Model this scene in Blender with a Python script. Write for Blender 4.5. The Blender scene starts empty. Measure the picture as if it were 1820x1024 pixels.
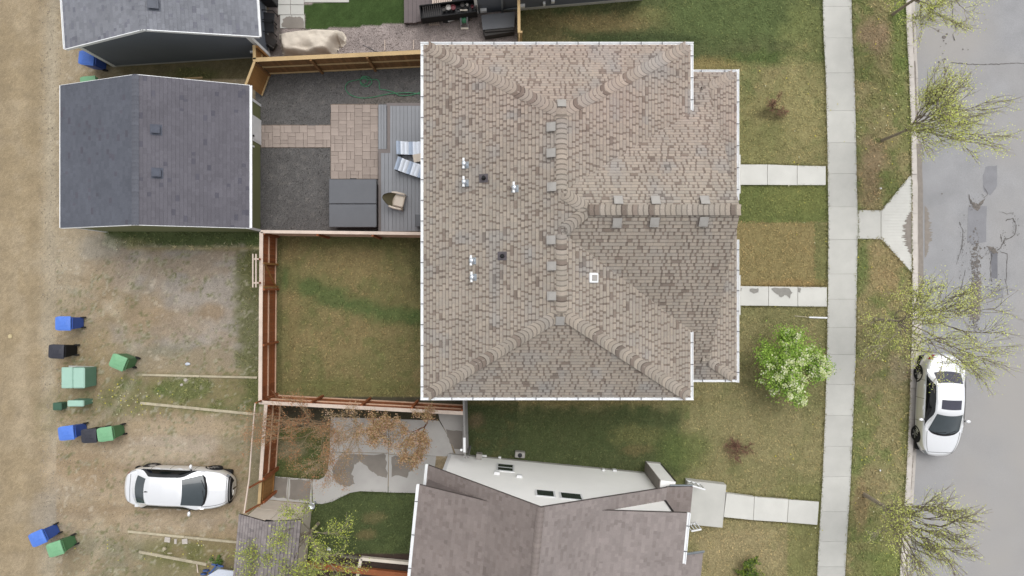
import bpy, bmesh, math, random
import numpy as np
from mathutils import Vector, Matrix

R = math.radians
SC = bpy.context.scene
COL = SC.collection

# ---------------------------------------------------------------- camera, sky, sun, exposure
H = 30.0                      # flying height of the drone, metres
K = 1200.0                    # focal length in pixels of the 1820 px wide photograph
cam_d = bpy.data.cameras.new('camera')
cam_d.sensor_width = 36.0
cam_d.lens = 36.0 * K / 1820.0
cam_d.clip_start = 0.5
cam_d.clip_end = 1000.0
cam = bpy.data.objects.new('camera', cam_d)
cam.location = (0, 0, H)
COL.objects.link(cam)
SC.camera = cam

w = bpy.data.worlds.new('World')
SC.world = w
w.use_nodes = True
nt = w.node_tree
nt.nodes.clear()
sky = nt.nodes.new('ShaderNodeTexSky')
sky.sky_type = 'NISHITA'
sky.sun_disc = False
SUN_EL, SUN_AZ = 66.0, 25.0
sky.sun_elevation = R(SUN_EL)
sky.sun_rotation = R(SUN_AZ)
sky.air_density = 1.0
sky.dust_density = 3.0
hs = nt.nodes.new('ShaderNodeHueSaturation')
hs.inputs['Saturation'].default_value = 0.08      # an even grey overcast
bg = nt.nodes.new('ShaderNodeBackground')
bg.inputs['Strength'].default_value = 0.15
wo = nt.nodes.new('ShaderNodeOutputWorld')
nt.links.new(sky.outputs[0], hs.inputs['Color'])
nt.links.new(hs.outputs[0], bg.inputs['Color'])
nt.links.new(bg.outputs[0], wo.inputs['Surface'])

sun_d = bpy.data.lights.new('sun', 'SUN')
sun_d.energy = 0.6
sun_d.angle = R(40)
sun_d.color = (1.0, 0.97, 0.93)
sun = bpy.data.objects.new('sun', sun_d)
az = R(SUN_AZ)
sdir = Vector((math.sin(az) * math.cos(R(SUN_EL)), math.cos(az) * math.cos(R(SUN_EL)), math.sin(R(SUN_EL))))
sun.rotation_euler = sdir.to_track_quat('Z', 'Y').to_euler()
sun.location = (0, 0, 60)
COL.objects.link(sun)

SC.view_settings.view_transform = 'Standard'
SC.view_settings.look = 'None'
SC.view_settings.gamma = 1.0
SC.view_settings.exposure = 0.68
SC.view_settings.use_curve_mapping = False
SC.render.resolution_x = 1024
SC.render.resolution_y = 576

# ---------------------------------------------------------------- helpers
def P(px, py, z=0.0):
    """metres of the place from a point measured in the photograph, at height z"""
    return Vector(((px - 910.0) / K * (H - z), (512.0 - py) / K * (H - z), z))

def lin(v):
    v /= 255.0
    return v / 12.92 if v <= 0.04045 else ((v + 0.055) / 1.055) ** 2.4

def C(r, g, b, k=1.35):
    return (lin(r) / k, lin(g) / k, lin(b) / k, 1.0)

def tag(o, label=None, cat=None, group=None, kind=None):
    if label: o['label'] = label
    if cat: o['category'] = cat
    if group: o['group'] = group
    if kind: o['kind'] = kind
    return o

class MB:
    """collects faces for one mesh; optional colour per face"""
    def __init__(s):
        s.v = []; s.f = []; s.c = []; s.smooth = False
    def face(s, pts, col=None):
        n = len(s.v)
        s.v.extend([tuple(p) for p in pts])
        s.f.append(tuple(range(n, n + len(pts))))
        s.c.append(col)
        return s
    def add(s, verts, faces, col=None):
        n = len(s.v)
        s.v.extend([tuple(p) for p in verts])
        for f in faces:
            s.f.append(tuple(i + n for i in f)); s.c.append(col)
        return s
    def box(s, x0, y0, z0, x1, y1, z1, col=None, M=None, bev=0.0):
        if bev > 0:
            b = bev
            ring = [(x0 + b, y0), (x1 - b, y0), (x1, y0 + b), (x1, y1 - b), (x1 - b, y1), (x0 + b, y1), (x0, y1 - b), (x0, y0 + b)]
            ri = [(x0 + b, y0 + b), (x1 - b, y0 + b), (x1 - b, y0 + b), (x1 - b, y1 - b), (x1 - b, y1 - b), (x0 + b, y1 - b), (x0 + b, y1 - b), (x0 + b, y0 + b)]
            vs = [Vector((p[0], p[1], z0)) for p in ring] + [Vector((p[0], p[1], z1 - b)) for p in ring]
            top = [(x0 + b, y0 + b), (x1 - b, y0 + b), (x1 - b, y1 - b), (x0 + b, y1 - b)]
            vs += [Vector((p[0], p[1], z1)) for p in top]
            if M is not None: vs = [M @ v for v in vs]
            fs = [tuple(range(7, -1, -1))]
            for i in range(8):
                j = (i + 1) % 8
                fs.append((i, j, j + 8, i + 8))
            fs += [(8, 9, 17, 16), (9, 10, 17), (10, 11, 18, 17), (11, 12, 18), (12, 13, 19, 18), (13, 14, 19), (14, 15, 16, 19), (15, 8, 16), (16, 17, 18, 19)]
            return s.add(vs, fs, col)
        vs = [Vector(p) for p in ((x0, y0, z0), (x1, y0, z0), (x1, y1, z0), (x0, y1, z0), (x0, y0, z1), (x1, y0, z1), (x1, y1, z1), (x0, y1, z1))]
        if M is not None: vs = [M @ v for v in vs]
        return s.add(vs, [(0, 3, 2, 1), (4, 5, 6, 7), (0, 1, 5, 4), (1, 2, 6, 5), (2, 3, 7, 6), (3, 0, 4, 7)], col)
    def bar(s, a, b, wd, ht, col=None, up=(0, 0, 1)):
        """rectangular bar from a to b (centre line)"""
        a = Vector(a); b = Vector(b); d = (b - a)
        L = d.length; d.normalize(); u = Vector(up)
        sd = d.cross(u)
        if sd.length < 1e-4: sd = d.cross(Vector((1, 0, 0)))
        sd.normalize(); u = sd.cross(d)
        M = Matrix((( d.x, sd.x, u.x, a.x), (d.y, sd.y, u.y, a.y), (d.z, sd.z, u.z, a.z), (0, 0, 0, 1)))
        return s.box(0, -wd / 2, -ht / 2, L, wd / 2, ht / 2, col, M)
    def tube(s, pts, rads, n=6, col=None, cap=True):
        pts = [Vector(p) for p in pts]
        if not hasattr(rads, '__len__'): rads = [rads] * len(pts)
        rings = []
        base = len(s.v)
        for i, p in enumerate(pts):
            d = (pts[min(i + 1, len(pts) - 1)] - pts[max(i - 1, 0)])
            if d.length < 1e-6: d = Vector((0, 0, 1))
            d.normalize()
            a = Vector((0, 0, 1)) if abs(d.z) < 0.9 else Vector((1, 0, 0))
            x = d.cross(a).normalized(); y = d.cross(x)
            for k in range(n):
                t = 2 * math.pi * k / n
                s.v.append(tuple(p + (x * math.cos(t) + y * math.sin(t)) * rads[i]))
        for i in range(len(pts) - 1):
            for k in range(n):
                a0 = base + i * n + k; a1 = base + i * n + (k + 1) % n
                s.f.append((a0, a1, a1 + n, a0 + n)); s.c.append(col)
        if cap:
            s.f.append(tuple(base + k for k in range(n))[::-1]); s.c.append(col)
            e = base + (len(pts) - 1) * n
            s.f.append(tuple(e + k for k in range(n))); s.c.append(col)
        return s
    def lathe(s, prof, n=16, col=None, M=None):
        """prof = [(r,z)...] about z"""
        vs = []
        for r, z in prof:
            for k in range(n):
                t = 2 * math.pi * k / n
                v = Vector((r * math.cos(t), r * math.sin(t), z))
                vs.append(M @ v if M is not None else v)
        fs = []
        for i in range(len(prof) - 1):
            for k in range(n):
                k2 = (k + 1) % n
                fs.append((i * n + k, i * n + k2, (i + 1) * n + k2, (i + 1) * n + k))
        fs.append(tuple(range(n))[::-1]); fs.append(tuple((len(prof) - 1) * n + k for k in range(n)))
        return s.add(vs, fs, col)
    def prism(s, poly, z0, z1, col=None):
        n = len(poly)
        ar = sum(poly[i][0] * poly[(i + 1) % n][1] - poly[(i + 1) % n][0] * poly[i][1] for i in range(n))
        if ar < 0: poly = poly[::-1]
        vs = [(p[0], p[1], z0) for p in poly] + [(p[0], p[1], z1) for p in poly]
        fs = [tuple(range(n))[::-1], tuple(range(n, 2 * n))]
        fs += [(i, (i + 1) % n, (i + 1) % n + n, i + n) for i in range(n)]
        return s.add(vs, fs, col)
    def mesh(s, name, mat):
        me = bpy.data.meshes.new(name)
        me.from_pydata(s.v, [], s.f)
        if isinstance(mat, (list, tuple)):
            for m in mat: me.materials.append(m)
        elif mat: me.materials.append(mat)
        if any(c is not None for c in s.c):
            at = me.color_attributes.new('col', 'FLOAT_COLOR', 'CORNER')
            buf = []
            for f, c in zip(s.f, s.c):
                c = c or (0.5, 0.5, 0.5, 1)
                buf.extend(list(c[:3]) * 1 + [1.0] if False else [c[0], c[1], c[2], 1.0] * len(f))
            at.data.foreach_set('color', buf)
        if s.smooth:
            me.polygons.foreach_set('use_smooth', [True] * len(me.polygons))
        me.update()
        return me

def obj(name, mb, mat, parent=None, world=False):
    me = mb.mesh(name, mat) if isinstance(mb, MB) else mb
    o = bpy.data.objects.new(name, me)
    COL.objects.link(o)
    if parent is not None:
        o.parent = parent
        if world and parent.type == 'EMPTY':
            o.matrix_parent_inverse = parent.matrix_basis.inverted()
    return o

def thing(name, label, cat, loc=(0, 0, 0), rz=0.0, group=None):
    e = bpy.data.objects.new(name, None)
    COL.objects.link(e)
    e.empty_display_size = 0.3
    e.location = loc
    e.rotation_euler = (0, 0, rz)
    return tag(e, label, cat, group)

def solo(name, mb, mat, label, cat, base=None, group=None):
    """a thing that is one mesh, built in world coordinates, its origin moved to its base"""
    me = mb.mesh(name, mat)
    if base is None:
        xs = np.array([v[:] for v in mb.v])
        base = ((xs[:, 0].min() + xs[:, 0].max()) / 2, (xs[:, 1].min() + xs[:, 1].max()) / 2, xs[:, 2].min())
    me.transform(Matrix.Translation(-Vector(base)))
    o = bpy.data.objects.new(name, me); COL.objects.link(o)
    o.location = base
    return tag(o, label, cat, group)

def struct(name, mb, mat):
    o = obj(name, mb, mat)
    o['kind'] = 'structure'
    return o

KIDS = {}
def kids_of(o):
    return [c for c in COL.objects if c.parent == o]
def dup(root, loc, rz, label=None, group=None, recolor=None):
    def cp(o, par):
        c = o.copy(); COL.objects.link(c)
        if par is not None: c.parent = par
        if recolor and o.type == 'MESH' and o.name.split('.')[0] in recolor:
            c.data = o.data.copy(); c.data.materials[0] = recolor[o.name.split('.')[0]]
        for k in kids_of(o): cp(k, c)
        return c
    r = cp(root, None)
    r.location = loc; r.rotation_euler = (0, 0, rz)
    if label: r['label'] = label
    if group: r['group'] = group
    return r

# ---------------------------------------------------------------- materials
def M(name, col, rough=0.85, var=0.12, scale=3.0, fine=0.10, fscale=60.0, bump=0.0, bscale=60.0, metal=0.0,
      attr=False, orand=0.0, spec=0.3, coat=0.0, wave=None, tint=None):
    m = bpy.data.materials.new(name)
    m.use_nodes = True
    n = m.node_tree; N = n.nodes; L = n.links
    N.clear()
    out = N.new('ShaderNodeOutputMaterial')
    bs = N.new('ShaderNodeBsdfPrincipled')
    L.new(bs.outputs[0], out.inputs['Surface'])
    bs.inputs['Roughness'].default_value = rough
    bs.inputs['Metallic'].default_value = metal
    bs.inputs['Specular IOR Level'].default_value = spec
    bs.inputs['Coat Weight'].default_value = coat
    tc = N.new('ShaderNodeTexCoord')
    if attr:
        a = N.new('ShaderNodeVertexColor'); a.layer_name = 'col'
        cur = a.outputs['Color']
    else:
        rgb = N.new('ShaderNodeRGB'); rgb.outputs[0].default_value = col
        cur = rgb.outputs[0]
    def mul(cur, val):
        mx = N.new('ShaderNodeMix'); mx.data_type = 'RGBA'; mx.blend_type = 'MULTIPLY'
        mx.inputs[0].default_value = 1.0
        L.new(cur, mx.inputs[6]); L.new(val, mx.inputs[7])
        return mx.outputs[2]
    def nz(sc, amp, detail=3.0, rgh=0.55):
        t = N.new('ShaderNodeTexNoise'); t.inputs['Scale'].default_value = sc
        t.inputs['Detail'].default_value = detail; t.inputs['Roughness'].default_value = rgh
        L.new(tc.outputs['Object'], t.inputs['Vector'])
        mr = N.new('ShaderNodeMapRange')
        mr.inputs['From Min'].default_value = 0.3; mr.inputs['From Max'].default_value = 0.7
        mr.inputs['To Min'].default_value = 1 - amp; mr.inputs['To Max'].default_value = 1 + amp
        L.new(t.outputs['Fac'], mr.inputs['Value'])
        return mr.outputs[0]
    if var: cur = mul(cur, nz(scale, var))
    if fine: cur = mul(cur, nz(fscale, fine, 2.0, 0.7))
    if tint:                                  # second colour blended in by broad noise
        t = N.new('ShaderNodeTexNoise'); t.inputs['Scale'].default_value = tint[1]
        t.inputs['Detail'].default_value = 4.0
        L.new(tc.outputs['Object'], t.inputs['Vector'])
        mr = N.new('ShaderNodeMapRange'); mr.inputs['From Min'].default_value = tint[2]; mr.inputs['From Max'].default_value = tint[3]
        L.new(t.outputs['Fac'], mr.inputs['Value'])
        mx = N.new('ShaderNodeMix'); mx.data_type = 'RGBA'
        L.new(mr.outputs[0], mx.inputs[0]); L.new(cur, mx.inputs[6]); mx.inputs[7].default_value = tint[0]
        cur = mx.outputs[2]
    if orand:
        oi = N.new('ShaderNodeObjectInfo')
        mr = N.new('ShaderNodeMapRange')
        mr.inputs['To Min'].default_value = 1 - orand; mr.inputs['To Max'].default_value = 1 + orand
        L.new(oi.outputs['Random'], mr.inputs['Value'])
        cur = mul(cur, mr.outputs[0])
    L.new(cur, bs.inputs['Base Color'])
    if bump:
        t = N.new('ShaderNodeTexNoise'); t.inputs['Scale'].default_value = bscale; t.inputs['Detail'].default_value = 4.0
        L.new(tc.outputs['Object'], t.inputs['Vector'])
        b = N.new('ShaderNodeBump'); b.inputs['Strength'].default_value = bump; b.inputs['Distance'].default_value = 0.02
        L.new(t.outputs['Fac'], b.inputs['Height']); L.new(b.outputs[0], bs.inputs['Normal'])
    return m

MT = {}
MT['earth'] = M('earth', None, 0.95, 0.10, 1.3, 0.24, 26.0, 0.5, 30.0, attr=True, spec=0.1)
MT['gravel'] = M('gravel', None, 0.95, 0.10, 1.5, 0.42, 24.0, 1.0, 24.0, attr=True, spec=0.1)
MT['lawn'] = M('lawn', None, 0.95, 0.12, 2.2, 0.32, 26.0, 0.45, 40.0, attr=True, spec=0.05)
MT['blade'] = M('grass_blade', None, 0.8, 0.0, 1, 0, attr=True, spec=0.1)
MT['shingle'] = M('asphalt_shingle', None, 0.95, 0.06, 0.7, 0.14, 45.0, 0.3, 150.0, attr=True, spec=0.1)
MT['concrete'] = M('concrete', C(202, 201, 195), 0.85, 0.05, 1.6, 0.05, 50.0, 0.12, 90.0, orand=0.045)
MT['concrete_white'] = M('pale_concrete', C(217, 216, 210), 0.85, 0.05, 1.6, 0.04, 50.0, 0.1, 90.0, orand=0.03)
MT['concrete_grey'] = M('grey_concrete', C(190, 187, 183), 0.8, 0.10, 0.9, 0.06, 50.0, 0.1, 90.0, orand=0.04, tint=(C(196, 194, 190), 0.7, 0.5, 0.7))
MT['concrete_wet'] = M('damp_concrete', C(138, 131, 123), 0.55, 0.13, 1.6, 0.05, 50.0, 0.05, 90.0)
MT['stain'] = M('stain', C(150, 147, 141), 0.7, 0.1, 8, 0.1, 50)
MT['curb'] = M('curb_concrete', C(208, 201, 194), 0.85, 0.10, 2.5, 0.08, 60.0, 0.1, 90.0, orand=0.04)
MT['pan'] = M('gutter_pan_concrete', C(196, 189, 182), 0.85, 0.10, 2.0, 0.08, 60.0, 0.1, 90.0, orand=0.04)
MT['damp'] = M('damp_silt', C(142, 134, 126), 0.6, 0.12, 6.0, 0.12, 60.0)
MT['asphalt'] = M('asphalt', C(158, 158, 160), 0.9, 0.09, 0.9, 0.14, 40.0, 0.35, 70.0, tint=(C(167, 164, 161), 0.12, 0.42, 0.62))
MT['asphalt_patch'] = M('asphalt_patch', C(142, 142, 146), 0.9, 0.06, 3, 0.12, 60.0, 0.3, 80.0)
MT['asphalt_patch_dark'] = M('asphalt_patch_dark', C(120, 120, 125), 0.9, 0.08, 3, 0.12, 60.0, 0.3, 80.0)
MT['crumble'] = M('crumbled_asphalt', C(122, 116, 111), 0.95, 0.25, 9, 0.35, 50.0, 0.8, 60.0)
MT['crack'] = M('crack_fill', C(104, 100, 97), 0.9, 0.2, 9, 0.1)
MT['white_metal'] = M('white_aluminium', (0.70, 0.71, 0.72, 1), 0.45, 0.05, 2.0, 0.03, 40, spec=0.4)
MT['white_siding'] = M('white_siding', (0.87, 0.87, 0.85, 1), 0.6, 0.025, 0.8, 0.02, 40)
MT['dark_siding'] = M('dark_siding', C(96, 101, 110, 1.0), 0.6, 0.04, 0.8, 0.03, 40)
MT['olive_siding'] = M('olive_siding', C(104, 108, 76, 1.0), 0.6, 0.05, 0.8, 0.03, 40)
MT['tan_siding'] = M('tan_siding', C(170, 160, 140), 0.6, 0.05, 0.8, 0.03, 40)
MT['cream_board'] = M('cream_painted_board', C(214, 204, 190, 1.1), 0.7, 0.05, 2.0, 0.05, 40, orand=0.03)
MT['hanger'] = M('gutter_strap', C(96, 96, 100), 0.5, 0)
MT['dark'] = M('black_plastic', C(38, 38, 42), 0.5, 0.1)
MT['black'] = M('matt_black', C(20, 20, 22), 0.7, 0.0)
MT['grey_vent'] = M('grey_vent_metal', C(172, 168, 163), 0.5, 0.06, 6, 0.05, spec=0.3)
MT['vent_side'] = M('vent_louvre', C(122, 118, 112), 0.7, 0.1)
MT['galv'] = M('galvanised_steel', C(222, 228, 236, 1.1), 0.28, 0.08, 9, 0.05, metal=0.85, spec=0.5)
MT['galv_dull'] = M('dull_flashing', C(165, 172, 178), 0.5, 0.08, 9, 0.05, metal=0.5)
MT['glass'] = M('window_glass', C(52, 60, 62), 0.08, 0.05, 2, 0, spec=0.5)
MT['wood_red'] = M('red_stained_cedar', C(160, 96, 60), 0.75, 0.14, 3.0, 0.14, 30.0, 0.15, 40, orand=0.17)
MT['wood_red_light'] = M('pale_cedar_rail', C(204, 170, 144), 0.75, 0.10, 2.0, 0.10, 30.0, orand=0.06)  # paler cedar tone of the fence rails
MT['wood_cap'] = M('faded_cedar_cap', C(214, 196, 182), 0.75, 0.10, 2.0, 0.08, 30.0, orand=0.05)
MT['wood_brown'] = M('brown_treated_fence', C(128, 94, 60, 1.2), 0.8, 0.16, 4.0, 0.14, 30.0, 0.15, 40, orand=0.2)
MT['wood_tan'] = M('tan_treated_cap', C(196, 168, 124), 0.75, 0.10, 2.0, 0.10, 30.0, orand=0.06)
MT['wood_new'] = M('new_tan_gate', C(166, 122, 72), 0.75, 0.12, 3.0, 0.10, 30.0, orand=0.08)
MT['wood_old'] = M('weathered_timber', C(184, 174, 150), 0.85, 0.18, 4.0, 0.15, 30.0, orand=0.08)
MT['wood_grey'] = M('grey_fence', C(146, 144, 142), 0.8, 0.08, 3.0, 0.08, 30.0, orand=0.06)
MT['deck'] = M('grey_composite_deck', C(148, 150, 155), 0.6, 0.04, 2.0, 0.05, 40.0, orand=0.05)
MT['deck_edge'] = M('taupe_deck_border', C(124, 116, 114), 0.6, 0.05, 2.0, 0.05, 40.0, orand=0.03)
MT['deck_brown'] = M('brown_deck', C(112, 102, 102), 0.7, 0.06, 2.0, 0.05, 40.0, orand=0.07)
MT['paver'] = M('paver', C(172, 158, 149), 0.9, 0.10, 2.5, 0.12, 50.0, 0.15, 80, orand=0.10)
MT['tub_cover'] = M('hot_tub_vinyl', C(98, 100, 105, 1.2), 0.5, 0.05, 2, 0.04, 60, 0.1, 30)
MT['tub_side'] = M('hot_tub_cabinet', C(62, 58, 56), 0.6, 0.05)
MT['stripe_a'] = M('pale_blue_cloth', C(214, 220, 230, 1.0), 0.9, 0.04)
MT['stripe_b'] = M('steel_blue_cloth', C(160, 172, 190, 1.0), 0.9, 0.04)
MT['wicker'] = M('wicker', C(172, 160, 142, 1.1), 0.8, 0.12, 30, 0.15, 90)
MT['cushion'] = M('beige_cushion', C(206, 194, 180, 1.1), 0.9, 0.04)
MT['olive_cloth'] = M('olive_cloth', C(118, 112, 88), 0.9, 0.06)
MT['hose'] = M('green_hose', C(76, 140, 104, 1.25), 0.45, 0.1)
MT['tarp'] = M('beige_cover_cloth', C(200, 190, 176, 1.1), 0.9, 0.08, 2.5, 0.06, 30, 0.3, 12)
MT['bin_blue'] = M('blue_bin_plastic', C(84, 124, 208, 1.15), 0.4, 0.05, 4, 0.03)
MT['bin_blue_dk'] = M('deep_blue_bin_plastic', C(54, 84, 160, 1.15), 0.45, 0.05, 4, 0.03)
MT['bin_green'] = M('green_bin_plastic', C(118, 168, 128, 1.15), 0.42, 0.05, 4, 0.03)
MT['bin_green_dk'] = M('deep_green_bin_plastic', C(74, 116, 78, 1.15), 0.45, 0.05, 4, 0.03)
MT['bin_black'] = M('black_bin_plastic', C(58, 59, 68), 0.42, 0.05, 4, 0.03)
MT['mint'] = M('mint_painted_steel', C(166, 202, 186), 0.5, 0.04, 2, 0.03)
MT['mint_dk'] = M('green_painted_steel', C(104, 146, 126), 0.5, 0.04, 2, 0.03)
MT['util_green'] = M('dark_green_plastic', C(66, 100, 82), 0.5, 0.06)
MT['paint_white'] = M('white_car_paint', (0.80, 0.81, 0.83, 1), 0.28, 0.0, 2, 0.0, metal=0.55, spec=0.5, coat=0.6)
MT['paint_silver'] = M('silver_car_paint', C(168, 168, 176), 0.3, 0.0, 2, 0.0, metal=0.35, spec=0.5, coat=0.5)
MT['car_glass'] = M('car_glass', C(64, 73, 78), 0.06, 0.08, 2, 0, spec=0.6)
MT['car_glass_side'] = M('dark_car_glass', C(20, 22, 26), 0.05, 0.0, spec=0.5)
MT['car_glass_rear'] = M('tinted_car_glass', C(70, 70, 84), 0.08, 0.05, 2, 0, spec=0.5)
MT['tyre'] = M('tyre_rubber', C(34, 34, 36), 0.85, 0.1)
MT['rim'] = M('alloy_wheel', C(168, 170, 174), 0.3, 0.0, metal=0.7)
MT['lamp_red'] = M('red_tail_lamp', C(176, 60, 54), 0.25, 0.0)
MT['lamp_clear'] = M('headlamp_glass', C(150, 156, 162), 0.15, 0.0, spec=0.6)
MT['bark'] = M('grey_bark', C(150, 140, 124, 1.15), 0.95, 0.15, 8, 0.15, 60)
MT['bark_pale'] = M('pale_twigs', C(166, 148, 118), 0.9, 0.12, 6, 0.1)
MT['bark_red'] = M('russet_twigs', C(164, 116, 84), 0.9, 0.12, 6, 0.1)
MT['leaf'] = M('leaf', None, 0.6, 0, 1, 0, attr=True, spec=0.25)
MT['rock'] = M('pale_stone', C(196, 188, 180), 0.9, 0.12, 6, 0.12, 50, orand=0.06)
MT['blue_paint'] = M('blue_painted_steel', C(62, 92, 150), 0.5, 0.1)
MT['soil'] = M('garden_soil', C(74, 62, 54), 0.95, 0.2, 6, 0.25, 40, 0.8, 40)
MT['white_panel'] = M('white_panel', C(206, 212, 224), 0.5, 0.04)

# ---------------------------------------------------------------- numeric noise for painting the soil, turf and gravel colours
def vnoise(x, y, seed=0):
    xi = np.floor(x).astype(np.int64); yi = np.floor(y).astype(np.int64)
    xf = x - xi; yf = y - yi
    xf = xf * xf * (3 - 2 * xf); yf = yf * yf * (3 - 2 * yf)
    def h(a, b):
        n = (a * 374761393 + b * 668265263 + seed * 974634777) & 0xFFFFFFFF
        n = ((n ^ (n >> 13)) * 1274126177) & 0xFFFFFFFF
        return ((n ^ (n >> 16)) & 0xFFFF) / 65535.0
    return (h(xi, yi) * (1 - xf) + h(xi + 1, yi) * xf) * (1 - yf) + (h(xi, yi + 1) * (1 - xf) + h(xi + 1, yi + 1) * xf) * yf
def fbm(x, y, seed=0, o=4):
    s = 0; a = 0.5; t = 0
    for i in range(o):
        s = s + a * vnoise(x * 2 ** i + 17.3 * i, y * 2 ** i + 5.1 * i, seed + i); t += a; a *= 0.55
    return s / t
def inpoly(x, y, poly):
    r = np.zeros(x.shape, bool); n = len(poly)
    for i in range(n):
        x1, y1 = poly[i]; x2, y2 = poly[(i + 1) % n]
        c = ((y1 > y) != (y2 > y)) & (x < (x2 - x1) * (y - y1) / ((y2 - y1) or 1e-9) + x1)
        r ^= c
    return r
def sstep(a, b, v):
    t = np.clip((v - a) / (b - a), 0, 1); return t * t * (3 - 2 * t)
def A3(c): return np.array(c[:3])

def piece(y, pts):            # x of a vertical polyline at height y (photo pixels at ground)
    ys = [p[1] for p in pts]; xs = [p[0] for p in pts]
    return np.interp(y, ys, xs)
WALK_W = [(1461, -40), (1463, 60), (1467, 130), (1470, 250), (1472, 400), (1471, 520), (1469, 640), (1466, 740), (1461, 860), (1455, 960), (1450, 1060)]
WALK_E = [(1512, -40), (1514, 60), (1518, 130), (1521, 250), (1524, 400), (1522, 520), (1520, 640), (1516, 740), (1511, 860), (1505, 960), (1499, 1060)]
CURB_W = [(1608, -40), (1611, 60), (1615, 130), (1619, 230), (1620, 330), (1621, 480), (1620, 600), (1616, 720), (1611, 830), (1603, 960), (1596, 1060)]
CURB_M = [(1617, -40), (1621, 60), (1624, 130), (1627, 230), (1630, 330), (1631, 480), (1630, 600), (1626, 720), (1620, 830), (1612, 960), (1605, 1060)]
PAN_E = [(1627, -40), (1631, 60), (1634, 130), (1638, 230), (1641, 330), (1642, 480), (1641, 600), (1636, 720), (1630, 830), (1622, 960), (1614, 1060)]

STEP = 0.085
gx = np.arange(-24.2, 18.2, STEP); gy = np.arange(-13.8, 13.8, STEP)
GX, GY = np.meshgrid(gx, gy)
PX = GX * 40 + 910; PY = 512 - GY * 40
n1 = fbm(GX * 0.9, GY * 0.9, 1); n2 = fbm(GX * 2.6, GY * 2.6, 7); n3 = fbm(GX * 6, GY * 6, 13, 3); n4 = fbm(GX * 0.35, GY * 0.35, 23)
wob = (n2 - 0.5)
def blob(cx, cy, rx, ry, soft=0.5, wobble=0.9):
    d = np.sqrt(((PX - cx) / rx) ** 2 + ((PY - cy) / ry) ** 2) + wob * wobble
    return 1 - sstep(1 - soft, 1 + soft, d)
def box_m(x0, y0, x1, y1, s=12, wobble=22):
    w_ = wob * wobble
    return sstep(x0 - s, x0 + s, PX + w_) * (1 - sstep(x1 - s, x1 + s, PX + w_)) * sstep(y0 - s, y0 + s, PY + w_) * (1 - sstep(y1 - s, y1 + s, PY + w_))
colr = np.zeros(GX.shape + (3,))
def paint(mask, c, k=1.0):
    global colr
    m = (mask * k)[..., None]
    colr = colr * (1 - m) + A3(c) * m
# colours of the materials themselves
DIRT = C(168, 149, 117); DIRT_D = C(153, 137, 112); DIRT_L = C(184, 168, 142); DIRT_R = C(168, 140, 110)
GRAV = C(160, 152, 144); GRAV_L = C(178, 168, 156)
GR_DRY = C(134, 122, 82); GR_MID = C(114, 113, 68); GR_GRN = C(82, 100, 52); GR_DK = C(68, 80, 46); GR_TAN = C(148, 130, 94); GR_BRN = C(116, 100, 66)

zone = np.full(GX.shape, 'earth', dtype='U14')
zone[:] = 'earth'
colr[:] = A3(DIRT)
paint(sstep(0.45, 0.62, n1), DIRT_L, 0.45); paint(sstep(0.52, 0.7, n2), DIRT_D, 0.4)
# alley: wheel tracks run north-south
tr = np.exp(-((PX - 60 + 20 * (n4 - 0.5)) / 14) ** 2) + np.exp(-((PX - 8) / 22) ** 2)
paint(np.clip(tr, 0, 1) * (PX < 100), C(154, 136, 106), 0.6)
paint(np.exp(-((PX - 92 + 26 * (n4 - 0.5)) / 14) ** 2), C(182, 171, 150), 0.65)
# parking pad: gravel, bare earth, weeds
park = (PX > 100) & (PX < 470) & (PY > 405)
paint(box_m(200, 440, 470, 660, 20) , GRAV, 0.9)
paint(blob(300, 475, 150, 40), GRAV, 0.75)
paint(blob(230, 555, 60, 42), C(160, 144, 118), 0.8); paint(blob(205, 545, 22, 22, 0.3), C(176, 160, 130), 0.9)
paint(blob(300, 575, 70, 28), C(160, 140, 114), 0.7); paint(blob(375, 555, 32, 14), C(154, 132, 104), 0.8)
paint(blob(135, 460, 60, 70), C(176, 162, 138), 0.7)
paint(blob(120, 545, 55, 40), C(160, 146, 120), 0.6)
paint(blob(175, 730, 95, 60), C(128, 124, 84), 0.55)
paint(box_m(195, 668, 475, 735, 12), C(108, 116, 64), 0.95); paint(blob(230, 705, 60, 26), C(84, 112, 52), 0.9)
paint(blob(300, 640, 150, 26), C(134, 132, 100), 0.55 )
paint(blob(450, 560, 30, 180, 0.4), C(106, 110, 64), 0.85); paint(blob(455, 470, 26, 60, 0.4), C(98, 100, 58), 0.85)
paint(blob(150, 690, 60, 80), C(150, 132, 100), 0.5)
paint(blob(170, 640, 60, 50), C(160, 140, 104), 0.55)
paint(box_m(200, 745, 440, 945, 22), C(172, 154, 132), 0.75)
paint(blob(300, 800, 150, 24), C(178, 164, 146), 0.7); paint(blob(150, 850, 70, 70), C(168, 146, 118), 0.7)
paint(blob(415, 800, 28, 80, 0.5), C(134, 126, 92), 0.6)
paint(blob(120, 910, 70, 40), C(156, 148, 136), 0.55)
paint(box_m(120, 958, 440, 1050, 14), C(130, 124, 88), 0.8); paint(blob(350, 985, 90, 26), C(112, 114, 62), 0.8)
paint(blob(170, 990, 80, 40), C(144, 138, 118), 0.65)
paint((PX > 100) * (PX < 470) * (PY > 440) * sstep(0.46, 0.62, fbm(GX * .55 + 3, GY * .9, 77)), C(160, 136, 104), 0.45)
paint((PX > 100) * (PX < 440) * sstep(0.50, 0.60, fbm(GX * .25 + 9, GY * 1.6, 91)) * (PY > 740) * (PY < 940), C(182, 162, 130), 0.4)
def arc(cx, cy, r_, w_, c, k, x0=100, x1=460):
    d = np.hypot(PX - cx, (PY - cy) * 1.15) + wob * 6
    paint(np.exp(-((d - r_) / w_) ** 2) * (PX > x0) * (PX < x1) * (PY > 440) * (0.5 + n2), c, k)
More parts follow.
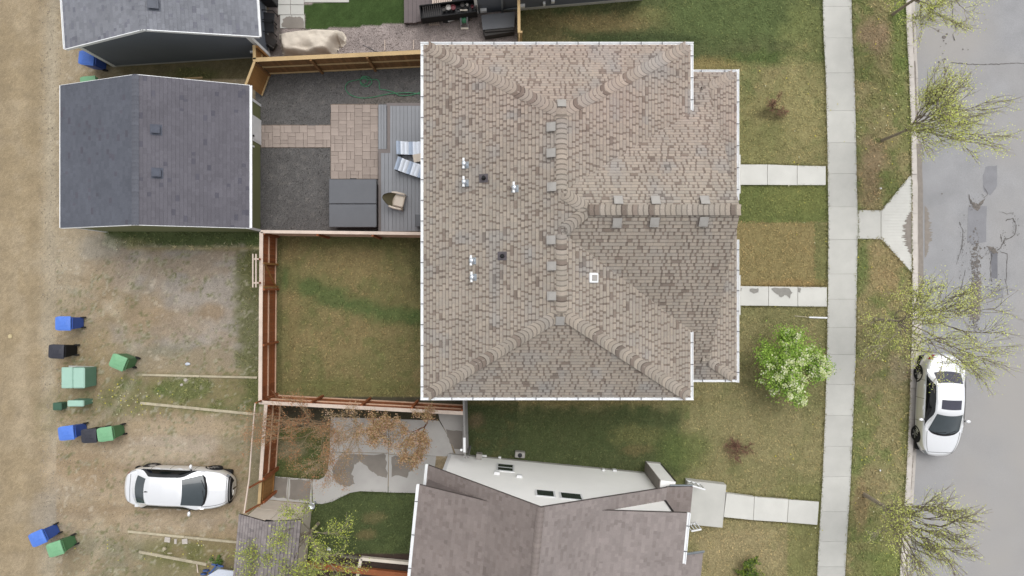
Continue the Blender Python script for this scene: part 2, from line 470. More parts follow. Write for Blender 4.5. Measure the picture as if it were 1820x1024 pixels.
arc(90, 640, 150, 7, C(178, 166, 144), .5); arc(90, 640, 175, 6, C(150, 134, 108), .45); arc(70, 420, 190, 7, C(180, 168, 146), .5); arc(70, 420, 214, 6, C(150, 136, 112), .45)
arc(60, 950, 120, 8, C(182, 166, 140), .5); arc(60, 1010, 170, 7, C(150, 132, 104), .45); arc(205, 545, 30, 7, C(146, 128, 98), .5)
for yy in (832, 905): paint(np.exp(-((PY - yy - 14 * (n4 - .5) * 2) / 9) ** 2) * (PX > 100) * (PX < 430), C(152, 130, 100), 0.5)
weeds = sstep(0.56, 0.68, n3) * ((PX > 100) & (PX < 470) & (PY > 440)) * sstep(0.42, 0.62, n1 + 0.25 * np.exp(-((PY - 700) / 60) ** 2) + 0.2 * (PX > 400))
paint(weeds, C(98, 106, 56), 0.7)
paint(sstep(0.66, 0.74, n3) * (PX > 100), C(192, 182, 164), 0.45)
# green strip south of the middle garage
st = box_m(185, 405, 470, 441, 7, 16)
paint(st, C(76, 92, 48), 0.95); paint(blob(225, 432, 50, 9), C(126, 122, 82), 0.6); paint(np.exp(-((PY - 442) / 3.5) ** 2) * ((PX > 225) & (PX < 470)), C(166, 152, 110), 0.7)
zone[(st > 0.5) & (PX < 463)] = 'lawn'
paint(blob(180, 440, 40, 20), C(164, 158, 146), 0.6)
# brown ground between the two garages
b = (PX > 150) & (PX < 455) & (PY < 140) & (PY > 70)
paint(b * sstep(150, 240, PX + 30 * wob), C(104, 96, 66), 0.9); paint(b * sstep(0.55, 0.65, n2) * (PX > 180), C(124, 112, 80), 0.6)
paint(b * blob(345, 132, 40, 12), C(92, 98, 50), 0.7)
# dark slate gravel round the patio, its own zone
m = (PX > 455) & (PX < 760) & (PY > 112) & (PY < 414)
zone[m] = 'gravel_dark'; colr[m] = A3(C(103, 101, 100)); paint(m * sstep(0.6, 0.75, n3), C(122, 118, 114), 0.5); paint(m * blob(690, 178, 60, 8), C(120, 112, 104), 0.6)
# pink-grey gravel of the north yard
NF = [(455, 95), (760, 82)]
m = (PX > 476) & (PX < 922) & (PY < 114)
zone[m] = 'gravel_pink'; colr[m] = A3(C(160, 149, 145)); paint(m * sstep(0.5, 0.7, n2), C(146, 136, 132), 0.5)
m = inpoly(PX, PY, [(540, 9), (716, -20), (725, 40), (610, 50), (541, 52)])
zone[m] = 'turf_bright'; colr[m] = A3(C(64, 82, 46)); paint(m * sstep(0.45, 0.7, n2), C(72, 90, 52), 0.7)
m = (PX > 458) & (PX < 500) & (PY < 100) & (PY > 20)
zone[m] = 'gravel_pink'; colr[m] = A3(C(112, 104, 100))
# north lawn and front lawn
m = (PX > 921) & (PX < 1475)
zone[m] = 'lawn'; colr[m] = A3(GR_MID)
paint(m * sstep(0.45, 0.65, n1), GR_DRY, 0.65); paint(m * sstep(0.56, 0.7, n2), GR_GRN, 0.4)
nm = m & (PY < 110)
paint(nm * 1.0, GR_DK, 0.75 ); paint(nm * blob(1060, 42, 110, 16), C(132, 116, 74), 0.8); paint(nm * blob(1150, 26, 40, 12), C(130, 118, 72), 0.6)
paint(nm * blob(960, 60, 45, 40), C(96, 86, 54), 0.7); paint(nm * blob(1000, 75, 40, 10), C(118, 104, 68), 0.5)
paint(nm * blob(1300, 30, 130, 50), C(84, 100, 54), 0.8); paint(nm * blob(1130, 75, 110, 16), C(62, 76, 44), 0.8)
paint(m * blob(1430, 60, 40, 60), C(116, 122, 66), 0.5)
paint(m * blob(1250, 117, 70, 14), C(128, 112, 66), 0.75); paint(m * blob(1380, 105, 80, 14), C(78, 98, 46), 0.7)
paint(m * blob(1380, 240, 110, 80), C(122, 118, 70), 0.6); paint(m * blob(1420, 180, 36, 90), C(140, 130, 84), 0.6)
paint(m * blob(1372, 205, 26, 9, 0.4), C(92, 84, 54), 0.75)
fm = m & (PX > 1225)
paint(fm * (PY > 329) * (PY < 396), C(92, 104, 48), 0.75); paint(fm * blob(1420, 350, 60, 30), C(112, 116, 58), 0.5)
paint(fm * (PY > 396) * (PY < 512) * (PX < 1448), C(132, 116, 72), 0.85); paint(fm * (PY > 400) * (PY < 512) * (PX >= 1448), C(108, 108, 62), 0.85)
paint(fm * blob(1400, 505, 70, 8), C(140, 112, 66), 0.6)
paint(fm * (PY > 545), C(122, 116, 74), 0.5)
paint(fm * blob(1350, 760, 130, 60), C(134, 124, 84), 0.55)
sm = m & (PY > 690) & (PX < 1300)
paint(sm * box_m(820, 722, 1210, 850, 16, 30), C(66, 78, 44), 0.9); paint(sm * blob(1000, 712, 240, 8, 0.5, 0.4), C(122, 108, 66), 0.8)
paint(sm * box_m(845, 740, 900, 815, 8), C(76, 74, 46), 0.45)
paint(sm * blob(1130, 775, 50, 18), C(106, 106, 60), 0.6); paint(sm * blob(1215, 800, 46, 34), C(86, 100, 48), 0.7)
paint(sm * blob(1130, 800, 30, 10), C(110, 96, 60), 0.55)
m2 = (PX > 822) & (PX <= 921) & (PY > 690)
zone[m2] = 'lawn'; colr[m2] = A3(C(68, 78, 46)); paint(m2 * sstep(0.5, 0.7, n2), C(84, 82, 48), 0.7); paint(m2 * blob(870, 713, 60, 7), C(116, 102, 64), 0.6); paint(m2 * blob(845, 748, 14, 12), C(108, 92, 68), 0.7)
lowf = (PX > 1180) & (PX < 1475) & (PY > 860)
paint(lowf * blob(1310, 980, 80, 50), C(150, 132, 98), 0.7); paint(lowf * (PX > 1400) * 1.0, C(112, 114, 62), 0.6)
paint(lowf * (PY > 900) * (PX <= 1400), C(134, 124, 82), 0.35)
for (dx, dy, r_) in ((1303, 797, 16), (1318, 800, 12)): paint(blob(dx, dy, r_, r_ * 0.7), C(110, 92, 66), 0.7)
# boulevard strip
bm = (PX > 1490) & (PX < 1640)
zone[bm] = 'lawn'; colr[bm] = A3(C(116, 116, 68)); paint(bm * sstep(0.42, 0.6, n1), C(140, 126, 88), 0.6); paint(bm * sstep(0.5, 0.68, n2), C(94, 110, 54), 0.6)
paint(bm * blob(1552, 65, 26, 26), C(146, 122, 96), 0.8); paint(bm * blob(1600, 70, 16, 100), C(96, 118, 50), 0.6)
paint(bm * blob(1547, 290, 20, 50), C(142, 120, 92), 0.8); paint(bm * blob(1545, 335, 22, 34), C(128, 108, 80), 0.6)
paint(bm * blob(1610, 30, 30, 14), C(84, 110, 40), 0.5)
paint(bm * blob(1575, 470, 34, 40), C(142, 122, 84), 0.7); paint(bm * blob(1532, 470, 10, 40), C(84, 104, 48), 0.7)
paint(bm * blob(1575, 510, 24, 30), C(138, 118, 80), 0.6)
paint(bm * blob(1600, 660, 24, 26), C(132, 118, 98), 0.55); paint(bm * blob(1545, 640, 20, 60), C(128, 116, 82), 0.5)
paint(bm * blob(1565, 860, 40, 40), C(134, 128, 86), 0.5); paint(bm * blob(1548, 860, 24, 30), C(130, 112, 80), 0.5)
paint(bm * blob(1530, 905, 12, 50), C(136, 110, 80), 0.55); paint(bm * blob(1585, 1000, 40, 30), C(104, 118, 52), 0.6)
# back yard of the middle lot
by = (PX > 484) & (PX < 770) & (PY > 417) & (PY < 706)
zone[by] = 'lawn'; colr[by] = A3(C(110, 103, 62)); paint(by * sstep(0.42, 0.62, n1), C(126, 108, 70), 0.6); paint(by * sstep(0.55, 0.7, n2), C(92, 98, 52), 0.5)
for (a, b_, c_, d_) in ((512, 495, 20, 24), (550, 510, 26, 14), (590, 530, 30, 18), (640, 545, 36, 14), (700, 560, 40, 14), (740, 566, 20, 14)):
    paint(by * blob(a, b_, c_, d_, 0.6), C(70, 92, 46), 0.75)
paint(by * blob(640, 430, 110, 14), C(88, 94, 48), 0.6); paint(by * blob(745, 470, 16, 60), C(78, 78, 46), 0.6)
paint(by * blob(630, 470, 60, 30), C(128, 110, 70), 0.6); paint(by * blob(625, 690, 140, 16), C(94, 96, 50), 0.5); paint(by * (PX < 500), C(84, 84, 48), 0.6)
paint(by * blob(520, 520, 10, 150), C(124, 106, 66), 0.4)
# south-west yard lawns and bed
sw = (PX > 470) & (PX < 610) & (PY > 725) & (PY < 865)
zone[sw] = 'lawn'; colr[sw] = A3(C(88, 90, 50)); paint(sw * sstep(0.5, 0.66, n2), C(72, 90, 44), 0.7); paint(sw * blob(510, 800, 30, 16), C(126, 116, 96), 0.6)
bed = (PX > 470) & (PX <= 822) & (PY >= 705) & (PY < 760)
zone[bed] = 'bed'; colr[bed] = A3(C(88, 82, 70)); paint(bed * (PY < 745), C(74, 72, 56), 0.6)
sl = (PX > 535) & (PX < 760) & (PY > 865) & (PY < 1060)
zone[sl] = 'lawn'; colr[sl] = A3(C(70, 82, 46)); paint(sl * sstep(0.5, 0.7, n2), C(80, 92, 50), 0.6); paint(sl * blob(665, 920, 20, 10), C(104, 94, 60), 0.6); paint(sl * blob(650, 950, 16, 8), C(118, 98, 64), 0.5)
sb = (PX > 560) & (PX < 760) & (PY > 985)
zone[sb] = 'bed'; colr[sb] = A3(C(76, 64, 58))
lf = (PX > 440) & (PX < 480) & (PY > 735) & (PY < 920)
paint(lf * 1.0, C(128, 122, 94), 0.7)
mean = colr.mean(axis=2, keepdims=True)
isE = (zone == 'earth')[..., None]; isL = (zone == 'lawn')[..., None]
colr = np.where(isE, (colr * 0.80 + mean * np.array([1.10, 1.0, 0.84]) * 0.20) * 0.98, colr)
colr = np.where(isL, (colr * 0.74 + mean * np.array([1.05, 1.03, 0.80]) * 0.26) * 1.36, colr)
# fine salt-and-pepper variation
rng = np.random.default_rng(5)
sp = 1 + 0.10 * (rng.random(GX.shape) - 0.5) * 2 + 0.16 * (n3 - 0.5)
colr *= sp[..., None]
colr = np.clip(colr, 0.004, 0.9)

cutx = piece(PY, CURB_W)
GZ = (fbm(GX * 3, GY * 3, 31, 3) - 0.5) * 0.03 + (rng.random(GX.shape) - 0.5) * 0.012
EX = (GX.shape[1], GX.shape[0])
idx = np.arange(GX.size).reshape(GX.shape)
keep = (PX[:-1, :-1] < cutx[:-1, :-1])
zf = zone[:-1, :-1]
names = {'earth': ('bare_ground', 'earth'), 'lawn': ('lawn', 'lawn'), 'gravel_dark': ('slate_gravel', 'gravel'), 'gravel_pink': ('pink_gravel', 'gravel'),
         'turf_bright': ('short_turf', 'lawn'), 'bed': ('planting_bed', 'earth')}
allv = np.stack([GX, GY, GZ], -1).reshape(-1, 3)
allc = np.concatenate([colr, np.ones(GX.shape + (1,))], -1).reshape(-1, 4)
def ground_mesh(name, mask, mat):
    jj, ii = np.nonzero(mask)
    q = np.stack([idx[jj, ii], idx[jj, ii + 1], idx[jj + 1, ii + 1], idx[jj + 1, ii]], -1)
    u, inv = np.unique(q, return_inverse=True)
    inv = inv.reshape(-1)
    me = bpy.data.meshes.new(name)
    me.vertices.add(len(u)); me.vertices.foreach_set('co', allv[u].astype(np.float32).ravel())
    me.loops.add(len(inv)); me.loops.foreach_set('vertex_index', inv.astype(np.int32))
    me.polygons.add(len(q)); me.polygons.foreach_set('loop_start', np.arange(0, len(inv), 4, dtype=np.int32))
    me.polygons.foreach_set('loop_total', np.full(len(q), 4, dtype=np.int32))
    me.update(calc_edges=True)
    at = me.color_attributes.new('col', 'FLOAT_COLOR', 'POINT')
    at.data.foreach_set('color', allc[u].astype(np.float32).ravel())
    me.polygons.foreach_set('use_smooth', np.ones(len(q), bool))
    me.materials.append(mat)
    o = bpy.data.objects.new(name, me); COL.objects.link(o)
    o['kind'] = 'structure'
    return o
for z_, (nm_, mt_) in names.items():
    if z_ == 'lawn':
        groups = [('front_lawn', PX[:-1, :-1] > 822), ('back_lawn', (PX[:-1, :-1] > 463) & (PX[:-1, :-1] <= 822) & (PY[:-1, :-1] < 712)),
                  ('side_lawn', (PX[:-1, :-1] > 463) & (PX[:-1, :-1] <= 822) & (PY[:-1, :-1] >= 712)), ('verge_lawn', PX[:-1, :-1] <= 463)]
        for g_, gm in groups: ground_mesh(g_, keep & (zf == z_) & gm, MT[mt_])
    else:
        ground_mesh(nm_, keep & (zf == z_), MT[mt_])

# distant ground under and round everything
mb = MB(); c_ = C(120, 116, 78)
mb.face([(-400, -400, -0.30), (400, -400, -0.30), (400, 400, -0.30), (-400, 400, -0.30)], c_)
struct('outer_ground', mb, MT['lawn'])
mb = MB()
for a in ((-60, 13.7, 18.1, 60), (-60, -60, 18.1, -13.7), (-60, -13.75, -24.1, 13.75)):
    mb.face([(a[0], a[1], -0.03), (a[2], a[1], -0.03), (a[2], a[3], -0.03), (a[0], a[3], -0.03)], c_)
struct('far_lawn', mb, MT['lawn'])
mb = MB(); mb.face([(-60, -60, -.026), (-24.1, -60, -.026), (-24.1, 60, -.026), (-60, 60, -.026)], DIRT); mb.face([(-24.1, 13.72, -.025), (-20.4, 13.72, -.025), (-20.4, 60, -.025), (-24.1, 60, -.025)], DIRT); mb.face([(-24.1, -60, -.025), (-20.4, -60, -.025), (-20.4, -13.72, -.025), (-24.1, -13.72, -.025)], DIRT)
struct('alley', mb, MT['earth'])

PAVED = [[(1520, 373), (1566, 373.5), (1620, 308), (1621, 486), (1566, 425.5), (1520, 425)], [(1300, 292), (1470, 294.5), (1470, 329.5), (1300, 329)],
         [(1300, 508), (1472, 510), (1472, 545.5), (1300, 543.5)], [(1286, 876), (1458, 891), (1455, 934), (1283, 920)], [(1200, 852), (1292, 861), (1285, 939), (1200, 930)],
         [(588, 735), (826, 735), (826, 812), (768, 812), (768, 877), (650, 873), (606, 884), (590, 893), (472, 892), (476, 845), (556, 851), (582, 836)]]
# grass tufts standing in the turf (colour of the turf at each spot)
def tufts(name, n, mask_fn, seed, hgt=(0.03, 0.07), wd=(0.012, 0.03), lighten=1.32):
    r = np.random.default_rng(seed)
    X = r.uniform(-24, 18, n * 4); Y = r.uniform(-13.5, 13.5, n * 4)
    px = X * 40 + 910; py = 512 - Y * 40
    ok = mask_fn(px, py) & (px < piece(py, CURB_W) - 0.5) & ~((px > piece(py, WALK_W) + 0.4) & (px < piece(py, WALK_E) - 0.4))
    for pg_ in PAVED: ok &= ~inpoly(px, py, pg_)
    X = X[ok][:n]; Y = Y[ok][:n]; k = len(X)
    ii = np.clip(((X - gx[0]) / STEP).astype(int), 0, EX[0] - 1); jj = np.clip(((Y - gy[0]) / STEP).astype(int), 0, EX[1] - 1)
    base = colr[jj, ii]
    nb = 3
    V = np.zeros((k, nb, 3, 3)); Cc = np.zeros((k, nb, 3, 4)); Cc[..., 3] = 1
    for b_i in range(nb):
        a = r.uniform(0, 6.283, k); hh = r.uniform(*hgt, k); ww = r.uniform(*wd, k); ln = r.uniform(0.7, 1.8, k) * hh
        dx, dy = np.cos(a), np.sin(a)
        ox = r.normal(0, 0.015, k); oy = r.normal(0, 0.015, k)
        V[:, b_i, 0] = np.stack([X + ox - dy * ww, Y + oy + dx * ww, np.full(k, -0.01)], -1)
        V[:, b_i, 1] = np.stack([X + ox + dy * ww, Y + oy - dx * ww, np.full(k, -0.01)], -1)
        V[:, b_i, 2] = np.stack([X + ox + dx * ln * 1.3, Y + oy + dy * ln * 1.3, hh], -1)
        tint = base * (lighten * r.uniform(0.82, 1.26, k))[:, None] * np.array([1, 1, 1])
        yel = (r.random(k) < 0.12)[:, None]
        tint = np.where(yel, tint * np.array([1.5, 1.35, 1.3]), tint)
        Cc[:, b_i, :, :3] = tint[:, None, :]
    m_ = k * nb
    me = bpy.data.meshes.new(name)
    me.vertices.add(m_ * 3); me.vertices.foreach_set('co', V.astype(np.float32).ravel())
    me.loops.add(m_ * 3); me.loops.foreach_set('vertex_index', np.arange(m_ * 3, dtype=np.int32))
    me.polygons.add(m_); me.polygons.foreach_set('loop_start', np.arange(0, m_ * 3, 3, dtype=np.int32)); me.polygons.foreach_set('loop_total', np.full(m_, 3, dtype=np.int32))
    me.update(calc_edges=True)
    at = me.color_attributes.new('col', 'FLOAT_COLOR', 'POINT'); at.data.foreach_set('color', np.clip(Cc, 0, 1).astype(np.float32).ravel())
    me.materials.append(MT['blade'])
    o = bpy.data.objects.new(name, me); COL.objects.link(o)
    o['kind'] = 'stuff'
    return o
def zmask(zn):
    def f(px, py):
        ii = np.clip((((px - 910) / 40 - gx[0]) / STEP).astype(int), 0, EX[0] - 1); jj = np.clip((((512 - py) / 40 - gy[0]) / STEP).astype(int), 0, EX[1] - 1)
        return zone[jj, ii] == zn
    return f
zl = zmask('lawn'); ze_ = zmask('earth')
wi = np.clip(weeds + 0.5 * np.zeros_like(weeds), 0, 1)
def weedmask(px, py):
    ii = np.clip((((px - 910) / 40 - gx[0]) / STEP).astype(int), 0, EX[0] - 1); jj = np.clip((((512 - py) / 40 - gy[0]) / STEP).astype(int), 0, EX[1] - 1)
    g = colr[jj, ii]
    return (zone[jj, ii] == 'earth') & (g[:, 1] > g[:, 0] * 0.97) & (px > 95)
def edge_tufts(name, edges, n, seed):
    """ragged grass hanging over the edges of slabs"""
    r = random.Random(seed); mb = MB(); tot = sum(math.dist(a, b) for a, b, s in edges)
    for a, b, s in edges:
        k = int(n * math.dist(a, b) / tot); d = Vector((b[0] - a[0], b[1] - a[1])).normalized(); nx, ny = -d.y * s, d.x * s
        for i in range(k):
            t = r.random(); off = r.gauss(0, 1.0) + .8
            lump = math.sin(t * math.dist(a, b) * .35 + seed) * .6
            x = a[0] + (b[0] - a[0]) * t + nx * (off + lump); y = a[1] + (b[1] - a[1]) * t + ny * (off + lump)
            sx, sy = x + nx * 5, y + ny * 5
            ii = int(np.clip(((sx - 910) / 40 - gx[0]) / STEP, 0, EX[0] - 1)); jj = int(np.clip(((512 - sy) / 40 - gy[0]) / STEP, 0, EX[1] - 1))
            c = colr[jj, ii]; f = r.uniform(.8, 1.35); c = (c[0] * f, c[1] * f, c[2] * f, 1)
            p = P(x, y, .02); an = r.uniform(0, 6.28); w_ = r.uniform(.012, .028); l_ = r.uniform(.03, .07)
            dx, dy = math.cos(an), math.sin(an)
            mb.face([(p.x - dy * w_, p.y + dx * w_, .0), (p.x + dy * w_, p.y - dx * w_, .0), (p.x + dx * l_, p.y + dy * l_, r.uniform(.05, .08))], c)
    o = obj(name, mb, MT['blade']); o['kind'] = 'stuff'; return o
def pl_edges(tab, s): return [(a, b, s) for a, b in zip(tab[:-1], tab[1:])]
E_ = pl_edges(WALK_W, 1) + pl_edges(WALK_E, -1) + pl_edges(CURB_W, 1)
E_ += [((1313, 292), (1468, 295), -1), ((1313, 329), (1468, 329.5), 1), ((1313, 508.5), (1470, 510), -1), ((1313, 544), (1470, 545.5), 1), ((1291, 876.5), (1456, 891), -1), ((1286, 920), (1453, 934), 1),
       ((1566, 374), (1620, 309), -1), ((1566, 425), (1620, 485), 1), ((1524, 373), (1566, 373.5), -1), ((1524, 425), (1566, 425.5), 1),
       ((477, 845), (556, 851), -1), ((556, 851), (584, 836), -1), ((572, 897), (622, 877), 1), ((640, 874), (768, 878), 1)]
tag(edge_tufts('grass_edging', E_, 15000, 3), 'ragged grass creeping over the edges of the pavement and paths', 'grass')
t = tufts('grass', 52000, lambda x, y: zl(x, y) & (x > 822) & (x < 1480), 1)
tag(t, 'short patchy green and straw lawn round the big brown-roofed house', 'grass')
t = tufts('grass', 26000, lambda x, y: zl(x, y) & (x >= 1480), 2, (0.04, 0.10), (0.014, 0.035))
tag(t, 'rough weedy grass strip between pavement and street kerb', 'grass')
t = tufts('grass', 26000, lambda x, y: zl(x, y) & (x > 463) & (x <= 822), 3)
tag(t, 'grass of the fenced back yards west of the houses', 'grass')
t = tufts('weeds', 16000, lambda x, y: weedmask(x, y) | (zl(x, y) & (x <= 463)), 4, (0.03, 0.10), (0.015, 0.035))
tag(t, 'low weeds scattered over the gravel parking pads beside the alley', 'weeds')

# loose pebbles on the gravel and dirt
def pebbles(name, n, region, seed, cols, size=(0.012, 0.035)):
    r = random.Random(seed); mb = MB(); k = 0
    while k < n:
        x0, y0, x1, y1 = region
        px = r.uniform(x0, x1); py = r.uniform(y0, y1)
        zz = zone[min(EX[1] - 1, max(0, int(((512 - py) / 40 - gy[0]) / STEP))), min(EX[0] - 1, max(0, int(((px - 910) / 40 - gx[0]) / STEP)))]
        k += 1
        if zz == 'lawn' or zz == 'turf_bright': continue
        p = P(px, py); s = r.uniform(*size); a = r.uniform(0, 6.28)
        c = r.choice(cols); f = r.uniform(0.7, 1.25); c = (c[0] * f, c[1] * f, c[2] * f, 1)
        q = [Vector((p.x + s * math.cos(a + t_) * r.uniform(0.7, 1.1), p.y + s * math.sin(a + t_) * r.uniform(0.7, 1.1), 0.0)) for t_ in (0, 2.09, 4.19)]
        top = Vector((p.x, p.y, s * 1.1))
        for i in range(3): mb.face([q[i], q[(i + 1) % 3], top], c)
    o = obj(name, mb, MT['gravel']); o['kind'] = 'stuff'
    return o
tag(pebbles('gravel', 7000, (100, 440, 465, 1024), 3, [GRAV_L, GRAV, C(182, 170, 150), C(140, 130, 116)], (0.010, 0.026)), 'loose pale stones strewn over the parking pads', 'gravel')
tag(pebbles('gravel', 6000, (463, 118, 752, 412), 4, [C(96, 94, 92), C(118, 114, 112), C(140, 136, 132), C(76, 74, 74)], (0.014, 0.032)), 'dark slate chips round the paved patio', 'gravel')
tag(pebbles('gravel', 5000, (500, 30, 921, 112), 5, [C(170, 158, 152), C(150, 138, 134), C(190, 180, 174)], (0.014, 0.032)), 'pinkish crushed stone in the neighbouring back yard', 'gravel')
tag(pebbles('gravel', 2200, (70, 0, 112, 1024), 6, [GRAV_L, C(186, 176, 158)]), 'windrow of small stones along the alley edge', 'gravel')

# ---------------------------------------------------------------- street, kerb, pavement, paths
def ribbon(l0, l1, z0, z1, y0=-40, y1=1060, n=60):
    """surface between two vertical polylines given at ground-level photo pixels"""
    mb = MB()
    for i in range(n):
        a = y0 + (y1 - y0) * i / n; b = y0 + (y1 - y0) * (i + 1) / n
        p = [((piece(a, l0) - 910) / 40, (512 - a) / 40, z0), ((piece(a, l1) - 910) / 40, (512 - a) / 40, z1),
             ((piece(b, l1) - 910) / 40, (512 - b) / 40, z1), ((piece(b, l0) - 910) / 40, (512 - b) / 40, z0)]
        mb.face([p[3], p[2], p[1], p[0]])
    return mb
mb = MB()
FAR = [(1900, -40), (1900, 1060)]
rb = ribbon(PAN_E, FAR, -0.125, -0.10)
for f_ in (-1, 1):
    pass
mb = rb
y_n, y_s = (512 + 40) / 40, (512 - 1060) / 40
mb.face([((1627 - 910) / 40, y_n, -0.125), (30, y_n, -0.1), (30, 60, -0.1), ((1600 - 910) / 40, 60, -0.125)])
mb.face([((1614 - 910) / 40, -60, -0.125), (30, -60, -0.1), (30, y_s, -0.1), ((1614 - 910) / 40, y_s, -0.125)])
mb.face([((1900 - 910) / 40, y_s, -0.10), (30, y_s, -0.1), (30, y_n, -0.1), ((1900 - 910) / 40, y_n, -0.10)])
struct('street', mb, MT['asphalt'])

def seg_between(l0, l1, a, b, z0a, z0b, zt, gap=0.004, drop=None, m=6):
    """one concrete piece between two polylines from photo row a to b; returns MB"""
    mb = MB(); rows = []
    for i in range(m + 1):
        y = a + (b - a) * i / m
        yy = (512 - y) / 40 + (-gap if i == 0 else gap if i == m else 0)
        rows.append(((piece(y, l0) - 910) / 40, (piece(y, l1) - 910) / 40, yy))
    for i in range(m):
        A, B = rows[i], rows[i + 1]
        mb.face([(B[0], B[2], zt), (B[1], B[2], zt), (A[1], A[2], zt), (A[0], A[2], zt)])
        mb.face([(A[0], A[2], zt), (A[0], A[2], z0a), (B[0], B[2], z0a), (B[0], B[2], zt)])
        mb.face([(B[1], B[2], zt), (B[1], B[2], z0b), (A[1], A[2], z0b), (A[1], A[2], zt)])
    A, B = rows[0], rows[-1]
    mb.face([(A[0], A[2], zt), (A[1], A[2], zt), (A[1], A[2], z0b), (A[0], A[2], z0a)])
    mb.face([(B[1], B[2], zt), (B[0], B[2], zt), (B[0], B[2], z0a), (B[1], B[2], z0b)])
    return mb
pav = bpy.data.objects.new('pavement', None); COL.objects.link(pav); pav['kind'] = 'structure'
joints = [-40, 13, 68, 130, 197, 253, 308, 368, 427, 488, 532, 582, 630, 683, 737, 784, 828, 908, 960, 1005, 1060]
joints = [-260, -205, -150, -95, -40, 12, 68, 130, 197, 254, 309, 368, 426, 487, 532, 582, 630, 683, 738, 793, 847, 909, 962, 1007, 1060, 1115, 1170, 1225, 1280]
for a, b in zip(joints[:-1], joints[1:]):
    obj('slab', seg_between(WALK_W, WALK_E, a, b, -0.12, -0.12, 0.035 + random.Random(a).uniform(-.004, .004)), MT['concrete'], pav)

kerb = bpy.data.objects.new('kerb', None); COL.objects.link(kerb); kerb['kind'] = 'structure'
kj = [-260, -205, -150, -95, -40, 30, 82, 138, 205, 265, 310, 380, 432, 487, 545, 600, 660, 690, 745, 787, 803, 858, 910, 960, 1012, 1060, 1115, 1170, 1225, 1280]
for a, b in zip(kj[:-1], kj[1:]):
    dz = 0.035 if not (300 < (a + b) / 2 < 490) else 0.0
    obj('kerb_stone', seg_between(CURB_W, CURB_M, a, b, -0.2, -0.2, dz, 0.005), MT['curb'], kerb)
    obj('gutter_slab', seg_between(CURB_M, PAN_E, a, b, -0.2, -0.2, -0.112, 0.005), MT['pan'], kerb)
# silt and damp in the gutter: thin irregular sheets on the pan
def decal(pts, z, mat, name='stain', jag=0.0, seed=1, n=3):
    r = random.Random(seed); out = []
    for i in range(len(pts)):
        a = pts[i]; b = pts[(i + 1) % len(pts)]
        for k in range(n):
            t = k / n
            out.append((a[0] + (b[0] - a[0]) * t + r.uniform(-jag, jag), a[1] + (b[1] - a[1]) * t + r.uniform(-jag, jag)))
    mb = MB(); poly = [P(x, y, z) for x, y in out]
    bm = bmesh.new(); vs = [bm.verts.new(p) for p in poly]
    f = bm.faces.new(vs); f.normal_update()
    if f.normal.z < 0: f.normal_flip()
    bmesh.ops.triangulate(bm, faces=[f])
    me = bpy.data.meshes.new(name); bm.to_mesh(me); bm.free(); me.materials.append(mat)
    o = bpy.data.objects.new(name, me); COL.objects.link(o)
    return o
def gut(y0, y1, w0, w1, seed):
    L_ = [(piece(y, CURB_M) + 1.3 + w0, y) for y in np.linspace(y0, y1, 8)]
    R_ = [(piece(y, CURB_M) + 1.0 + w1, y) for y in np.linspace(y1, y0, 8)]
    o = decal(L_ + R_, -0.107, MT['damp'], 'gutter_silt', 0.5, seed, 3); o.parent = kerb
for i, (a, b, w1) in enumerate(((26, 76, 2.5), (84, 96, 1.5), (108, 230, 3), (255, 560, 9), (810, 870, 1.5), (905, 940, 1.2), (985, 1050, 2.0), (640, 800, 4.0))):
    gut(a, b, 0, w1, i)
# damp fan where water runs over the ramp foot into the street
def fan(cx, cy, rx, ry, z, seed, side, mat, nm, parent, n=60):
    r = random.Random(seed); pts = []
    for i in range(n):
        t = i / (n - 1)
        y = cy - ry + 2 * ry * t
        x = cx + side * rx * (math.sin(math.pi * t) ** 0.6) * r.uniform(0.45, 1.0)
        pts.append((x, y))
    pts += [(cx, cy + ry), (cx, cy - ry)]
    o = decal(pts, z, mat, nm, 0.0, seed, 1); o.parent = parent
    return o
o = fan(1643.5, 412, 15, 46, -0.118, 5, 1, MT['damp'], 'damp_patch', None); o['kind'] = 'structure'

# connector slab and ribbed ramp
path = bpy.data.objects.new('crossing_path', None); COL.objects.link(path); path['kind'] = 'structure'
def slab_px(poly, z0, z1, mat, parent, name='slab', zref=None):
    zr = z1 if zref is None else zref
    pts = [(P(x, y, zr).x, P(x, y, zr).y) for x, y in poly]
    return obj(name, MB().prism(pts, z0, z1), mat, parent)
slab_px([(1524.5, 373.5), (1565.5, 374), (1565.5, 425), (1524.5, 424.5)], -0.1, 0.03, MT['concrete'], path)
slab_px([(1566.5, 374), (1620, 309), (1620.5, 484), (1566.5, 425)], -0.1, 0.028, MT['concrete_white'], path, 'ramp')
mb = MB()
y = 318
while y < 478:
    xl = 1566.5
    if y < 374: xl = 1566.5 + (374 - y) / 65 * 53.5
    if y > 425: xl = 1566.5 + (y - 425) / 59 * 53.5
    a = P(xl + 2, y); b = P(1619, y)
    mb.box(a.x, a.y - 0.035, 0.02, b.x, a.y + 0.035, 0.04)
    y += 5.2
o = obj('ramp_ribs', mb, MT['concrete_white'], path); o['kind'] = 'stuff'
o = fan(1620.3, 414, 20, 38, 0.043, 9, -1, MT['damp'], 'damp_patch', path)

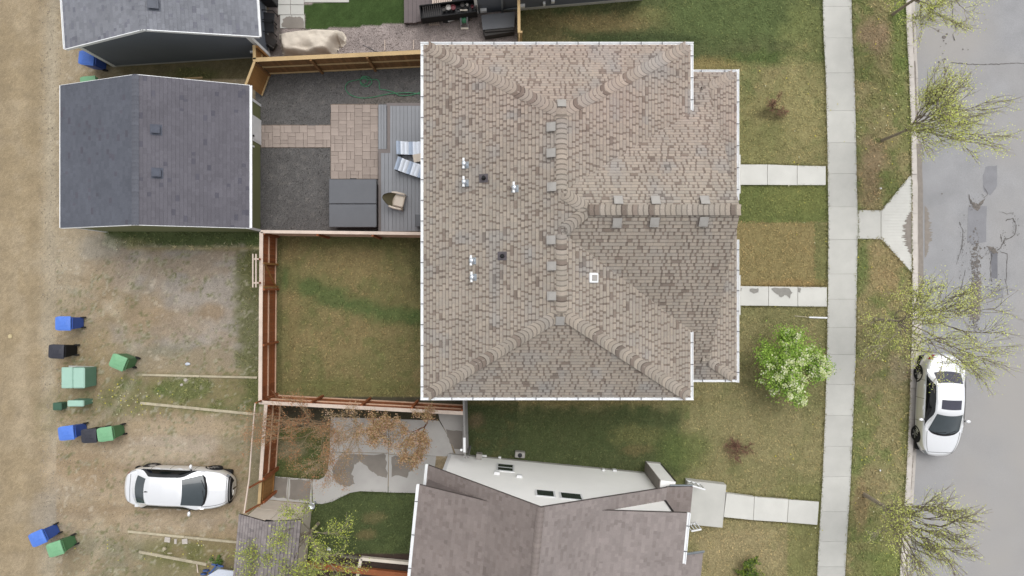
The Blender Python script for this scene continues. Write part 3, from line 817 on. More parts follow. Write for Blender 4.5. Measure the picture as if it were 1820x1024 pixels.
# street repairs and cracks
def patch(poly, mat, seed=1, jag=0.8, name='road_patch', z=-0.112):
    o = decal(poly, z, mat, name, jag, seed, 4); o['kind'] = 'structure'; return o
patch([(1752, 296), (1774, 294), (1776, 312), (1770, 336), (1760, 348), (1748, 340), (1746, 315)], MT['asphalt_patch'], 1)
patch([(1720, 368), (1754, 366), (1752, 430), (1730, 436), (1719, 430)], MT['asphalt_patch'], 2, 0.8)
patch([(1760, 446), (1786, 450), (1787, 498), (1762, 494)], MT['asphalt_patch_dark'], 3, 0.7)
patch([(1762, 512), (1784, 510), (1784, 530), (1766, 533)], MT['asphalt_patch'], 4, 1.5, z=-0.104)
patch([(1724, 354), (1730, 360), (1738, 362), (1752, 352), (1746, 364), (1738, 376), (1728, 368)], MT['crumble'], 7, 1.4, z=-0.106)
patch([(1754, 436), (1768, 442), (1776, 450), (1766, 450), (1758, 444)], MT['crumble'], 8, 1.4, z=-0.106)
def rubble(name, n, regions, seed, mat, s0=.4, s1=1.5):
    r = random.Random(seed); mb = MB()
    for k in range(n):
        (cx, cy, sx, sy) = r.choice(regions); x, y = r.gauss(cx, sx), r.gauss(cy, sy); s = r.uniform(s0, s1) / 40; an = r.uniform(0, 6.28); el = r.uniform(.5, 2.2)
        c = P(x, y, -.1)
        mb.face([(c.x + s * (el * math.cos(t) * math.cos(an) - math.sin(t) * math.sin(an)) * r.uniform(.6, 1.2), c.y + s * (el * math.cos(t) * math.sin(an) + math.sin(t) * math.cos(an)) * r.uniform(.6, 1.2), -.1005 + .00001 * k) for t in (0, 1.0, 2.1, 3.1, 4.2, 5.2)])
    o = obj(name, mb, mat); o['kind'] = 'stuff'; return tag(o, 'broken asphalt crumbs in the worn centre of the street', 'asphalt rubble')
rubble('asphalt_rubble', 620, [(1733, 450, 6, 22), (1734, 490, 5, 24), (1733, 530, 5, 20), (1731, 560, 5, 18)], 2, MT['crumble'])
rubble('asphalt_rubble', 300, [(1770, 516, 12, 10), (1728, 362, 8, 8), (1760, 446, 8, 6), (1766, 500, 8, 6), (1784, 430, 3, 9), (1805, 400, 3, 9), (1712, 430, 4, 20), (1708, 520, 4, 26)], 3, MT['crack'], .25, .9)
patch([(1727, 500), (1743, 498), (1744, 530), (1741, 566), (1725, 568), (1724, 530)], M('worn_asphalt', C(146, 139, 133), .95, .2, 14, .3, 60), 5, 1.6, z=-.1025)
def crack(pts, wpx, seed, name='crack'):
    r = random.Random(seed); L_ = []; R_ = []
    fine = []
    for (a, b) in zip(pts[:-1], pts[1:]):
        n = max(2, int(math.dist(a, b) / 4))
        for k in range(n):
            t = k / n; fine.append((a[0] + (b[0] - a[0]) * t + r.uniform(-1, 1) * .8, a[1] + (b[1] - a[1]) * t + r.uniform(-1, 1) * .8))
    fine.append(pts[-1])
    wpx *= .75
    mb = MB()
    for (a, b) in zip(fine[:-1], fine[1:]):
        d = Vector((b[0] - a[0], b[1] - a[1], 0)); 
        if d.length < .01: continue
        d.normalize(); nx, ny = -d.y, d.x; w0 = wpx * r.uniform(0.3, 1.0) / 2
        mb.face([P(a[0] - nx * w0, a[1] - ny * w0, -0.0995), P(b[0] - nx * w0, b[1] - ny * w0, -0.0995), P(b[0] + nx * w0, b[1] + ny * w0, -0.0995), P(a[0] + nx * w0, a[1] + ny * w0, -0.0995)][::-1])
    o = obj(name, mb, MT['crack']); o['kind'] = 'structure'
crack([(1690, 111), (1720, 114), (1745, 115), (1775, 114), (1800, 112), (1850, 114)], 1.9, 1)
crack([(1787, 392), (1800, 388), (1806, 400), (1804, 418), (1785, 428), (1778, 440), (1772, 445)], 2.4, 2)
crack([(1779, 416), (1780, 430)], 3, 3); crack([(1762, 500), (1760, 470), (1764, 448)], 1.6, 21); crack([(1776, 446), (1790, 452), (1788, 500), (1792, 524)], 1.8, 22); crack([(1757, 508), (1748, 512)], 1.2, 23); crack([(1792, 514), (1804, 516)], 1.2, 24); crack([(1776, 376), (1790, 380), (1802, 378)], 1.2, 25); crack([(1748, 352), (1756, 346), (1748, 330)], 1.2, 26)
crack([(1692, 0), (1694, 30), (1692, 48)], 1.6, 4); crack([(1693, 60), (1697, 72)], 2.5, 5)
crack([(1722, 345), (1726, 362)], 2.5, 6); crack([(1726, 545), (1732, 580)], 3.0, 8)
crack([(1706, 395), (1712, 412), (1710, 440), (1700, 470)], 1.6, 9); crack([(1716, 480), (1706, 520), (1702, 560)], 1.4, 10)
rr = random.Random(11)
mb = MB()
for i in range(26):
    x = rr.gauss(1676, 5) if i < 14 else rr.uniform(1660, 1740); y = rr.uniform(70, 150) if i < 14 else rr.uniform(20, 600); s = rr.uniform(0.6, 1.9) / 40 * 1.1
    c = P(x, y, -0.1005)
    mb.face([(c.x + s * math.cos(t), c.y + s * math.sin(t), -0.1005) for t in np.linspace(0, 5.6, 8)])
c = P(1678, 66, -0.1005)
mb.face([(c.x + 0.09 * math.cos(t), c.y + 0.07 * math.sin(t), -0.1005) for t in np.linspace(0, 5.6, 8)])
o = obj('oil_spots', mb, MT['crumble']); o['kind'] = 'structure'

# front paths
def three_slabs(name, pts_top, pts_bot, zs, mat, z0=-0.1):
    g = bpy.data.objects.new(name, None); COL.objects.link(g); g['kind'] = 'structure'
    for i in range(len(pts_top) - 1):
        a, b = pts_top[i], pts_top[i + 1]; c, d = pts_bot[i + 1], pts_bot[i]
        slab_px([(a[0] + .4, a[1]), (b[0] - .4, b[1]), (c[0] - .4, c[1]), (d[0] + .4, d[1])], z0, zs[i], mat, g)
    return g
pA = three_slabs('front_path', [(1310, 292.5), (1364, 292.5), (1417, 294.5), (1468, 295.5)], [(1310, 328.5), (1364, 328.5), (1417, 329), (1468, 329)], [0.10, 0.07, 0.045], MT['concrete_white'])
pB = three_slabs('front_path', [(1308, 508.5), (1366, 509.5), (1418, 510), (1470, 510.5)], [(1308, 543), (1366, 543.5), (1418, 544.5), (1470, 545)], [0.10, 0.07, 0.045], MT['concrete_white'])
for poly, sd in (([(1332, 513), (1348, 513), (1348, 520), (1340, 522), (1333, 518)], 1), ([(1370, 512), (1402, 512), (1408, 520), (1404, 530), (1396, 524), (1388, 528), (1378, 521)], 2), ([(1418, 512), (1423, 512), (1422, 520), (1418, 519)], 3), ([(1314, 512), (1319, 512), (1318, 518), (1314, 518)], 4)):
    zz = 0.108 if sd in (1, 4) else 0.078 if sd == 2 else 0.053
    o = decal(poly, zz + 0.002, MT['stain'], 'water_stain', 1.0, sd, 4); o.parent = pB
pC = three_slabs('house_path', [(1291, 877), (1341, 883.5), (1402, 888), (1456, 892)], [(1286, 919), (1339, 924.5), (1399, 928.5), (1453, 933)], [0.26, 0.15, 0.06], MT['concrete_white'])

# south-west patio with joints
pt = bpy.data.objects.new('concrete_patio', None); COL.objects.link(pt); pt['kind'] = 'structure'
def ppoly(poly, mat=MT['concrete_grey'], z=0.035): return slab_px(poly, -0.1, z, mat, pt)
ppoly([(588, 742), (690, 744.5), (690, 805), (586, 803)])
ppoly([(691.2, 744.5), (780, 748), (797, 776), (806, 805), (808, 812), (691.2, 807)])
ppoly([(781.5, 747), (779, 735), (824, 737), (825, 812), (812, 812), (800, 780)])
curve = [(586, 804), (690, 806.2), (689, 875), (640, 873), (622, 876), (606, 884), (590, 892), (572, 896), (556, 895), (555, 852), (566, 853), (576, 848), (582, 836)]
ppoly(curve)
ppoly([(691.2, 808.2), (775, 811), (768, 877), (690.4, 875.3)])
ppoly([(514, 849), (553.8, 852), (554, 895), (511, 891)])
ppoly([(476, 846), (512.8, 849), (510, 891), (473, 888)])
def wet(poly, sd, jag=2.0): 
    o = decal(poly, 0.0395, MT['concrete_wet'], 'damp_patch', jag, sd, 4); o.parent = pt
wet([(605, 808), (684, 808), (686, 815), (688, 850), (672, 846), (660, 838), (648, 826), (640, 820), (630, 826), (626, 842), (630, 860), (612, 866), (596, 856), (590, 836)], 1)
wet([(694, 811), (735, 812), (732, 835), (724, 848), (696, 846)], 2)
wet([(516, 852), (552, 854), (550, 890), (514, 888)], 3, 1.2); wet([(482, 848), (511, 850), (509, 886), (486, 884), (478, 868)], 4, 1.2)
wet([(792, 762), (820, 766), (822, 800), (812, 800), (800, 786)], 5)
ppoly([(513.5, 848.6), (514.1, 848.6), (511.9, 892), (511.2, 892)], MT['concrete'], 0.041)

# paved patio of the middle lot: every paver its own piece
pg = bpy.data.objects.new('paved_patio', None); COL.objects.link(pg); pg['kind'] = 'structure'
rp = random.Random(21)
PAVE = {}
def paver(px0, py0, px1, py1):
    a = P(px0, py1, 0.04); b = P(px1, py0, 0.04)
    w_, h_ = b.x - a.x, b.y - a.y
    key = (round(w_, 2), round(h_, 2))
    if key not in PAVE: PAVE[key] = MB().box(-w_ / 2 + .004, -h_ / 2 + .004, 0, w_ / 2 - .004, h_ / 2 - .004, 0.08, bev=0.006).mesh('paver', MT['paver'])
    o = bpy.data.objects.new('paver', PAVE[key]); COL.objects.link(o); o.parent = pg
    o.location = ((a.x + b.x) / 2, (a.y + b.y) / 2, -0.04 + rp.uniform(-.003, .004))
def lay(x0, y0, x1, y1, nx, ny, seed):
    """random ashlar pattern on an nx by ny grid of modules"""
    r = random.Random(seed); occ = [[False] * nx for _ in range(ny)]
    mx, my = (x1 - x0) / nx, (y1 - y0) / ny
    for j in range(ny):
        for i in range(nx):
            if occ[j][i]: continue
            for (w_, h_) in r.sample([(2, 2), (2, 2), (2, 1), (1, 2), (2, 2)], 5) + [(1, 1)]:
                if i + w_ <= nx and j + h_ <= ny and not any(occ[j + b][i + a] for a in range(w_) for b in range(h_)):
                    for a in range(w_):
                        for b in range(h_): occ[j + b][i + a] = True
                    paver(x0 + i * mx, y0 + j * my, x0 + (i + w_) * mx, y0 + (j + h_) * my)
                    break
lay(588, 186, 672, 318, 12, 19, 4)
lay(463.5, 223, 587.6, 262, 18, 6, 9)
mb = MB(); a = P(463, 263); b = P(588, 222); mb.box(a.x, a.y, -0.05, b.x, b.y, 0.005); a = P(587.5, 319); b = P(673, 185); mb.box(a.x, a.y, -0.06, b.x, b.y, 0.0055)
obj('joint_sand', mb, M('joint_sand', C(132, 118, 106), 0.95, 0.1, 5, 0.2, 60), pg)
# north yard concrete slabs
cp = bpy.data.objects.new('yard_slabs', None); COL.objects.link(cp); cp['kind'] = 'structure'
for (x0, y0, x1, y1) in ((494, -20, 516, 8), (517, -20, 540, 8), (494, 9, 516, 26), (517, 9, 540, 26), (498, 27, 518, 50), (519, 27, 541, 50), (541, -20, 620, 4), (621, -20, 715, -3)):
    slab_px([(x0, y0), (x1, y0), (x1, y1), (x0, y1)], -0.1, 0.03, MT['concrete'] if True else None, cp)
o = decal([(503, 34), (512, 29), (522, 31), (530, 29), (539, 34), (540, 49), (500, 49)], 0.035, MT['concrete_wet'], 'damp_patch', 1.5, 3, 3); o.parent = cp

# ---------------------------------------------------------------- roofs
def clip_poly(sub, clip):
    """Sutherland-Hodgman, clip convex CCW"""
    out = sub
    n = len(clip)
    for i in range(n):
        ax, ay = clip[i]; bx, by = clip[(i + 1) % n]
        inp = out; out = []
        if not inp: return []
        def side(p): return (bx - ax) * (p[1] - ay) - (by - ay) * (p[0] - ax)
        for k in range(len(inp)):
            p, q = inp[k], inp[(k + 1) % len(inp)]
            sp_, sq = side(p), side(q)
            if sp_ >= 0:
                out.append(p)
                if sq < 0:
                    t = sp_ / (sp_ - sq); out.append((p[0] + (q[0] - p[0]) * t, p[1] + (q[1] - p[1]) * t))
            elif sq >= 0:
                t = sp_ / (sp_ - sq); out.append((p[0] + (q[0] - p[0]) * t, p[1] + (q[1] - p[1]) * t))
    return out

def frame_of(pts, down):
    """plane frame: origin, u (along eave), v (up slope), n; down = horizontal downhill direction"""
    p0 = Vector(pts[0]); nrm = Vector((0, 0, 0))
    for i in range(len(pts)):
        a, b = Vector(pts[i]), Vector(pts[(i + 1) % len(pts)])
        nrm += a.cross(b)
    nrm.normalize()
    if nrm.z < 0: nrm = -nrm
    u = Vector((0, 0, 1)).cross(nrm)
    if u.length < 1e-5: u = Vector((0, 0, 1)).cross(Vector((down[0], down[1], 0)))
    u.normalize(); v = nrm.cross(u).normalized()
    return p0, u, v, nrm

def shingles(mb, pts, course=0.134, tabw=(0.08, 0.24), gapw=(0.045, 0.085), thick=0.02, colfn=None, seed=0, lam=True, lift=0.0, vref=None, shade_band=0.62):
    """real shingle tabs laid in courses over the convex polygon pts"""
    r = random.Random(seed)
    o, u, v, n = frame_of(pts, (0, 0))
    if vref is not None: o = Vector(vref)
    p2 = [((Vector(p) - o).dot(u), (Vector(p) - o).dot(v)) for p in pts]
    ar = sum(p2[i][0] * p2[(i + 1) % len(p2)][1] - p2[(i + 1) % len(p2)][0] * p2[i][1] for i in range(len(p2)))
    if ar < 0: p2 = p2[::-1]
    umin, umax = min(p[0] for p in p2), max(p[0] for p in p2)
    vmin, vmax = min(p[1] for p in p2), max(p[1] for p in p2)
    k0 = math.floor(vmin / course); k1 = math.ceil(vmax / course)
    for k in range(k0, k1 + 1):
        v0, v1 = k * course, (k + 1) * course
        x = umin - r.uniform(0, 0.4); light = r.random() < 0.5
        while x < umax:
            wdt = r.uniform(*tabw) if light else r.uniform(*gapw)
            if lam:
                t = thick if light else thick * 0.45
            else:
                t = thick * r.uniform(0.8, 1.15)
            q = clip_poly([(x, v0), (x + wdt, v0), (x + wdt, v1 + 0.004), (x, v1 + 0.004)], p2)
            if len(q) >= 3:
                cx = sum(a[0] for a in q) / len(q); cy = sum(a[1] for a in q) / len(q)
                W_ = o + u * cx + v * cy
                col = colfn(W_, light, r)
                top = []; bot = []
                for a, b in q:
                    h = lift + t * (1.0 - 0.85 * min(1, max(0, (b - v0) / course))) + 0.002
                    base = o + u * a + v * b
                    top.append(base + n * h); bot.append(base + n * lift)
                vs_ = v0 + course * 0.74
                if lam and shade_band:
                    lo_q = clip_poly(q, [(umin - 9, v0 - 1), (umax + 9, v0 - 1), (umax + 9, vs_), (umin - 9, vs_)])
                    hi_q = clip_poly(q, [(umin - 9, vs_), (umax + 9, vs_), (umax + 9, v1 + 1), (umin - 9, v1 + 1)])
                    for qq, cc in ((lo_q, col), (hi_q, (col[0] * shade_band, col[1] * shade_band, col[2] * shade_band, 1))):  # upper strip darkened: printed shadow band and the next butt's shade painted in
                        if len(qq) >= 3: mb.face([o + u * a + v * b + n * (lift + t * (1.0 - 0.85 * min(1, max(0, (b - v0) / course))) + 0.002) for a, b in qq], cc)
                else: mb.face(top, col)
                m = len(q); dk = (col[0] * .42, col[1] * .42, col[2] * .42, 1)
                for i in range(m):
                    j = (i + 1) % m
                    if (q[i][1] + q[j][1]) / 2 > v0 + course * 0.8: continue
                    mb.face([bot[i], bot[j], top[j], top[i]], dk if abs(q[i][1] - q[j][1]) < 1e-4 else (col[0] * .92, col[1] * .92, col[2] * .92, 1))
            x += wdt
            light = (not light) if lam else True
def slab_roof(mb, pts, th=0.12, col=None):
    """the deck under the shingles, with a thickness"""
    n = len(pts); P3 = [Vector(p) for p in pts]
    ar = sum(P3[i].x * P3[(i + 1) % n].y - P3[(i + 1) % n].x * P3[i].y for i in range(n))
    if ar < 0: P3 = P3[::-1]
    d = Vector((0, 0, th))
    vs = [p - Vector((0, 0, 0.001)) for p in P3] + [p - d for p in P3]
    fs = [tuple(range(n)), tuple(range(2 * n - 1, n - 1, -1))] + [(i + n, (i + 1) % n + n, (i + 1) % n, i) for i in range(n)]
    mb.add(vs, fs, col)

MAIN_L = [C(170, 160, 149), C(174, 163, 150), C(166, 157, 146), C(169, 158, 146), C(167, 157, 145)]
MAIN_D = [C(137, 124, 114), C(130, 118, 109), C(143, 130, 120), C(138, 126, 117)]
def main_col(W_, light, r):
    # batches of shingles differ: pinker towards the north-east, greyer in places
    pk = vnoise(np.array(W_.x * 0.8 + 40), np.array(W_.y * 0.8 + 11), 3) ; gy_ = vnoise(np.array(W_.x * 1.7 + 9), np.array(W_.y * 1.7 + 70), 8)
    northness = min(1, max(0, (W_.y - 3.2) / 3.0)) * (0.45 + 0.55 * min(1, max(0, (W_.x + 2.0) / 3.0)))
    c = list(r.choice(MAIN_L if (light or r.random() < .28) else MAIN_D))
    if light and r.random() < 0.04: c = list(r.choice(MAIN_D))
    f = r.uniform(0.97, 1.03)
    p_ = northness * (0.35 + 0.9 * float(pk))
    c[0] *= 1 + 0.045 * p_; c[1] *= 1 - 0.02 * p_; c[2] *= 1 - 0.01 * p_
    g_ = max(0, float(gy_) - 0.62) * 1.4
    m = (c[0] + c[1] + c[2]) / 3
    return tuple([(a * (1 - g_) + m * g_ * 0.95) * f for a in c[:3]] + [1])
def plain_col(base, var=0.10, spot=0.0, spotc=None, pn=0.0):
    def fn(W_, light, r):
        f = r.uniform(1 - var, 1 + var)
        c = spotc if (spotc and r.random() < spot) else base
        q = 1 + pn * (float(vnoise(np.array(W_.x * 1.3 + 40), np.array(W_.y * 1.3 + 11), 5)) - 0.5)
        return (c[0] * f * q, c[1] * f * q, c[2] * f * q, 1)
    return fn

capc_ = ['roof colours']
def cap_pieces(parent, a, b, n, cols, wd=0.30, name='ridge_cap', seed=0, vdir=None, exp=None, bow=True, droop=0.035, shade_band=.60, lift=.55):
    """individual ridge or hip cap shingles from a (low end) to b"""
    r = random.Random(seed)
    a, b = Vector(a), Vector(b); d = (b - a); L = d.length; d.normalize()
    if bow: a = a + d * .22; L -= .22
    s = d.cross(Vector((0, 0, 1))).normalized(); up = s.cross(d)
    step = L / n
    for k in range(n):
        c = r.choice(cols) if cols is not capc_ else main_col(a + d * (k * step), r.random() > .14, r); f = r.uniform(0.94, 1.08); c = (c[0] * f, c[1] * f, c[2] * f, 1)
        mb = MB(); segs = 6; top = []; low = []
        ln = step * 1.12
        for i in range(segs + 1):
            t = -1 + 2 * i / segs
            dz = -droop * t * t * 1.0
            back = -(0.15 * t * t) if bow else -0.03 * t * t
            top.append((s * (t * wd / 2) + up * (dz + 0.036 * lift) + d * back, s * (t * wd / 2) + up * (dz + 0.018 * lift) + d * (step * .74 + back), s * (t * wd / 2) + up * (dz + 0.010) + d * (ln + back)))
            low.append(s * (t * wd / 2) + up * (dz + 0.0) + d * back)
        for i in range(segs):
            mb.face([top[i][0], top[i + 1][0], top[i + 1][1], top[i][1]], c)
            mb.face([top[i][1], top[i + 1][1], top[i + 1][2], top[i][2]], (c[0] * shade_band, c[1] * shade_band, c[2] * shade_band, 1))  # shade under the next cap's butt painted in as a darker end strip
            mb.face([low[i], low[i + 1], top[i + 1][0], top[i][0]], (c[0] * (.35 if lift > .5 else .8), c[1] * (.35 if lift > .5 else .8), c[2] * (.35 if lift > .5 else .8), 1))  # cap's front edge darkened as well, its shade put into the colour
        me = mb.mesh(name, MT['shingle'])
        o = bpy.data.objects.new(name, me); COL.objects.link(o); o.parent = parent
        o.matrix_parent_inverse = parent.matrix_basis.inverted()
        o.location = a + d * (k * step)

def gutter(parent, a, b, out, wd=0.108, dep=0.10, straps=0.74, name='gutter', mat=None):
    """open K gutter from a to b (top inner edge), out = horizontal outward direction; straps across it"""
    a, b = Vector(a), Vector(b); d = (b - a); L = d.length; d.normalize(); o_ = Vector(out).normalized(); z = Vector((0, 0, 1))
    mb = MB()
    prof = [(0, 0), (0, -dep), (wd * .8, -dep), (wd, -0.02), (wd, 0.012), (wd - .028, 0.012), (wd - .028, -0.02), (wd * .72, -.04), (0.012, -.04), (0.012, 0)]
    A = [a + o_ * x + z * y for x, y in prof]; B = [b + o_ * x + z * y for x, y in prof]
    n = len(prof)
    for i in range(n):
        j = (i + 1) % n
        mb.face([A[i], A[j], B[j], B[i]])
    mb.face(A[::-1]); mb.face(B)
    g = obj(name, mb, mat or MT['white_metal'], parent, True)
    if straps:
        k = max(1, int(L / straps)); me = MB().box(-0.014, -0.005, -0.006, 0.014, wd - 0.005, 0.004).mesh('strap', MT['hanger'])
        ang = math.atan2(d.y, d.x)
        flip = (Matrix.Rotation(ang, 3, 'Z') @ Vector((0, 1, 0))).dot(o_) < 0
        for i in range(k):
            p = a + d * ((i + 0.5) * L / k)
            s_ = bpy.data.objects.new('strap', me); COL.objects.link(s_); s_.parent = g
            s_.location = p + z * 0.018; s_.rotation_euler = (0, 0, ang + (math.pi if flip else 0))
    return g

MT['flange'] = M('vent_flange', C(140, 130, 122), 0.8)
def box_vent(parent, px, py, plane, mat_top='grey_vent', w_=0.29, name='roof_vent', flange='flange'):
    """square slant-topped roof vent standing on a plane (origin,normal)"""
    po, pn = plane
    # solve for the point on the plane seen at that photo pixel
    dx, dy = (px - 910) / K, (512 - py) / K
    # X = dx*(H-z), Y = dy*(H-z), n.(X-po)=0
    t = (pn.dot(po) - pn.z * H) / (pn.x * dx + pn.y * dy - pn.z)   # t = H-z
    W_ = Vector((dx * t, dy * t, H - t))
    down = Vector((pn.x, pn.y, 0)).normalized()
    s = Vector((-down.y, down.x, 0))
    e = thing(name, None, None, W_) if False else None
    mb = MB(); h = 0.15; a = w_ / 2
    sl = -math.hypot(pn.x, pn.y) / pn.z
    def pt(x, y, z): return W_ + down * x + s * y + Vector((0, 0, sl * x + z))
    # flange
    mb.face([pt(-a - .07, -a - .06, .018), pt(a + .03, -a - .06, .018), pt(a + .03, a + .06, .018), pt(-a - .07, a + .06, .018)])
    o = obj(name, mb, MT[flange], parent, True)
    m2 = MB()
    q = [pt(-a * .9, -a * .8, .02), pt(a * .7, -a * .8, .02), pt(a * .7, a * .8, .02), pt(-a * .9, a * .8, .02)]
    t_ = [pt(-a * .9, -a * .8, h), pt(a * .7, -a * .8, h), pt(a * .7, a * .8, h), pt(-a * .9, a * .8, h)]
    for i in range(4): j = (i + 1) % 4; m2.face([q[i], q[j], t_[j], t_[i]])
    c1 = obj('louvre', m2, MT['vent_side'], o)
    m3 = MB()
    tt = [pt(-a, -a, h), pt(a, -a, h * .95), pt(a, a, h * .95), pt(-a, a, h)]
    lo = [p - Vector((0, 0, .035)) for p in tt]
    m3.face(tt[::-1] if (tt[1] - tt[0]).cross(tt[2] - tt[1]).z < 0 else tt)
    for i in range(4): j = (i + 1) % 4; m3.face([lo[i], lo[j], tt[j], tt[i]])
    obj('hood', m3, MT[mat_top], o)
    return o
def on_plane(px, py, plane):
    po, pn = plane
    dx, dy = (px - 910) / K, (512 - py) / K
    t = (pn.dot(po) - pn.z * H) / (pn.x * dx + pn.y * dy - pn.z)
    return Vector((dx * t, dy * t, H - t))

# ============ the big brown house
ZE, ZR, ZC, ZP = 5.5, 7.75, 8.2, 4.2
WX, EX_, NY, SY = -3.205, 6.472, 8.82, -3.96
RX, RN, RS = 1.633, 5.785, -0.816
CY = 2.525; CXW, CXE = 2.45, 7.38
NYP, SYP, EXP = 8.21, -3.655, 8.58
sN = 0.70; sS = 0.665
sE = (ZR - ZE) / (EX_ - RX)
house = thing('brown_house', 'big two-storey duplex with a mottled brown shingle hip roof, largest building in the middle', 'house', (RX, CY, 0))
wm = MB()
wm.box(WX + .45, SY + .45, 0, EX_ - .45, NY - .45, ZE - .12)
wm.box(EX_ - .45 + .002, SYP + .45, 0, EXP - 1.45, NYP - .45, ZP - .12)
wm.box(EX_ - .46, -1.4, ZP - .3, CXE - .35, 6.1, ZE + 0.1)
obj('wall', wm, MT['tan_siding'], house, True)
HS_LATER = [[(WX + .449, NY - .45, .1), (WX + .449, SY + .45, .1), (WX + .449, SY + .45, ZE - .13), (WX + .449, NY - .45, ZE - .13)], [(WX + .45, SY + .449, .1), (EX_ - .45, SY + .449, .1), (EX_ - .45, SY + .449, ZE - .13), (WX + .45, SY + .449, ZE - .13)], [(EX_ - .45, NY - .449, .1), (WX + .45, NY - .449, .1), (WX + .45, NY - .449, ZE - .13), (EX_ - .45, NY - .449, ZE - .13)]]
deckm = MB(); shm = MB()
def zN(y): return ZC - sN * (y - CY)
def zS(y): return ZC - sS * (CY - y)
yN5 = CY + (ZC - ZE) / sN; yS5 = CY - (ZC - ZE) / sS
bN = CY + (ZC - ZR) / sN; bS = CY - (ZC - ZR) / sS
NWp, NEp, SEp, SWp = (WX, NY, ZE), (EX_, NY, ZE), (EX_, SY, ZE), (WX, SY, ZE)
RNp, RSp = (RX, RN, ZR), (RX, RS, ZR)
HBN, HBS = (RX, bN, ZR), (RX, bS, ZR)
APX = (CXW, CY, ZC)
VN, VS = (EX_, yN5, ZE), (EX_, yS5, ZE)
planes = []
def roofp(pts, seed, vref=None): 
    slab_roof(deckm, pts, 0.14, None)
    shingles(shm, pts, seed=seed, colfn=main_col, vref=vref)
    o, u, v, n = frame_of(pts, (0, 0)); planes.append((Vector(pts[0]), n)); return (Vector(pts[0]), n)
pW = roofp([NWp, SWp, RSp, RNp], 1)
pN = roofp([NEp, NWp, RNp], 2)
pS = roofp([SWp, SEp, RSp], 3)
pE1 = roofp([NEp, RNp, HBN, VN], 4, NEp)
pE2 = roofp([SEp, VS, HBS, RSp], 5, NEp)
pHip = roofp([HBN, APX, HBS], 6)
# cross gable north and south slopes, and the lower front hip
zrake = 4.2 + 0.42 * (EXP - CXE)
yNr = CY + (ZC - zrake) / sN; ySr = CY - (ZC - zrake) / sS
APE = (CXE, CY, ZC)
HN = (CXE, yNr, zrake); HS = (CXE, ySr, zrake)
NYq = CY + (ZC - ZP) / sN; SYq = CY - (ZC - ZP) / sS
cN = [APX, APE, (CXE, yN5, ZE), VN, HBN]
pCN = roofp([HBN, VN, (CXE, yN5, ZE), APE, APX], 7, (CXE, NYq, ZP))
pCS = roofp([HBS, APX, APE, (CXE, yS5, ZE), VS], 8, (CXE, SYq, ZP))
pl = roofp([(6.2, yN5 + .002, ZE - .002), (6.2, NYq, ZP), (CXE, NYq, ZP), (CXE, yN5 + .002, ZE - .002)], 9, (CXE, NYq, ZP))
roofp([(CXE, NYq, ZP), (EXP, NYq, ZP), HN], 9, (CXE, NYq, ZP))
pl2 = roofp([(6.2, yS5 - .002, ZE - .002), (CXE, yS5 - .002, ZE - .002), (CXE, SYq, ZP), (6.2, SYq, ZP)], 10, (CXE, SYq, ZP))
roofp([(CXE, SYq, ZP), HS, (EXP, SYq, ZP)], 10, (CXE, SYq, ZP))
pE = roofp([(EXP, NYq, ZP), HN, HS, (EXP, SYq, ZP)], 11, (EXP, NYq, ZP))
roofp([HN, (CXE - .3, yNr, zrake + .126), (CXE - .3, ySr, zrake + .126), HS], 12, (EXP, NYq, ZP))
o = obj('roof_deck', deckm, M('roof_underlay', C(110, 100, 92), 0.9), house, True)
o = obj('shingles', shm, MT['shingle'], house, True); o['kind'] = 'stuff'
# gable wall over the porch, fascia boards
gm = MB(); gx_ = CXE - .32
gm.face([(gx_, yNr - .1, zrake), (gx_, ySr + .1, zrake), (gx_, CY, ZC - .14)][::-1])
obj('gable_wall', gm, MT['tan_siding'], house, True)
# fascia
fm_ = MB()
for (a, b) in ((NWp, SWp), (SWp, SEp), (NEp, NWp), (NEp, (EX_, yN5, ZE)), (SEp, (EX_, yS5, ZE)), ((EXP, NYq, ZP), (EXP, SYq, ZP)), ((6.72, NYq, ZP), (EXP, NYq, ZP)), ((6.72, SYq, ZP), (EXP, SYq, ZP))):
    fm_.bar(Vector(a) - Vector((0, 0, .1)), Vector(b) - Vector((0, 0, .1)), .022, .17)
obj('fascia', fm_, MT['white_metal'], house, True)
# gutters
gutter(house, NWp, SWp, (-1, 0, 0)); gutter(house, (WX - .12, NY, ZE), (EX_ + .12, NY, ZE), (0, 1, 0)); gutter(house, (WX - .12, SY, ZE), (EX_ + .12, SY, ZE), (0, -1, 0))
gutter(house, (EX_, NY, ZE), (EX_, yN5 + .05, ZE), (1, 0, 0)); gutter(house, (EX_, SY, ZE), (EX_, yS5 - .05, ZE), (1, 0, 0))
gutter(house, (EXP, NYq + .12, ZP), (EXP, 3.35, ZP), (1, 0, 0), .10); gutter(house, (EXP, 1.85, ZP), (EXP, SYq - .12, ZP), (1, 0, 0), .10)
gutter(house, (6.78, NYq, ZP), (EXP, NYq, ZP), (0, 1, 0), .10); gutter(house, (6.85, SYq, ZP), (EXP, SYq, ZP), (0, -1, 0), .10)
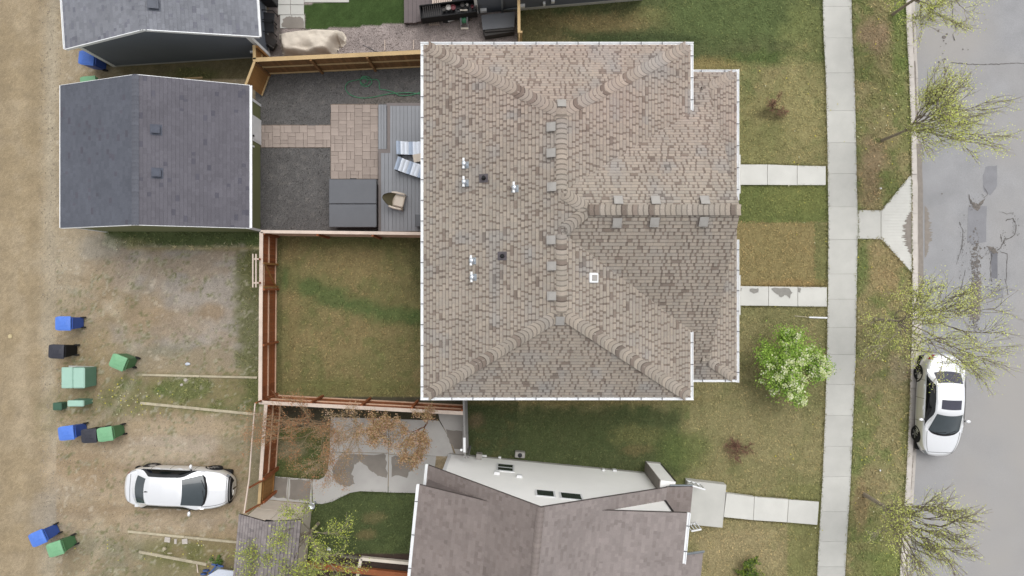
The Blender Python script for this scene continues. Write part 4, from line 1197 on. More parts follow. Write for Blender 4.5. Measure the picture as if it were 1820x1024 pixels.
# little front gable edge of the porch roof between the two gutters
capc = capc_
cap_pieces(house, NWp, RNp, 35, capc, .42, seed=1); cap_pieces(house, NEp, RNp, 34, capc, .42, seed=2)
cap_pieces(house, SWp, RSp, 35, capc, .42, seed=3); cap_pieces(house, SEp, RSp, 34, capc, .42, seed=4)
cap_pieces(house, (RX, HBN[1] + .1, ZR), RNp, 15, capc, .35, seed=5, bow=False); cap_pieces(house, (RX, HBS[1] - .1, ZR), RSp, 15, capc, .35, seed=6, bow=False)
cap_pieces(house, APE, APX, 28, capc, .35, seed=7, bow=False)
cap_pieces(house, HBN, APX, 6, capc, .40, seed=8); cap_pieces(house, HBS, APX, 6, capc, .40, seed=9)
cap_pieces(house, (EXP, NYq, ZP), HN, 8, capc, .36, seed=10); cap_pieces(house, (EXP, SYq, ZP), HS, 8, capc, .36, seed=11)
cap_pieces(house, (RX, RN + .12, ZR - .01), (RX, RN - .12, ZR + .01), 1, capc, .35, seed=12, bow=False)
# rake edge of the cross gable: thin drip edge and first shingle line
# roof vents
for (x, y) in ((979, 227), (979, 273), (980, 333), (979, 427), (980, 473), (980, 526)): box_vent(house, x, y, pW)
box_vent(house, 998, 185, pN); box_vent(house, 995, 570, pS)
for (x, y) in ((1098, 356), (1164, 356), (1251, 356)): box_vent(house, x, y, pCN)
for (x, y) in ((1096, 397), (1162, 396), (1249, 395)): box_vent(house, x, y, pCS)
# furnace and water-heater flues: collar, pipe and cap in bare metal
for i, (x, y) in enumerate(((824, 294), (824, 326), (912, 336), (837, 464), (838, 493))):
    c0 = on_plane(x + 2, y, pW); RF = Matrix.Translation(c0) @ Matrix.Rotation(-math.atan(sE), 4, 'Y')
    fo = obj('flue', MB().box(-.10, -.12, .012, .17, .12, .03, M=RF, bev=.006), MT['galv_dull'], house, True)
    g = MB().lathe([(.12, .0), (.085, .08), (.062, .12), (.06, .30)], 14, M=Matrix.Translation(c0)); g.smooth = True; obj('pipe', g, MT['galv'], fo)
    g = MB().lathe([(.075, .30), (.085, .31), (.085, .42), (.05, .45), (.01, .46)], 14, M=Matrix.Translation(c0)); g.smooth = True; obj('flue_cap', g, MT['galv'], fo)
    g = MB(); g.tube([c0 + Vector((-.02, -.17, .36)), c0 + Vector((-.02, .19, .36))], [.045, .04], 8); obj('cross_tube', g, MT['white_metal'], fo)
for (x, y) in ((860, 317), (893, 455)):
    c0 = on_plane(x, y, pW)
    g = MB(); g.box(-.17, -.15, 0.01, .17, .15, .03, M=Matrix.Translation(c0) @ Matrix.Rotation(-math.atan(sE), 4, 'Y'))
    fo = obj('soil_stack', g, M('rubber_flashing', C(98, 92, 96), 0.6), house, True)
    g = MB().lathe([(.085, 0), (.06, .12), (.055, .3)], 12, M=Matrix.Translation(c0)); obj('pipe', g, MT['black'], fo)
c0 = on_plane(1054, 494, pE2)
RM = Matrix.Translation(c0) @ Matrix.Rotation(math.atan(sE), 4, 'Y')
g = MB().box(-.17, -.17, .01, .17, .17, .10, M=RM, bev=.03); fo = obj('fan_vent', g, MT['white_metal'], house, True)
obj('grille', MB().box(-.10, -.10, .10, .10, .10, .125, M=RM, bev=.01), MT['grey_vent'], fo)
# porch landings under the front edge
for (y0, y1) in ((275, 344), (489, 560)):
    a = P(1270, y1, 0.55); b = P(1316.5, y0, 0.55)
    st_ = obj('porch_landing', MB().box(a.x, a.y, 0, b.x, b.y, 0.55, bev=.01), MT['concrete_white'], house, True)
    a = P(1316.5, y1 - 16, 0.4); b = P(1324, y0 + 18, 0.4)

# ============ siding helper
def siding(parent, pts, mat, course=0.16, name='siding', holes=None):
    """lap boards over the vertical polygon pts (convex), real overlapping courses"""
    p0 = Vector(pts[0]); nrm = Vector((0, 0, 0))
    for i in range(len(pts)):
        nrm += Vector(pts[i]).cross(Vector(pts[(i + 1) % len(pts)])) if False else (Vector(pts[i]) - p0).cross(Vector(pts[(i + 1) % len(pts)]) - p0)
    nrm.normalize()
    u = Vector((0, 0, 1)).cross(nrm).normalized(); v = Vector((0, 0, 1))
    p2 = [((Vector(p) - p0).dot(u), p[2]) for p in pts]
    ar = sum(p2[i][0] * p2[(i + 1) % len(p2)][1] - p2[(i + 1) % len(p2)][0] * p2[i][1] for i in range(len(p2)))
    if ar < 0: p2 = p2[::-1]
    zmin, zmax = min(p[1] for p in p2), max(p[1] for p in p2); um, ux = min(p[0] for p in p2), max(p[0] for p in p2)
    mb = MB(); k = 0
    base = Vector((p0.x, p0.y, 0))
    z = zmin
    while z < zmax:
        q = clip_poly([(um - 1, z), (ux + 1, z), (ux + 1, z + course), (um - 1, z + course)], p2)
        if len(q) >= 3:
            top = [base + u * a + Vector((0, 0, b)) + nrm * (0.022 - 0.017 * (b - z) / course) for a, b in q]
            mb.face(top)
            lo = [i for i in range(len(q)) if abs(q[i][1] - z) < 1e-5]
            if len(lo) >= 2:
                A = base + u * q[lo[0]][0] + Vector((0, 0, z)); B = base + u * q[lo[1]][0] + Vector((0, 0, z))
                mb.face([A + nrm * .003, B + nrm * .003, B + nrm * .022, A + nrm * .022])
        z += course
    o = obj(name, mb, mat, parent, True); o['kind'] = 'stuff'
    return o

for q_ in HS_LATER: siding(house, q_, MT['tan_siding'])
# ============ middle garage
G1_D, G1_L = C(106, 108, 118), C(116, 114, 122)
gar = thing('garage', 'garage with dark slate-grey gable roof and olive walls, left of the slate gravel yard', 'garage', (-14.5, 5.3, 0))
x0, x1, y0, y1 = -18.31, -10.66, 2.44, 8.22; xr = -14.52
e0, r0 = 2.6, 4.0
obj('wall', MB().box(-18.05, 2.52, 0, -11.18, 8.14, e0 - .02), MT['olive_siding'], gar, True)
siding(gar, [(-11.175, 2.52, 0.1), (-11.175, 8.14, 0.1), (-11.175, 8.14, 2.5), (-11.175, 2.52, 2.5)], MT['olive_siding'])
siding(gar, [(-18.05, 2.515, 0.1), (-11.18, 2.515, 0.1), (-11.18, 2.515, 2.62), (xr, 2.515, 3.85), (-18.05, 2.515, 2.62)], MT['olive_siding'])
gm = MB()
for yy in (2.52, 8.14): gm.face([(-18.05, yy, e0 - .03), (-11.18, yy, e0 - .03), (xr, yy, 3.86)] if yy < 5 else [(-11.18, yy, e0 - .03), (-18.05, yy, e0 - .03), (xr, yy, 3.86)])
obj('gable', gm, MT['olive_siding'], gar, True)
dm = MB(); sm_ = MB()
pGW = [(x0, y1, e0), (x0, y0, e0), (xr, y0, r0), (xr, y1, r0)]; pGE = [(x1, y0, e0), (x1, y1, e0), (xr, y1, r0), (xr, y0, r0)]
for i, p_ in enumerate((pGW, pGE)):
    slab_roof(dm, p_, .12)
    base_fn = plain_col(C(98, 101, 110) if i == 0 else C(106, 104, 111), 0.07, 0.05, C(94, 93, 102), 0.12)  # east half tinted lighter: the light's direction is put into the colour
    shingles(sm_, p_, 0.142, (0.1, 0.28), (0.1, 0.28), 0.014, base_fn, 20 + i, lam=False)
obj('roof_deck', dm, MT['dark'], gar, True); o = obj('shingles', sm_, MT['shingle'], gar, True); o['kind'] = 'stuff'
cap_pieces(gar, (xr, y0, r0), (xr, y1, r0), 36, [C(102, 104, 112), C(100, 102, 110)], .28, 'ridge_cap', 21, bow=False, droop=.03, shade_band=.97, lift=.4)
gutter(gar, (x1, y0, e0), (x1, y1, e0), (1, 0, 0), .11, straps=0.0); gutter(gar, (x0 , y0, e0), (x0, y1, e0), (-1, 0, 0), .05, straps=0)
for yy, s_ in ((y0, -1), (y1, 1)):
    obj('rake_board', MB().bar((x0, yy + s_ * .012, e0 - .08), (xr - .01, yy + s_ * .012, r0 - .08), .02, .14), MT['white_metal'], gar, True); obj('rake_board', MB().bar((xr + .01, yy + s_ * .012, r0 - .08), (x1, yy + s_ * .012, e0 - .08), .02, .14), MT['white_metal'], gar, True)
for cb in ((-11.19, 8.04, 0, -11.14, 8.15, 2.5), (-11.19, 2.5, 0, -11.14, 2.6, 2.5), (-18.09, 2.47, 0, -17.95, 2.6, 2.55)): obj('corner_board', MB().box(*cb), MT['white_metal'], gar, True)
d_ = obj('door', MB().box(-11.175, 6.42, 0.08, -11.11, 7.36, 2.12, bev=.01), MT['white_metal'], gar, True)
obj('door_frame', MB().box(-11.17, 6.34, 0.02, -11.125, 6.42, 2.2).box(-11.17, 7.36, .02, -11.125, 7.44, 2.2).box(-11.17, 6.34, 2.12, -11.125, 7.44, 2.2), MT['white_metal'], gar, True)
obj('door_handle', MB().box(-11.11, 6.50, 1.0, -11.06, 6.56, 1.1), MT['dark'], d_)
lp = obj('wall_lamp', MB().box(-11.16, 7.62, 1.55, -11.08, 7.74, 1.72, bev=.01), MT['white_metal'], gar, True); obj('bracket', MB().box(-11.09, 7.64, 1.4, -11.04, 7.70, 1.56), MT['dark'], lp)
obj('outlet_box', MB().box(-11.16, 6.05, .9, -11.09, 6.13, 1.0, bev=.01), MT['white_metal'], gar, True)
n_ = (Vector(pGE[1]) - Vector(pGE[0])).cross(Vector(pGE[2]) - Vector(pGE[1])).normalized()
if n_.z < 0: n_ = -n_
MT['slate_vent'] = M('slate_vent', C(88, 92, 104), 0.8)
for (x, y) in ((279, 231), (281, 308)): box_vent(gar, x, y, (Vector(pGE[0]), n_), 'slate_vent', .30, flange='slate_vent')

# ============ north-west garage (rotated a little)
def local(O, th):
    e = Vector((math.cos(th), math.sin(th), 0)); n = Vector((-math.sin(th), math.cos(th), 0)); O = Vector(O)
    return lambda a, b, z=0: O + e * a + n * b + Vector((0, 0, z))
th = R(3.7); LG = local((-17.68, 9.85, 0), th)
g2 = thing('garage', 'garage with light grey shingle roof, white trim and charcoal wall, top left corner', 'garage', LG(3.4, 3), th)
def lbox(mb, L_, a0, b0, z0, a1, b1, z1, col=None):
    vs = [L_(a0, b0, z0), L_(a1, b0, z0), L_(a1, b1, z0), L_(a0, b1, z0), L_(a0, b0, z1), L_(a1, b0, z1), L_(a1, b1, z1), L_(a0, b1, z1)]
    return mb.add(vs, [(0, 3, 2, 1), (4, 5, 6, 7), (0, 1, 5, 4), (1, 2, 6, 5), (2, 3, 7, 6), (3, 0, 4, 7)], col)
W2 = 6.92
obj('wall', lbox(MB(), LG, 0, 0, 0.12, W2, 6.5, 2.5), MT['dark_siding'], g2, True)
obj('foundation', lbox(MB(), LG, -.02, -.03, -0.05, W2 + .02, 6.5, .12), MT['concrete_grey'], g2, True)
siding(g2, [LG(0, -.005, .14), LG(W2, -.005, .14), LG(W2, -.005, 2.6), LG(W2 / 2, -.005, 3.93), LG(0, -.005, 2.6)], MT['dark_siding'])
dm = MB(); sm_ = MB()
e0, r0 = 2.6, 4.02; ov = .12
A0, A1, AR = -.45, W2 + .5, W2 / 2 + .02
pa = [LG(A0, 6.6, e0), LG(A0, -ov, e0), LG(AR, -ov, r0), LG(AR, 6.6, r0)]; pb = [LG(A1, -ov, e0), LG(A1, 6.6, e0), LG(AR, 6.6, r0), LG(AR, -ov, r0)]
for i, p_ in enumerate((pa, pb)):
    slab_roof(dm, p_, .12); shingles(sm_, p_, 0.142, (0.1, 0.26), (0.1, 0.26), 0.014, plain_col(C(131, 133, 140), 0.11, 0.12, C(120, 121, 130), 0.2), 30 + i, lam=False)
obj('roof_deck', dm, MT['dark'], g2, True); o = obj('shingles', sm_, MT['shingle'], g2, True); o['kind'] = 'stuff'
cap_pieces(g2, LG(AR, -ov, r0), LG(AR, 6.6, r0), 36, [C(132, 134, 141), C(130, 132, 139)], .28, 'ridge_cap', 31, bow=False, droop=.03, shade_band=.97, lift=.4)
ev = LG(1, 0) - LG(0, 0)
gutter(g2, LG(A0, -ov, e0), LG(A0, 6.6, e0), -ev, .09, straps=0); gutter(g2, LG(A1, -ov, e0), LG(A1, 6.6, e0), ev, .10, straps=0)
obj('rake_board', MB().bar(LG(A0, -ov - .015, e0 - .06), LG(AR, -ov - .015, r0 - .06), .03, .15), MT['white_metal'], g2, True); obj('rake_board', MB().bar(LG(AR, -ov - .015, r0 - .06), LG(A1, -ov - .015, e0 - .06), .03, .15), MT['white_metal'], g2, True)
obj('corner_board', lbox(MB(), LG, -.03, -.04, .02, .12, .1, 2.6), MT['white_metal'], g2, True); obj('corner_board', lbox(MB(), LG, W2 - .12, -.04, .02, W2 + .04, .1, 2.6), MT['white_metal'], g2, True)
obj('outlet_pipe', lbox(MB(), LG, W2 - .55, -.10, .75, W2 - .25, -.02, .85), MT['white_metal'], g2, True)
n_ = frame_of(pb, 0)[3]
MT['mid_vent'] = M('mid_vent', C(92, 96, 106), 0.6)
box_vent(g2, 275, 9, (pb[0], n_), 'mid_vent', .36, flange='mid_vent')

# ============ south house
th = R(-5.6); LS = local((.963, -7.418, 0), th)
hs_ = thing('white_house', 'house with steep grey-brown roof and bright white side wall at the bottom', 'house', LS(0, -3), th)
Wn = -.30
zr = 7.35
def zW(a): return zr - .89 * abs(a)
def zE(a): return zr - .765 * a
wa, wb = -3.72, 4.95
body = MB(); lbox(body, LS, wa, -8, 0, wb, Wn, 3.3)
obj('wall', body, MT['white_siding'], hs_, True)
siding(hs_, [LS(wb, Wn + .005, .25), LS(wa, Wn + .005, .25), LS(wa, Wn + .005, zW(wa) - .05), LS(0, Wn + .005, zr - .1), LS(wb, Wn + .005, zE(wb) - .05)], MT['white_siding'], .2)
obj('foundation', lbox(MB(), LS, wa - .02, -8, -.05, wb + .02, Wn + .03, .25), MT['concrete_grey'], hs_, True)
gm = MB(); gm.face([LS(wb, Wn, 3.25), LS(wa, Wn, 3.25), LS(wa, Wn, zW(wa) - .12), LS(0, Wn, zr - .14), LS(wb, Wn, zE(wb) - .12)]); obj('gable', gm, MT['white_siding'], hs_, True)
dm = MB(); sm_ = MB()
rc = plain_col(C(139, 129, 125), 0.08, 0.22, C(131, 121, 117), 0.10); rc2 = plain_col(C(149, 140, 137), 0.08, 0.22, C(141, 132, 129), 0.10)  # rc2 is a lighter copy for east slopes, their light painted in
def rp_(pts, fn, sd): slab_roof(dm, pts, .13); shingles(sm_, pts, .142, (.09, .26), (.09, .26), .014, fn, sd, lam=False)
bo = .06
rp_([LS(-4.27, bo, zW(4.27)), LS(-4.27, -8, zW(4.27)), LS(0, -8, zr), LS(0, bo, zr)], rc, 41)
rp_([LS(5.15, -8, zE(5.15)), LS(5.15, bo, zE(5.15)), LS(0, bo, zr), LS(0, -8, zr)], rc2, 42)
# west dormer: flatter roof and its cheek
dw = -.42
rp_([LS(-4.42, dw, 4.6), LS(-4.42, -8, 4.6), LS(-1.73, -8, 5.805), LS(-1.73, dw, 5.805)], rc, 43)
gm = MB(); gm.face([LS(-4.2, dw - .05, zW(4.2)), LS(-1.85, dw - .05, 5.7), LS(-4.2, dw - .05, 4.58)]); obj('dormer_cheek', gm, M('brown_cheek', C(126, 116, 113), .8), hs_, True)
lbox(gm2 := MB(), LS, -4.2, -8, 3.5, -4.15, dw - .06, 4.5); obj('dormer_wall', gm2, MT['white_siding'], hs_, True)
# east dormer
de = -.40
rp_([LS(5.62, -2.25, 4.9), LS(5.62, de, 4.9), LS(2.28, de, 5.588), LS(2.28, -2.25, 5.588)], rc2, 44)
rp_([LS(5.62, -8, 4.9), LS(5.62, -2.252, 4.9), LS(2.28, -2.252, 5.588), LS(2.28, -8, 5.588)], rc2, 48)
obj('corner_trim', lbox(MB(), LS, 5.08, de - .1, zE(5.1) - .1, 5.16, de - .02, 4.85), MT['dark'], hs_, True)
gm = MB(); gm.face([LS(5.1, de - .05, zE(5.1)), LS(5.1, de - .05, 4.9), LS(2.6, de - .05, zE(2.6) - .02)]); obj('dormer_cheek', gm, MT['white_siding'], hs_, True)
lbox(gm2 := MB(), LS, 5.05, -8, 3.4, 5.1, de - .06, 4.5); obj('dormer_wall', gm2, MT['white_siding'], hs_, True)
# porch roof
zb = zE(5.15)
rp_([LS(6.30, -3, 2.95), LS(6.30, bo + .02, 2.95), LS(5.15, bo + .02, zb), LS(5.15, -3, zb)], rc, 45)
rp_([LS(6.9, -8, 3.15), LS(6.9, -2.45, 3.15), LS(5.0, -2.45, 4.2), LS(5.0, -8, 4.2)], rc2, 46)
obj('roof_deck', dm, M('brown_fascia', C(92, 84, 82), .7), hs_, True); o = obj('shingles', sm_, MT['shingle'], hs_, True); o['kind'] = 'stuff'
cap_pieces(hs_, LS(0, bo, zr), LS(0, -5.5, zr), 32, [C(143, 133, 128), C(138, 128, 124)], .28, 'ridge_cap', 47, bow=False, droop=.10, shade_band=.96)
ev = LS(1, 0) - LS(0, 0); nv = LS(0, 1) - LS(0, 0)
gutter(hs_, LS(-4.42, dw, 4.6), LS(-4.42, -8, 4.6), -ev, .12, straps=1.1)
gutter(hs_, LS(-4.27, bo + .02, zW(4.27)), LS(-4.27, dw - 1.4, zW(4.27)), -ev, .12, straps=0)
gutter(hs_, LS(5.62, de, 4.9), LS(5.62, -2.3, 4.9), ev, .13, straps=.8)
gutter(hs_, LS(5.6, -2.42, 3.92), LS(6.95, -2.42, 3.2), nv, .07, straps=0, mat=MT['galv_dull'])
gutter(hs_, LS(5.3, bo + .04, 3.3), LS(6.3, bo + .04, 2.95), nv, .05, straps=0, mat=MT['galv_dull'])
# chimney chase on the side wall
ch = MB(); lbox(ch, LS, 5.0, Wn - .4, .25, 5.6, .2, 2.95); obj('chimney_chase', ch, MT['white_siding'], hs_, True); obj('chase_trim', lbox(MB(), LS, 5.58, .14, .2, 5.64, .22, 2.9), MT['tub_side'], hs_, True); obj('chase_side', lbox(MB(), LS, 4.96, Wn + .03, .0, 4.995, .21, 2.95), M('brown_siding', C(150, 142, 136), .7), hs_, True)
obj('chase_base', lbox(MB(), LS, 4.98, Wn - .4, -.03, 5.62, .22, .25), MT['concrete_grey'], hs_, True)
# wall openings: place on the wall plane through their pixels
wp = (LS(0, Wn, 0), nv)
def wall_pt(px, py): return on_plane(px, py, wp)
def wloc(px, py):
    p = wall_pt(px, py); q = p - LS(0, 0); return q.dot(ev), p.z
for (px, py, w_, h_, n_) in ((898, 833, .62, .62, 2), (969, 879, .62, .62, 1), (1015, 884, .74, .62, 1)):
    a, z = wloc(px, py)
    if n_ == 2: h_ = 1.0
    fr = lbox(MB(), LS, a - w_ / 2 - .07, Wn, z - h_ / 2 - .07, a + w_ / 2 + .07, Wn + .05, z + h_ / 2 + .07)
    f = obj('window', fr, MT['white_metal'], hs_, True)
    if n_ == 2:
        for s_ in (-1, 1): obj('pane', lbox(MB(), LS, a - w_ / 2, Wn + .051, z + s_ * .26 - .2, a + w_ / 2, Wn + .056, z + s_ * .26 + .2), MT['glass'], f)
    else: obj('pane', lbox(MB(), LS, a - w_ / 2, Wn + .051, z - h_ / 2, a + w_ / 2, Wn + .056, z + h_ / 2), MT['glass'], f)
for (px, py) in ((883, 843), (923, 849)):
    a, z = wloc(px, py); v_ = obj('wall_vent', lbox(MB(), LS, a - .11, Wn + .02, z - .11, a + .11, Wn + .12, z + .11), MT['white_metal'], hs_, True)
for (px, py, s_) in ((861, 812, .10), (888, 815, .06), (875, 812, .05), (1072, 837, .05), (1092, 838, .08)):
    a, z = wloc(px, py); obj('outlet_box', lbox(MB(), LS, a - s_, Wn + .02, z - .1, a + s_, Wn + .10, z + .12), MT['white_metal'], hs_, True)
a, z = wloc(852, 812); obj('gas_meter', lbox(MB(), LS, a - .12, Wn + .05, .35, a + .12, Wn + .28, .75), MT['grey_vent'], hs_, True)
fm_ = MB(); lbox(fm_, LS, wa - .03, Wn - .1, .2, wa + .11, Wn + .04, zW(wa) - .1); obj('corner_board', fm_, MT['white_metal'], hs_, True)
# hose bib tangle by the wall
e_ = thing('air_conditioner', 'small grey outdoor unit with pipes by the bright white wall', 'air conditioner', P(924, 806), R(-5))
obj('case', MB().box(-.22, -.12, .02, .22, .14, .34, bev=.02), MT['grey_vent'], e_); obj('fan_grille', MB().lathe([(.10, .345), (.10, .36), (.03, .37)], 12), MT['dark'], e_)
# front landing, steps rail
ln = thing('entrance_landing', 'pale concrete front landing at the porch of the white-walled house', 'landing', P(1258, 895), R(-4))
slab = slab_px([(1222, 854), (1291, 862), (1284, 938), (1222, 932)], 0, .42, MT['concrete'], None, 'slab', .42)
slab.parent = ln; slab.matrix_parent_inverse = ln.matrix_basis.inverted()
for (poly) in (([(1229, 863), (1253, 870)], 0), ([(1229, 944), (1246, 941)], 1)):
    (a, b), kx = poly
    rl = thing('stair_railing', 'short white railing at the north edge of the porch landing' if kx == 0 else 'short white railing at the south edge of the porch landing', 'railing', P(a[0], a[1], .42))
    A = P(a[0], a[1], 1.3); B = P(b[0], b[1], 1.3); lo = Vector((0, 0, -.75))
    obj('rail', MB().bar(A, B, .06, .05), MT['white_metal'], rl, True); obj('rail', MB().bar(A + lo, B + lo, .05, .04), MT['white_metal'], rl, True)
    for i in range(4):
        p = A.lerp(B, i / 3); obj('post', MB().bar(p, p + Vector((0, 0, -.86)), .045, .045), MT['white_metal'], rl, True)

# ============ small shed bottom left
LH = local((-10.95, -9.42, 0), R(-5.4))
sh_ = thing('shed', 'small shed with grey shingle roof and cream wall behind the yellow-green tree', 'shed', LH(1.1, -1.5), R(-5.4))
obj('wall', lbox(MB(), LH, .02, -3.6, 0, 2.08, 0, 2.35), MT['cream_board'], sh_, True)
for i in range(2):
    a0 = .03 + i * 1.03
    for k in range(2):
        pn = obj('wall_panel', lbox(MB(), LH, a0, .002, .05 + k * 1.15, a0 + 1.01, .02, .05 + k * 1.15 + 1.13), MT['cream_board'], sh_, True)
dm = MB(); sm_ = MB()
c1 = plain_col(C(154, 146, 145), .10, .15, C(138, 131, 131), .12)
for sd, pts in ((51, [LH(-.22, .16, 2.4), LH(-.22, -3.7, 2.4), LH(1.05, -3.7, 2.95), LH(1.05, .16, 2.95)]), (52, [LH(2.32, -3.7, 2.4), LH(2.32, .16, 2.4), LH(1.05, .16, 2.95), LH(1.05, -3.7, 2.95)])):
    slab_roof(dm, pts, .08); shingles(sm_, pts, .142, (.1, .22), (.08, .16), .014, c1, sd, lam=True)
gm = MB(); gm.face([LH(2.08, 0, 2.33), LH(.02, 0, 2.33), LH(1.05, 0, 2.88)]); obj('gable', gm, MT['cream_board'], sh_, True)
obj('roof_deck', dm, MT['dark'], sh_, True); o = obj('shingles', sm_, MT['shingle'], sh_, True); o['kind'] = 'stuff'
obj('gable_vent', lbox(MB(), LH, .9, .01, 2.42, 1.2, .05, 2.52), MT['dark'], sh_, True)

# ============ north house (only the foot of its south wall shows)
A = P(847, 24); B = P(1142, -1); d = (B - A).normalized(); th = math.atan2(d.y, d.x); LN = local(A, th); Ln = (B - A).length
nh = thing('grey_house', 'charcoal-sided neighbouring house cut off by the top edge', 'house', LN(Ln / 2, 2), th)
obj('foundation', lbox(MB(), LN, 1.2, -.04, -.05, Ln, 3, .22), MT['concrete'], nh, True)
obj('wall', lbox(MB(), LN, 0, 0, .0, Ln, 5, 3.0), MT['dark_siding'], nh, True)
siding(nh, [LN(0, -.005, .24), LN(Ln, -.005, .24), LN(Ln, -.005, 3), LN(0, -.005, 3)], MT['dark_siding'], .16)
fm_ = MB(); lbox(fm_, LN, -.04, -.06, .1, .09, .08, 3.0); obj('corner_board', fm_, MT['white_metal'], nh, True)
for (a, z, w_) in ((.32, .35, .14), (2.02, .45, .12), (2.98, .5, .05), (3.35, .7, .07)):
    obj('wall_lamp', lbox(MB(), LN, a - w_, -.14, z, a + w_, -.01, z + .2), MT['white_metal'], nh, True)
mb = MB(); mb.bar(LN(1.15, -.08, .1), LN(1.15, -.08, 3.0), .09, .09); obj('downspout', mb, MT['galv_dull'], nh, True)
mb = MB(); mb.bar(LN(1.35, -.06, .3), LN(1.9, -.06, .36), .05, .05); obj('pipe', mb, MT['galv_dull'], nh, True)

# ---------------------------------------------------------------- fences
def fence(name, label, cat, a, b, h, side, mats, board=0.14, cap=0.14, rails=(0.25, 0.95), post_every=2.35, gap=0.006, posts=True, capz=0.04, board_h=None, skip=None, group=None):
    """a, b world points; side = +1 rails/posts stand on the left of a->b, -1 on the right. Each board is its own piece"""
    a = Vector(a); b = Vector(b); d = b - a; L = d.length; th = math.atan2(d.y, d.x)
    f = thing(name, label, cat, a, th, group)
    mb_, mr, mc = mats
    bm_ = MB().box(0, -0.01, 0.03, board - gap, 0.01, h - 0.01).mesh('board', mb_)
    n = int(L / board); st = L / n; r = random.Random(int(a.x * 100))
    for i in range(n):
        if skip and skip[0] < i * st < skip[1]: continue
        o = bpy.data.objects.new('board', bm_); COL.objects.link(o); o.parent = f
        o.location = (i * st, 0.0, r.uniform(-.004, .004)); o.scale = (st / board, 1, 1)
    segs = [(0, L)] if not skip else [(0, skip[0]), (skip[1], L)]
    for s0, s1 in segs:
        if s1 - s0 < .1: continue
        for z in rails:
            obj('rail', MB().box(s0, 0.012 * side, z - .02, s1, (0.012 + .055) * side, z + .025) if side > 0 else MB().box(s0, (0.012 + .055) * side, z - .02, s1, 0.012 * side, z + .025), mr, f)
        obj('cap', MB().box(s0 - .05, -cap / 2 + .02 * side, h, s1 + .05, cap / 2 + .02 * side, h + capz), mc, f)
    if posts:
        k = max(1, round(L / post_every))
        for i in range(k + 1):
            x = L * i / k
            y0_, y1_ = sorted((0.07 * side, 0.16 * side))
            obj('post', MB().box(x - .045, y0_, 0, x + .045, y1_, h - 0.002), mb_, f)
    return f
RED = (MT['wood_red'], MT['wood_red_light'], MT['wood_cap']); BRN = (MT['wood_brown'], MT['wood_tan'], MT['wood_tan'])
H1 = 1.8
def T(px, py, z=H1): 
    p = P(px, py, z); return Vector((p.x, p.y, 0))
# north yard fence, from the grey garage to the brown house
fence('wooden_fence', 'brown board fence with tan cap between the slate gravel and pink gravel yards', 'fence', T(452, 106), T(752, 92), H1, -1, BRN, board=.125, rails=(.06, .92), cap=.17)
fence('wooden_fence', 'short tan fence panel running from the brown board fence back to the grey garage corner', 'fence', T(451, 83), T(452, 104), H1, 1, (MT['wood_new'], MT['wood_tan'], MT['wood_tan']), rails=(.3, 1.0), cap=.12)
fence('wooden_gate', 'brown gate panel between the two garages at the corner of the slate gravel yard', 'gate', T(451, 112), T(437, 149), H1, 1, (MT['wood_new'], MT['wood_tan'], MT['wood_tan']), rails=(.1,), cap=.10, posts=False)
# middle fence
fence('wooden_fence', 'red cedar fence seen edge-on between the gravel yard and the fenced back lawn', 'fence', T(466, 411), T(760, 414.5), H1, -1, RED, rails=(.12, .95), cap=.13)
# west fence of the back lawn with a gate
W0, W1 = T(464, 415), T(462, 713)
f_w = fence('wooden_fence', 'long red cedar fence along the west side of the back lawn', 'fence', W0, W1, H1, 1, RED, rails=(.06, .98), cap=.15, skip=(1.22, 2.25))
gt = thing('wooden_gate', 'red cedar gate with diagonal brace in the west fence of the back lawn', 'gate', W0 + (W1 - W0).normalized() * 1.24, math.atan2((W1 - W0).y, (W1 - W0).x))
bm_ = MB().box(0, -.01, .06, .133, .01, H1 - .03).mesh('board', MT['wood_red'])
for i in range(7):
    o = bpy.data.objects.new('board', bm_); COL.objects.link(o); o.parent = gt; o.location = (.01 + i * .14, 0, 0)
obj('rail', MB().box(.0, .012, .12, .98, .06, .17), MT['wood_red_light'], gt); obj('rail', MB().box(.0, .012, 1.5, .98, .06, 1.55), MT['wood_red_light'], gt)
obj('brace', MB().bar((.03, .04, 1.48), (.95, .04, .2), .05, .09, up=(0, 1, 0)), MT['wood_new'], gt)
obj('cap', MB().box(0, -.06, H1 - .02, 1.0, .09, H1 + .02), MT['wood_cap'], gt)
for x in (0.0, 0.98): obj('post', MB().box(x - .04, .02, 0, x + .04, .12, H1 - .05), MT['wood_new'], gt)
# little rail frame standing outside that gate
fr = thing('gate_frame', 'narrow pale timber frame standing outside the west fence gate', 'frame', T(463, 480))
for px in (454.5, 460.0): obj('beam', MB().bar(T(px, 452) + Vector((0, 0, 2.1)), T(px, 511) + Vector((0, 0, 2.1)), .05, .05), MT['wood_cap'], fr, True)
for py in (461, 503):
    A = T(454, py) + Vector((0, 0, 2.06)); B = T(464, py) + Vector((0, 0, 2.06)); obj('cross_piece', MB().bar(A, B, .06, .06), MT['wood_cap'], fr, True)
    p = T(463, py); obj('post', MB().bar(p, p + Vector((0, 0, 2.03)), .07, .07), MT['wood_red'], fr, True)
# south fence of back lawn
fence('wooden_fence', 'red cedar fence along the south side of the back lawn, behind the rust-coloured trees', 'fence', T(463, 716), T(821, 735), H1, 1, RED, rails=(.06, .98), cap=.15)
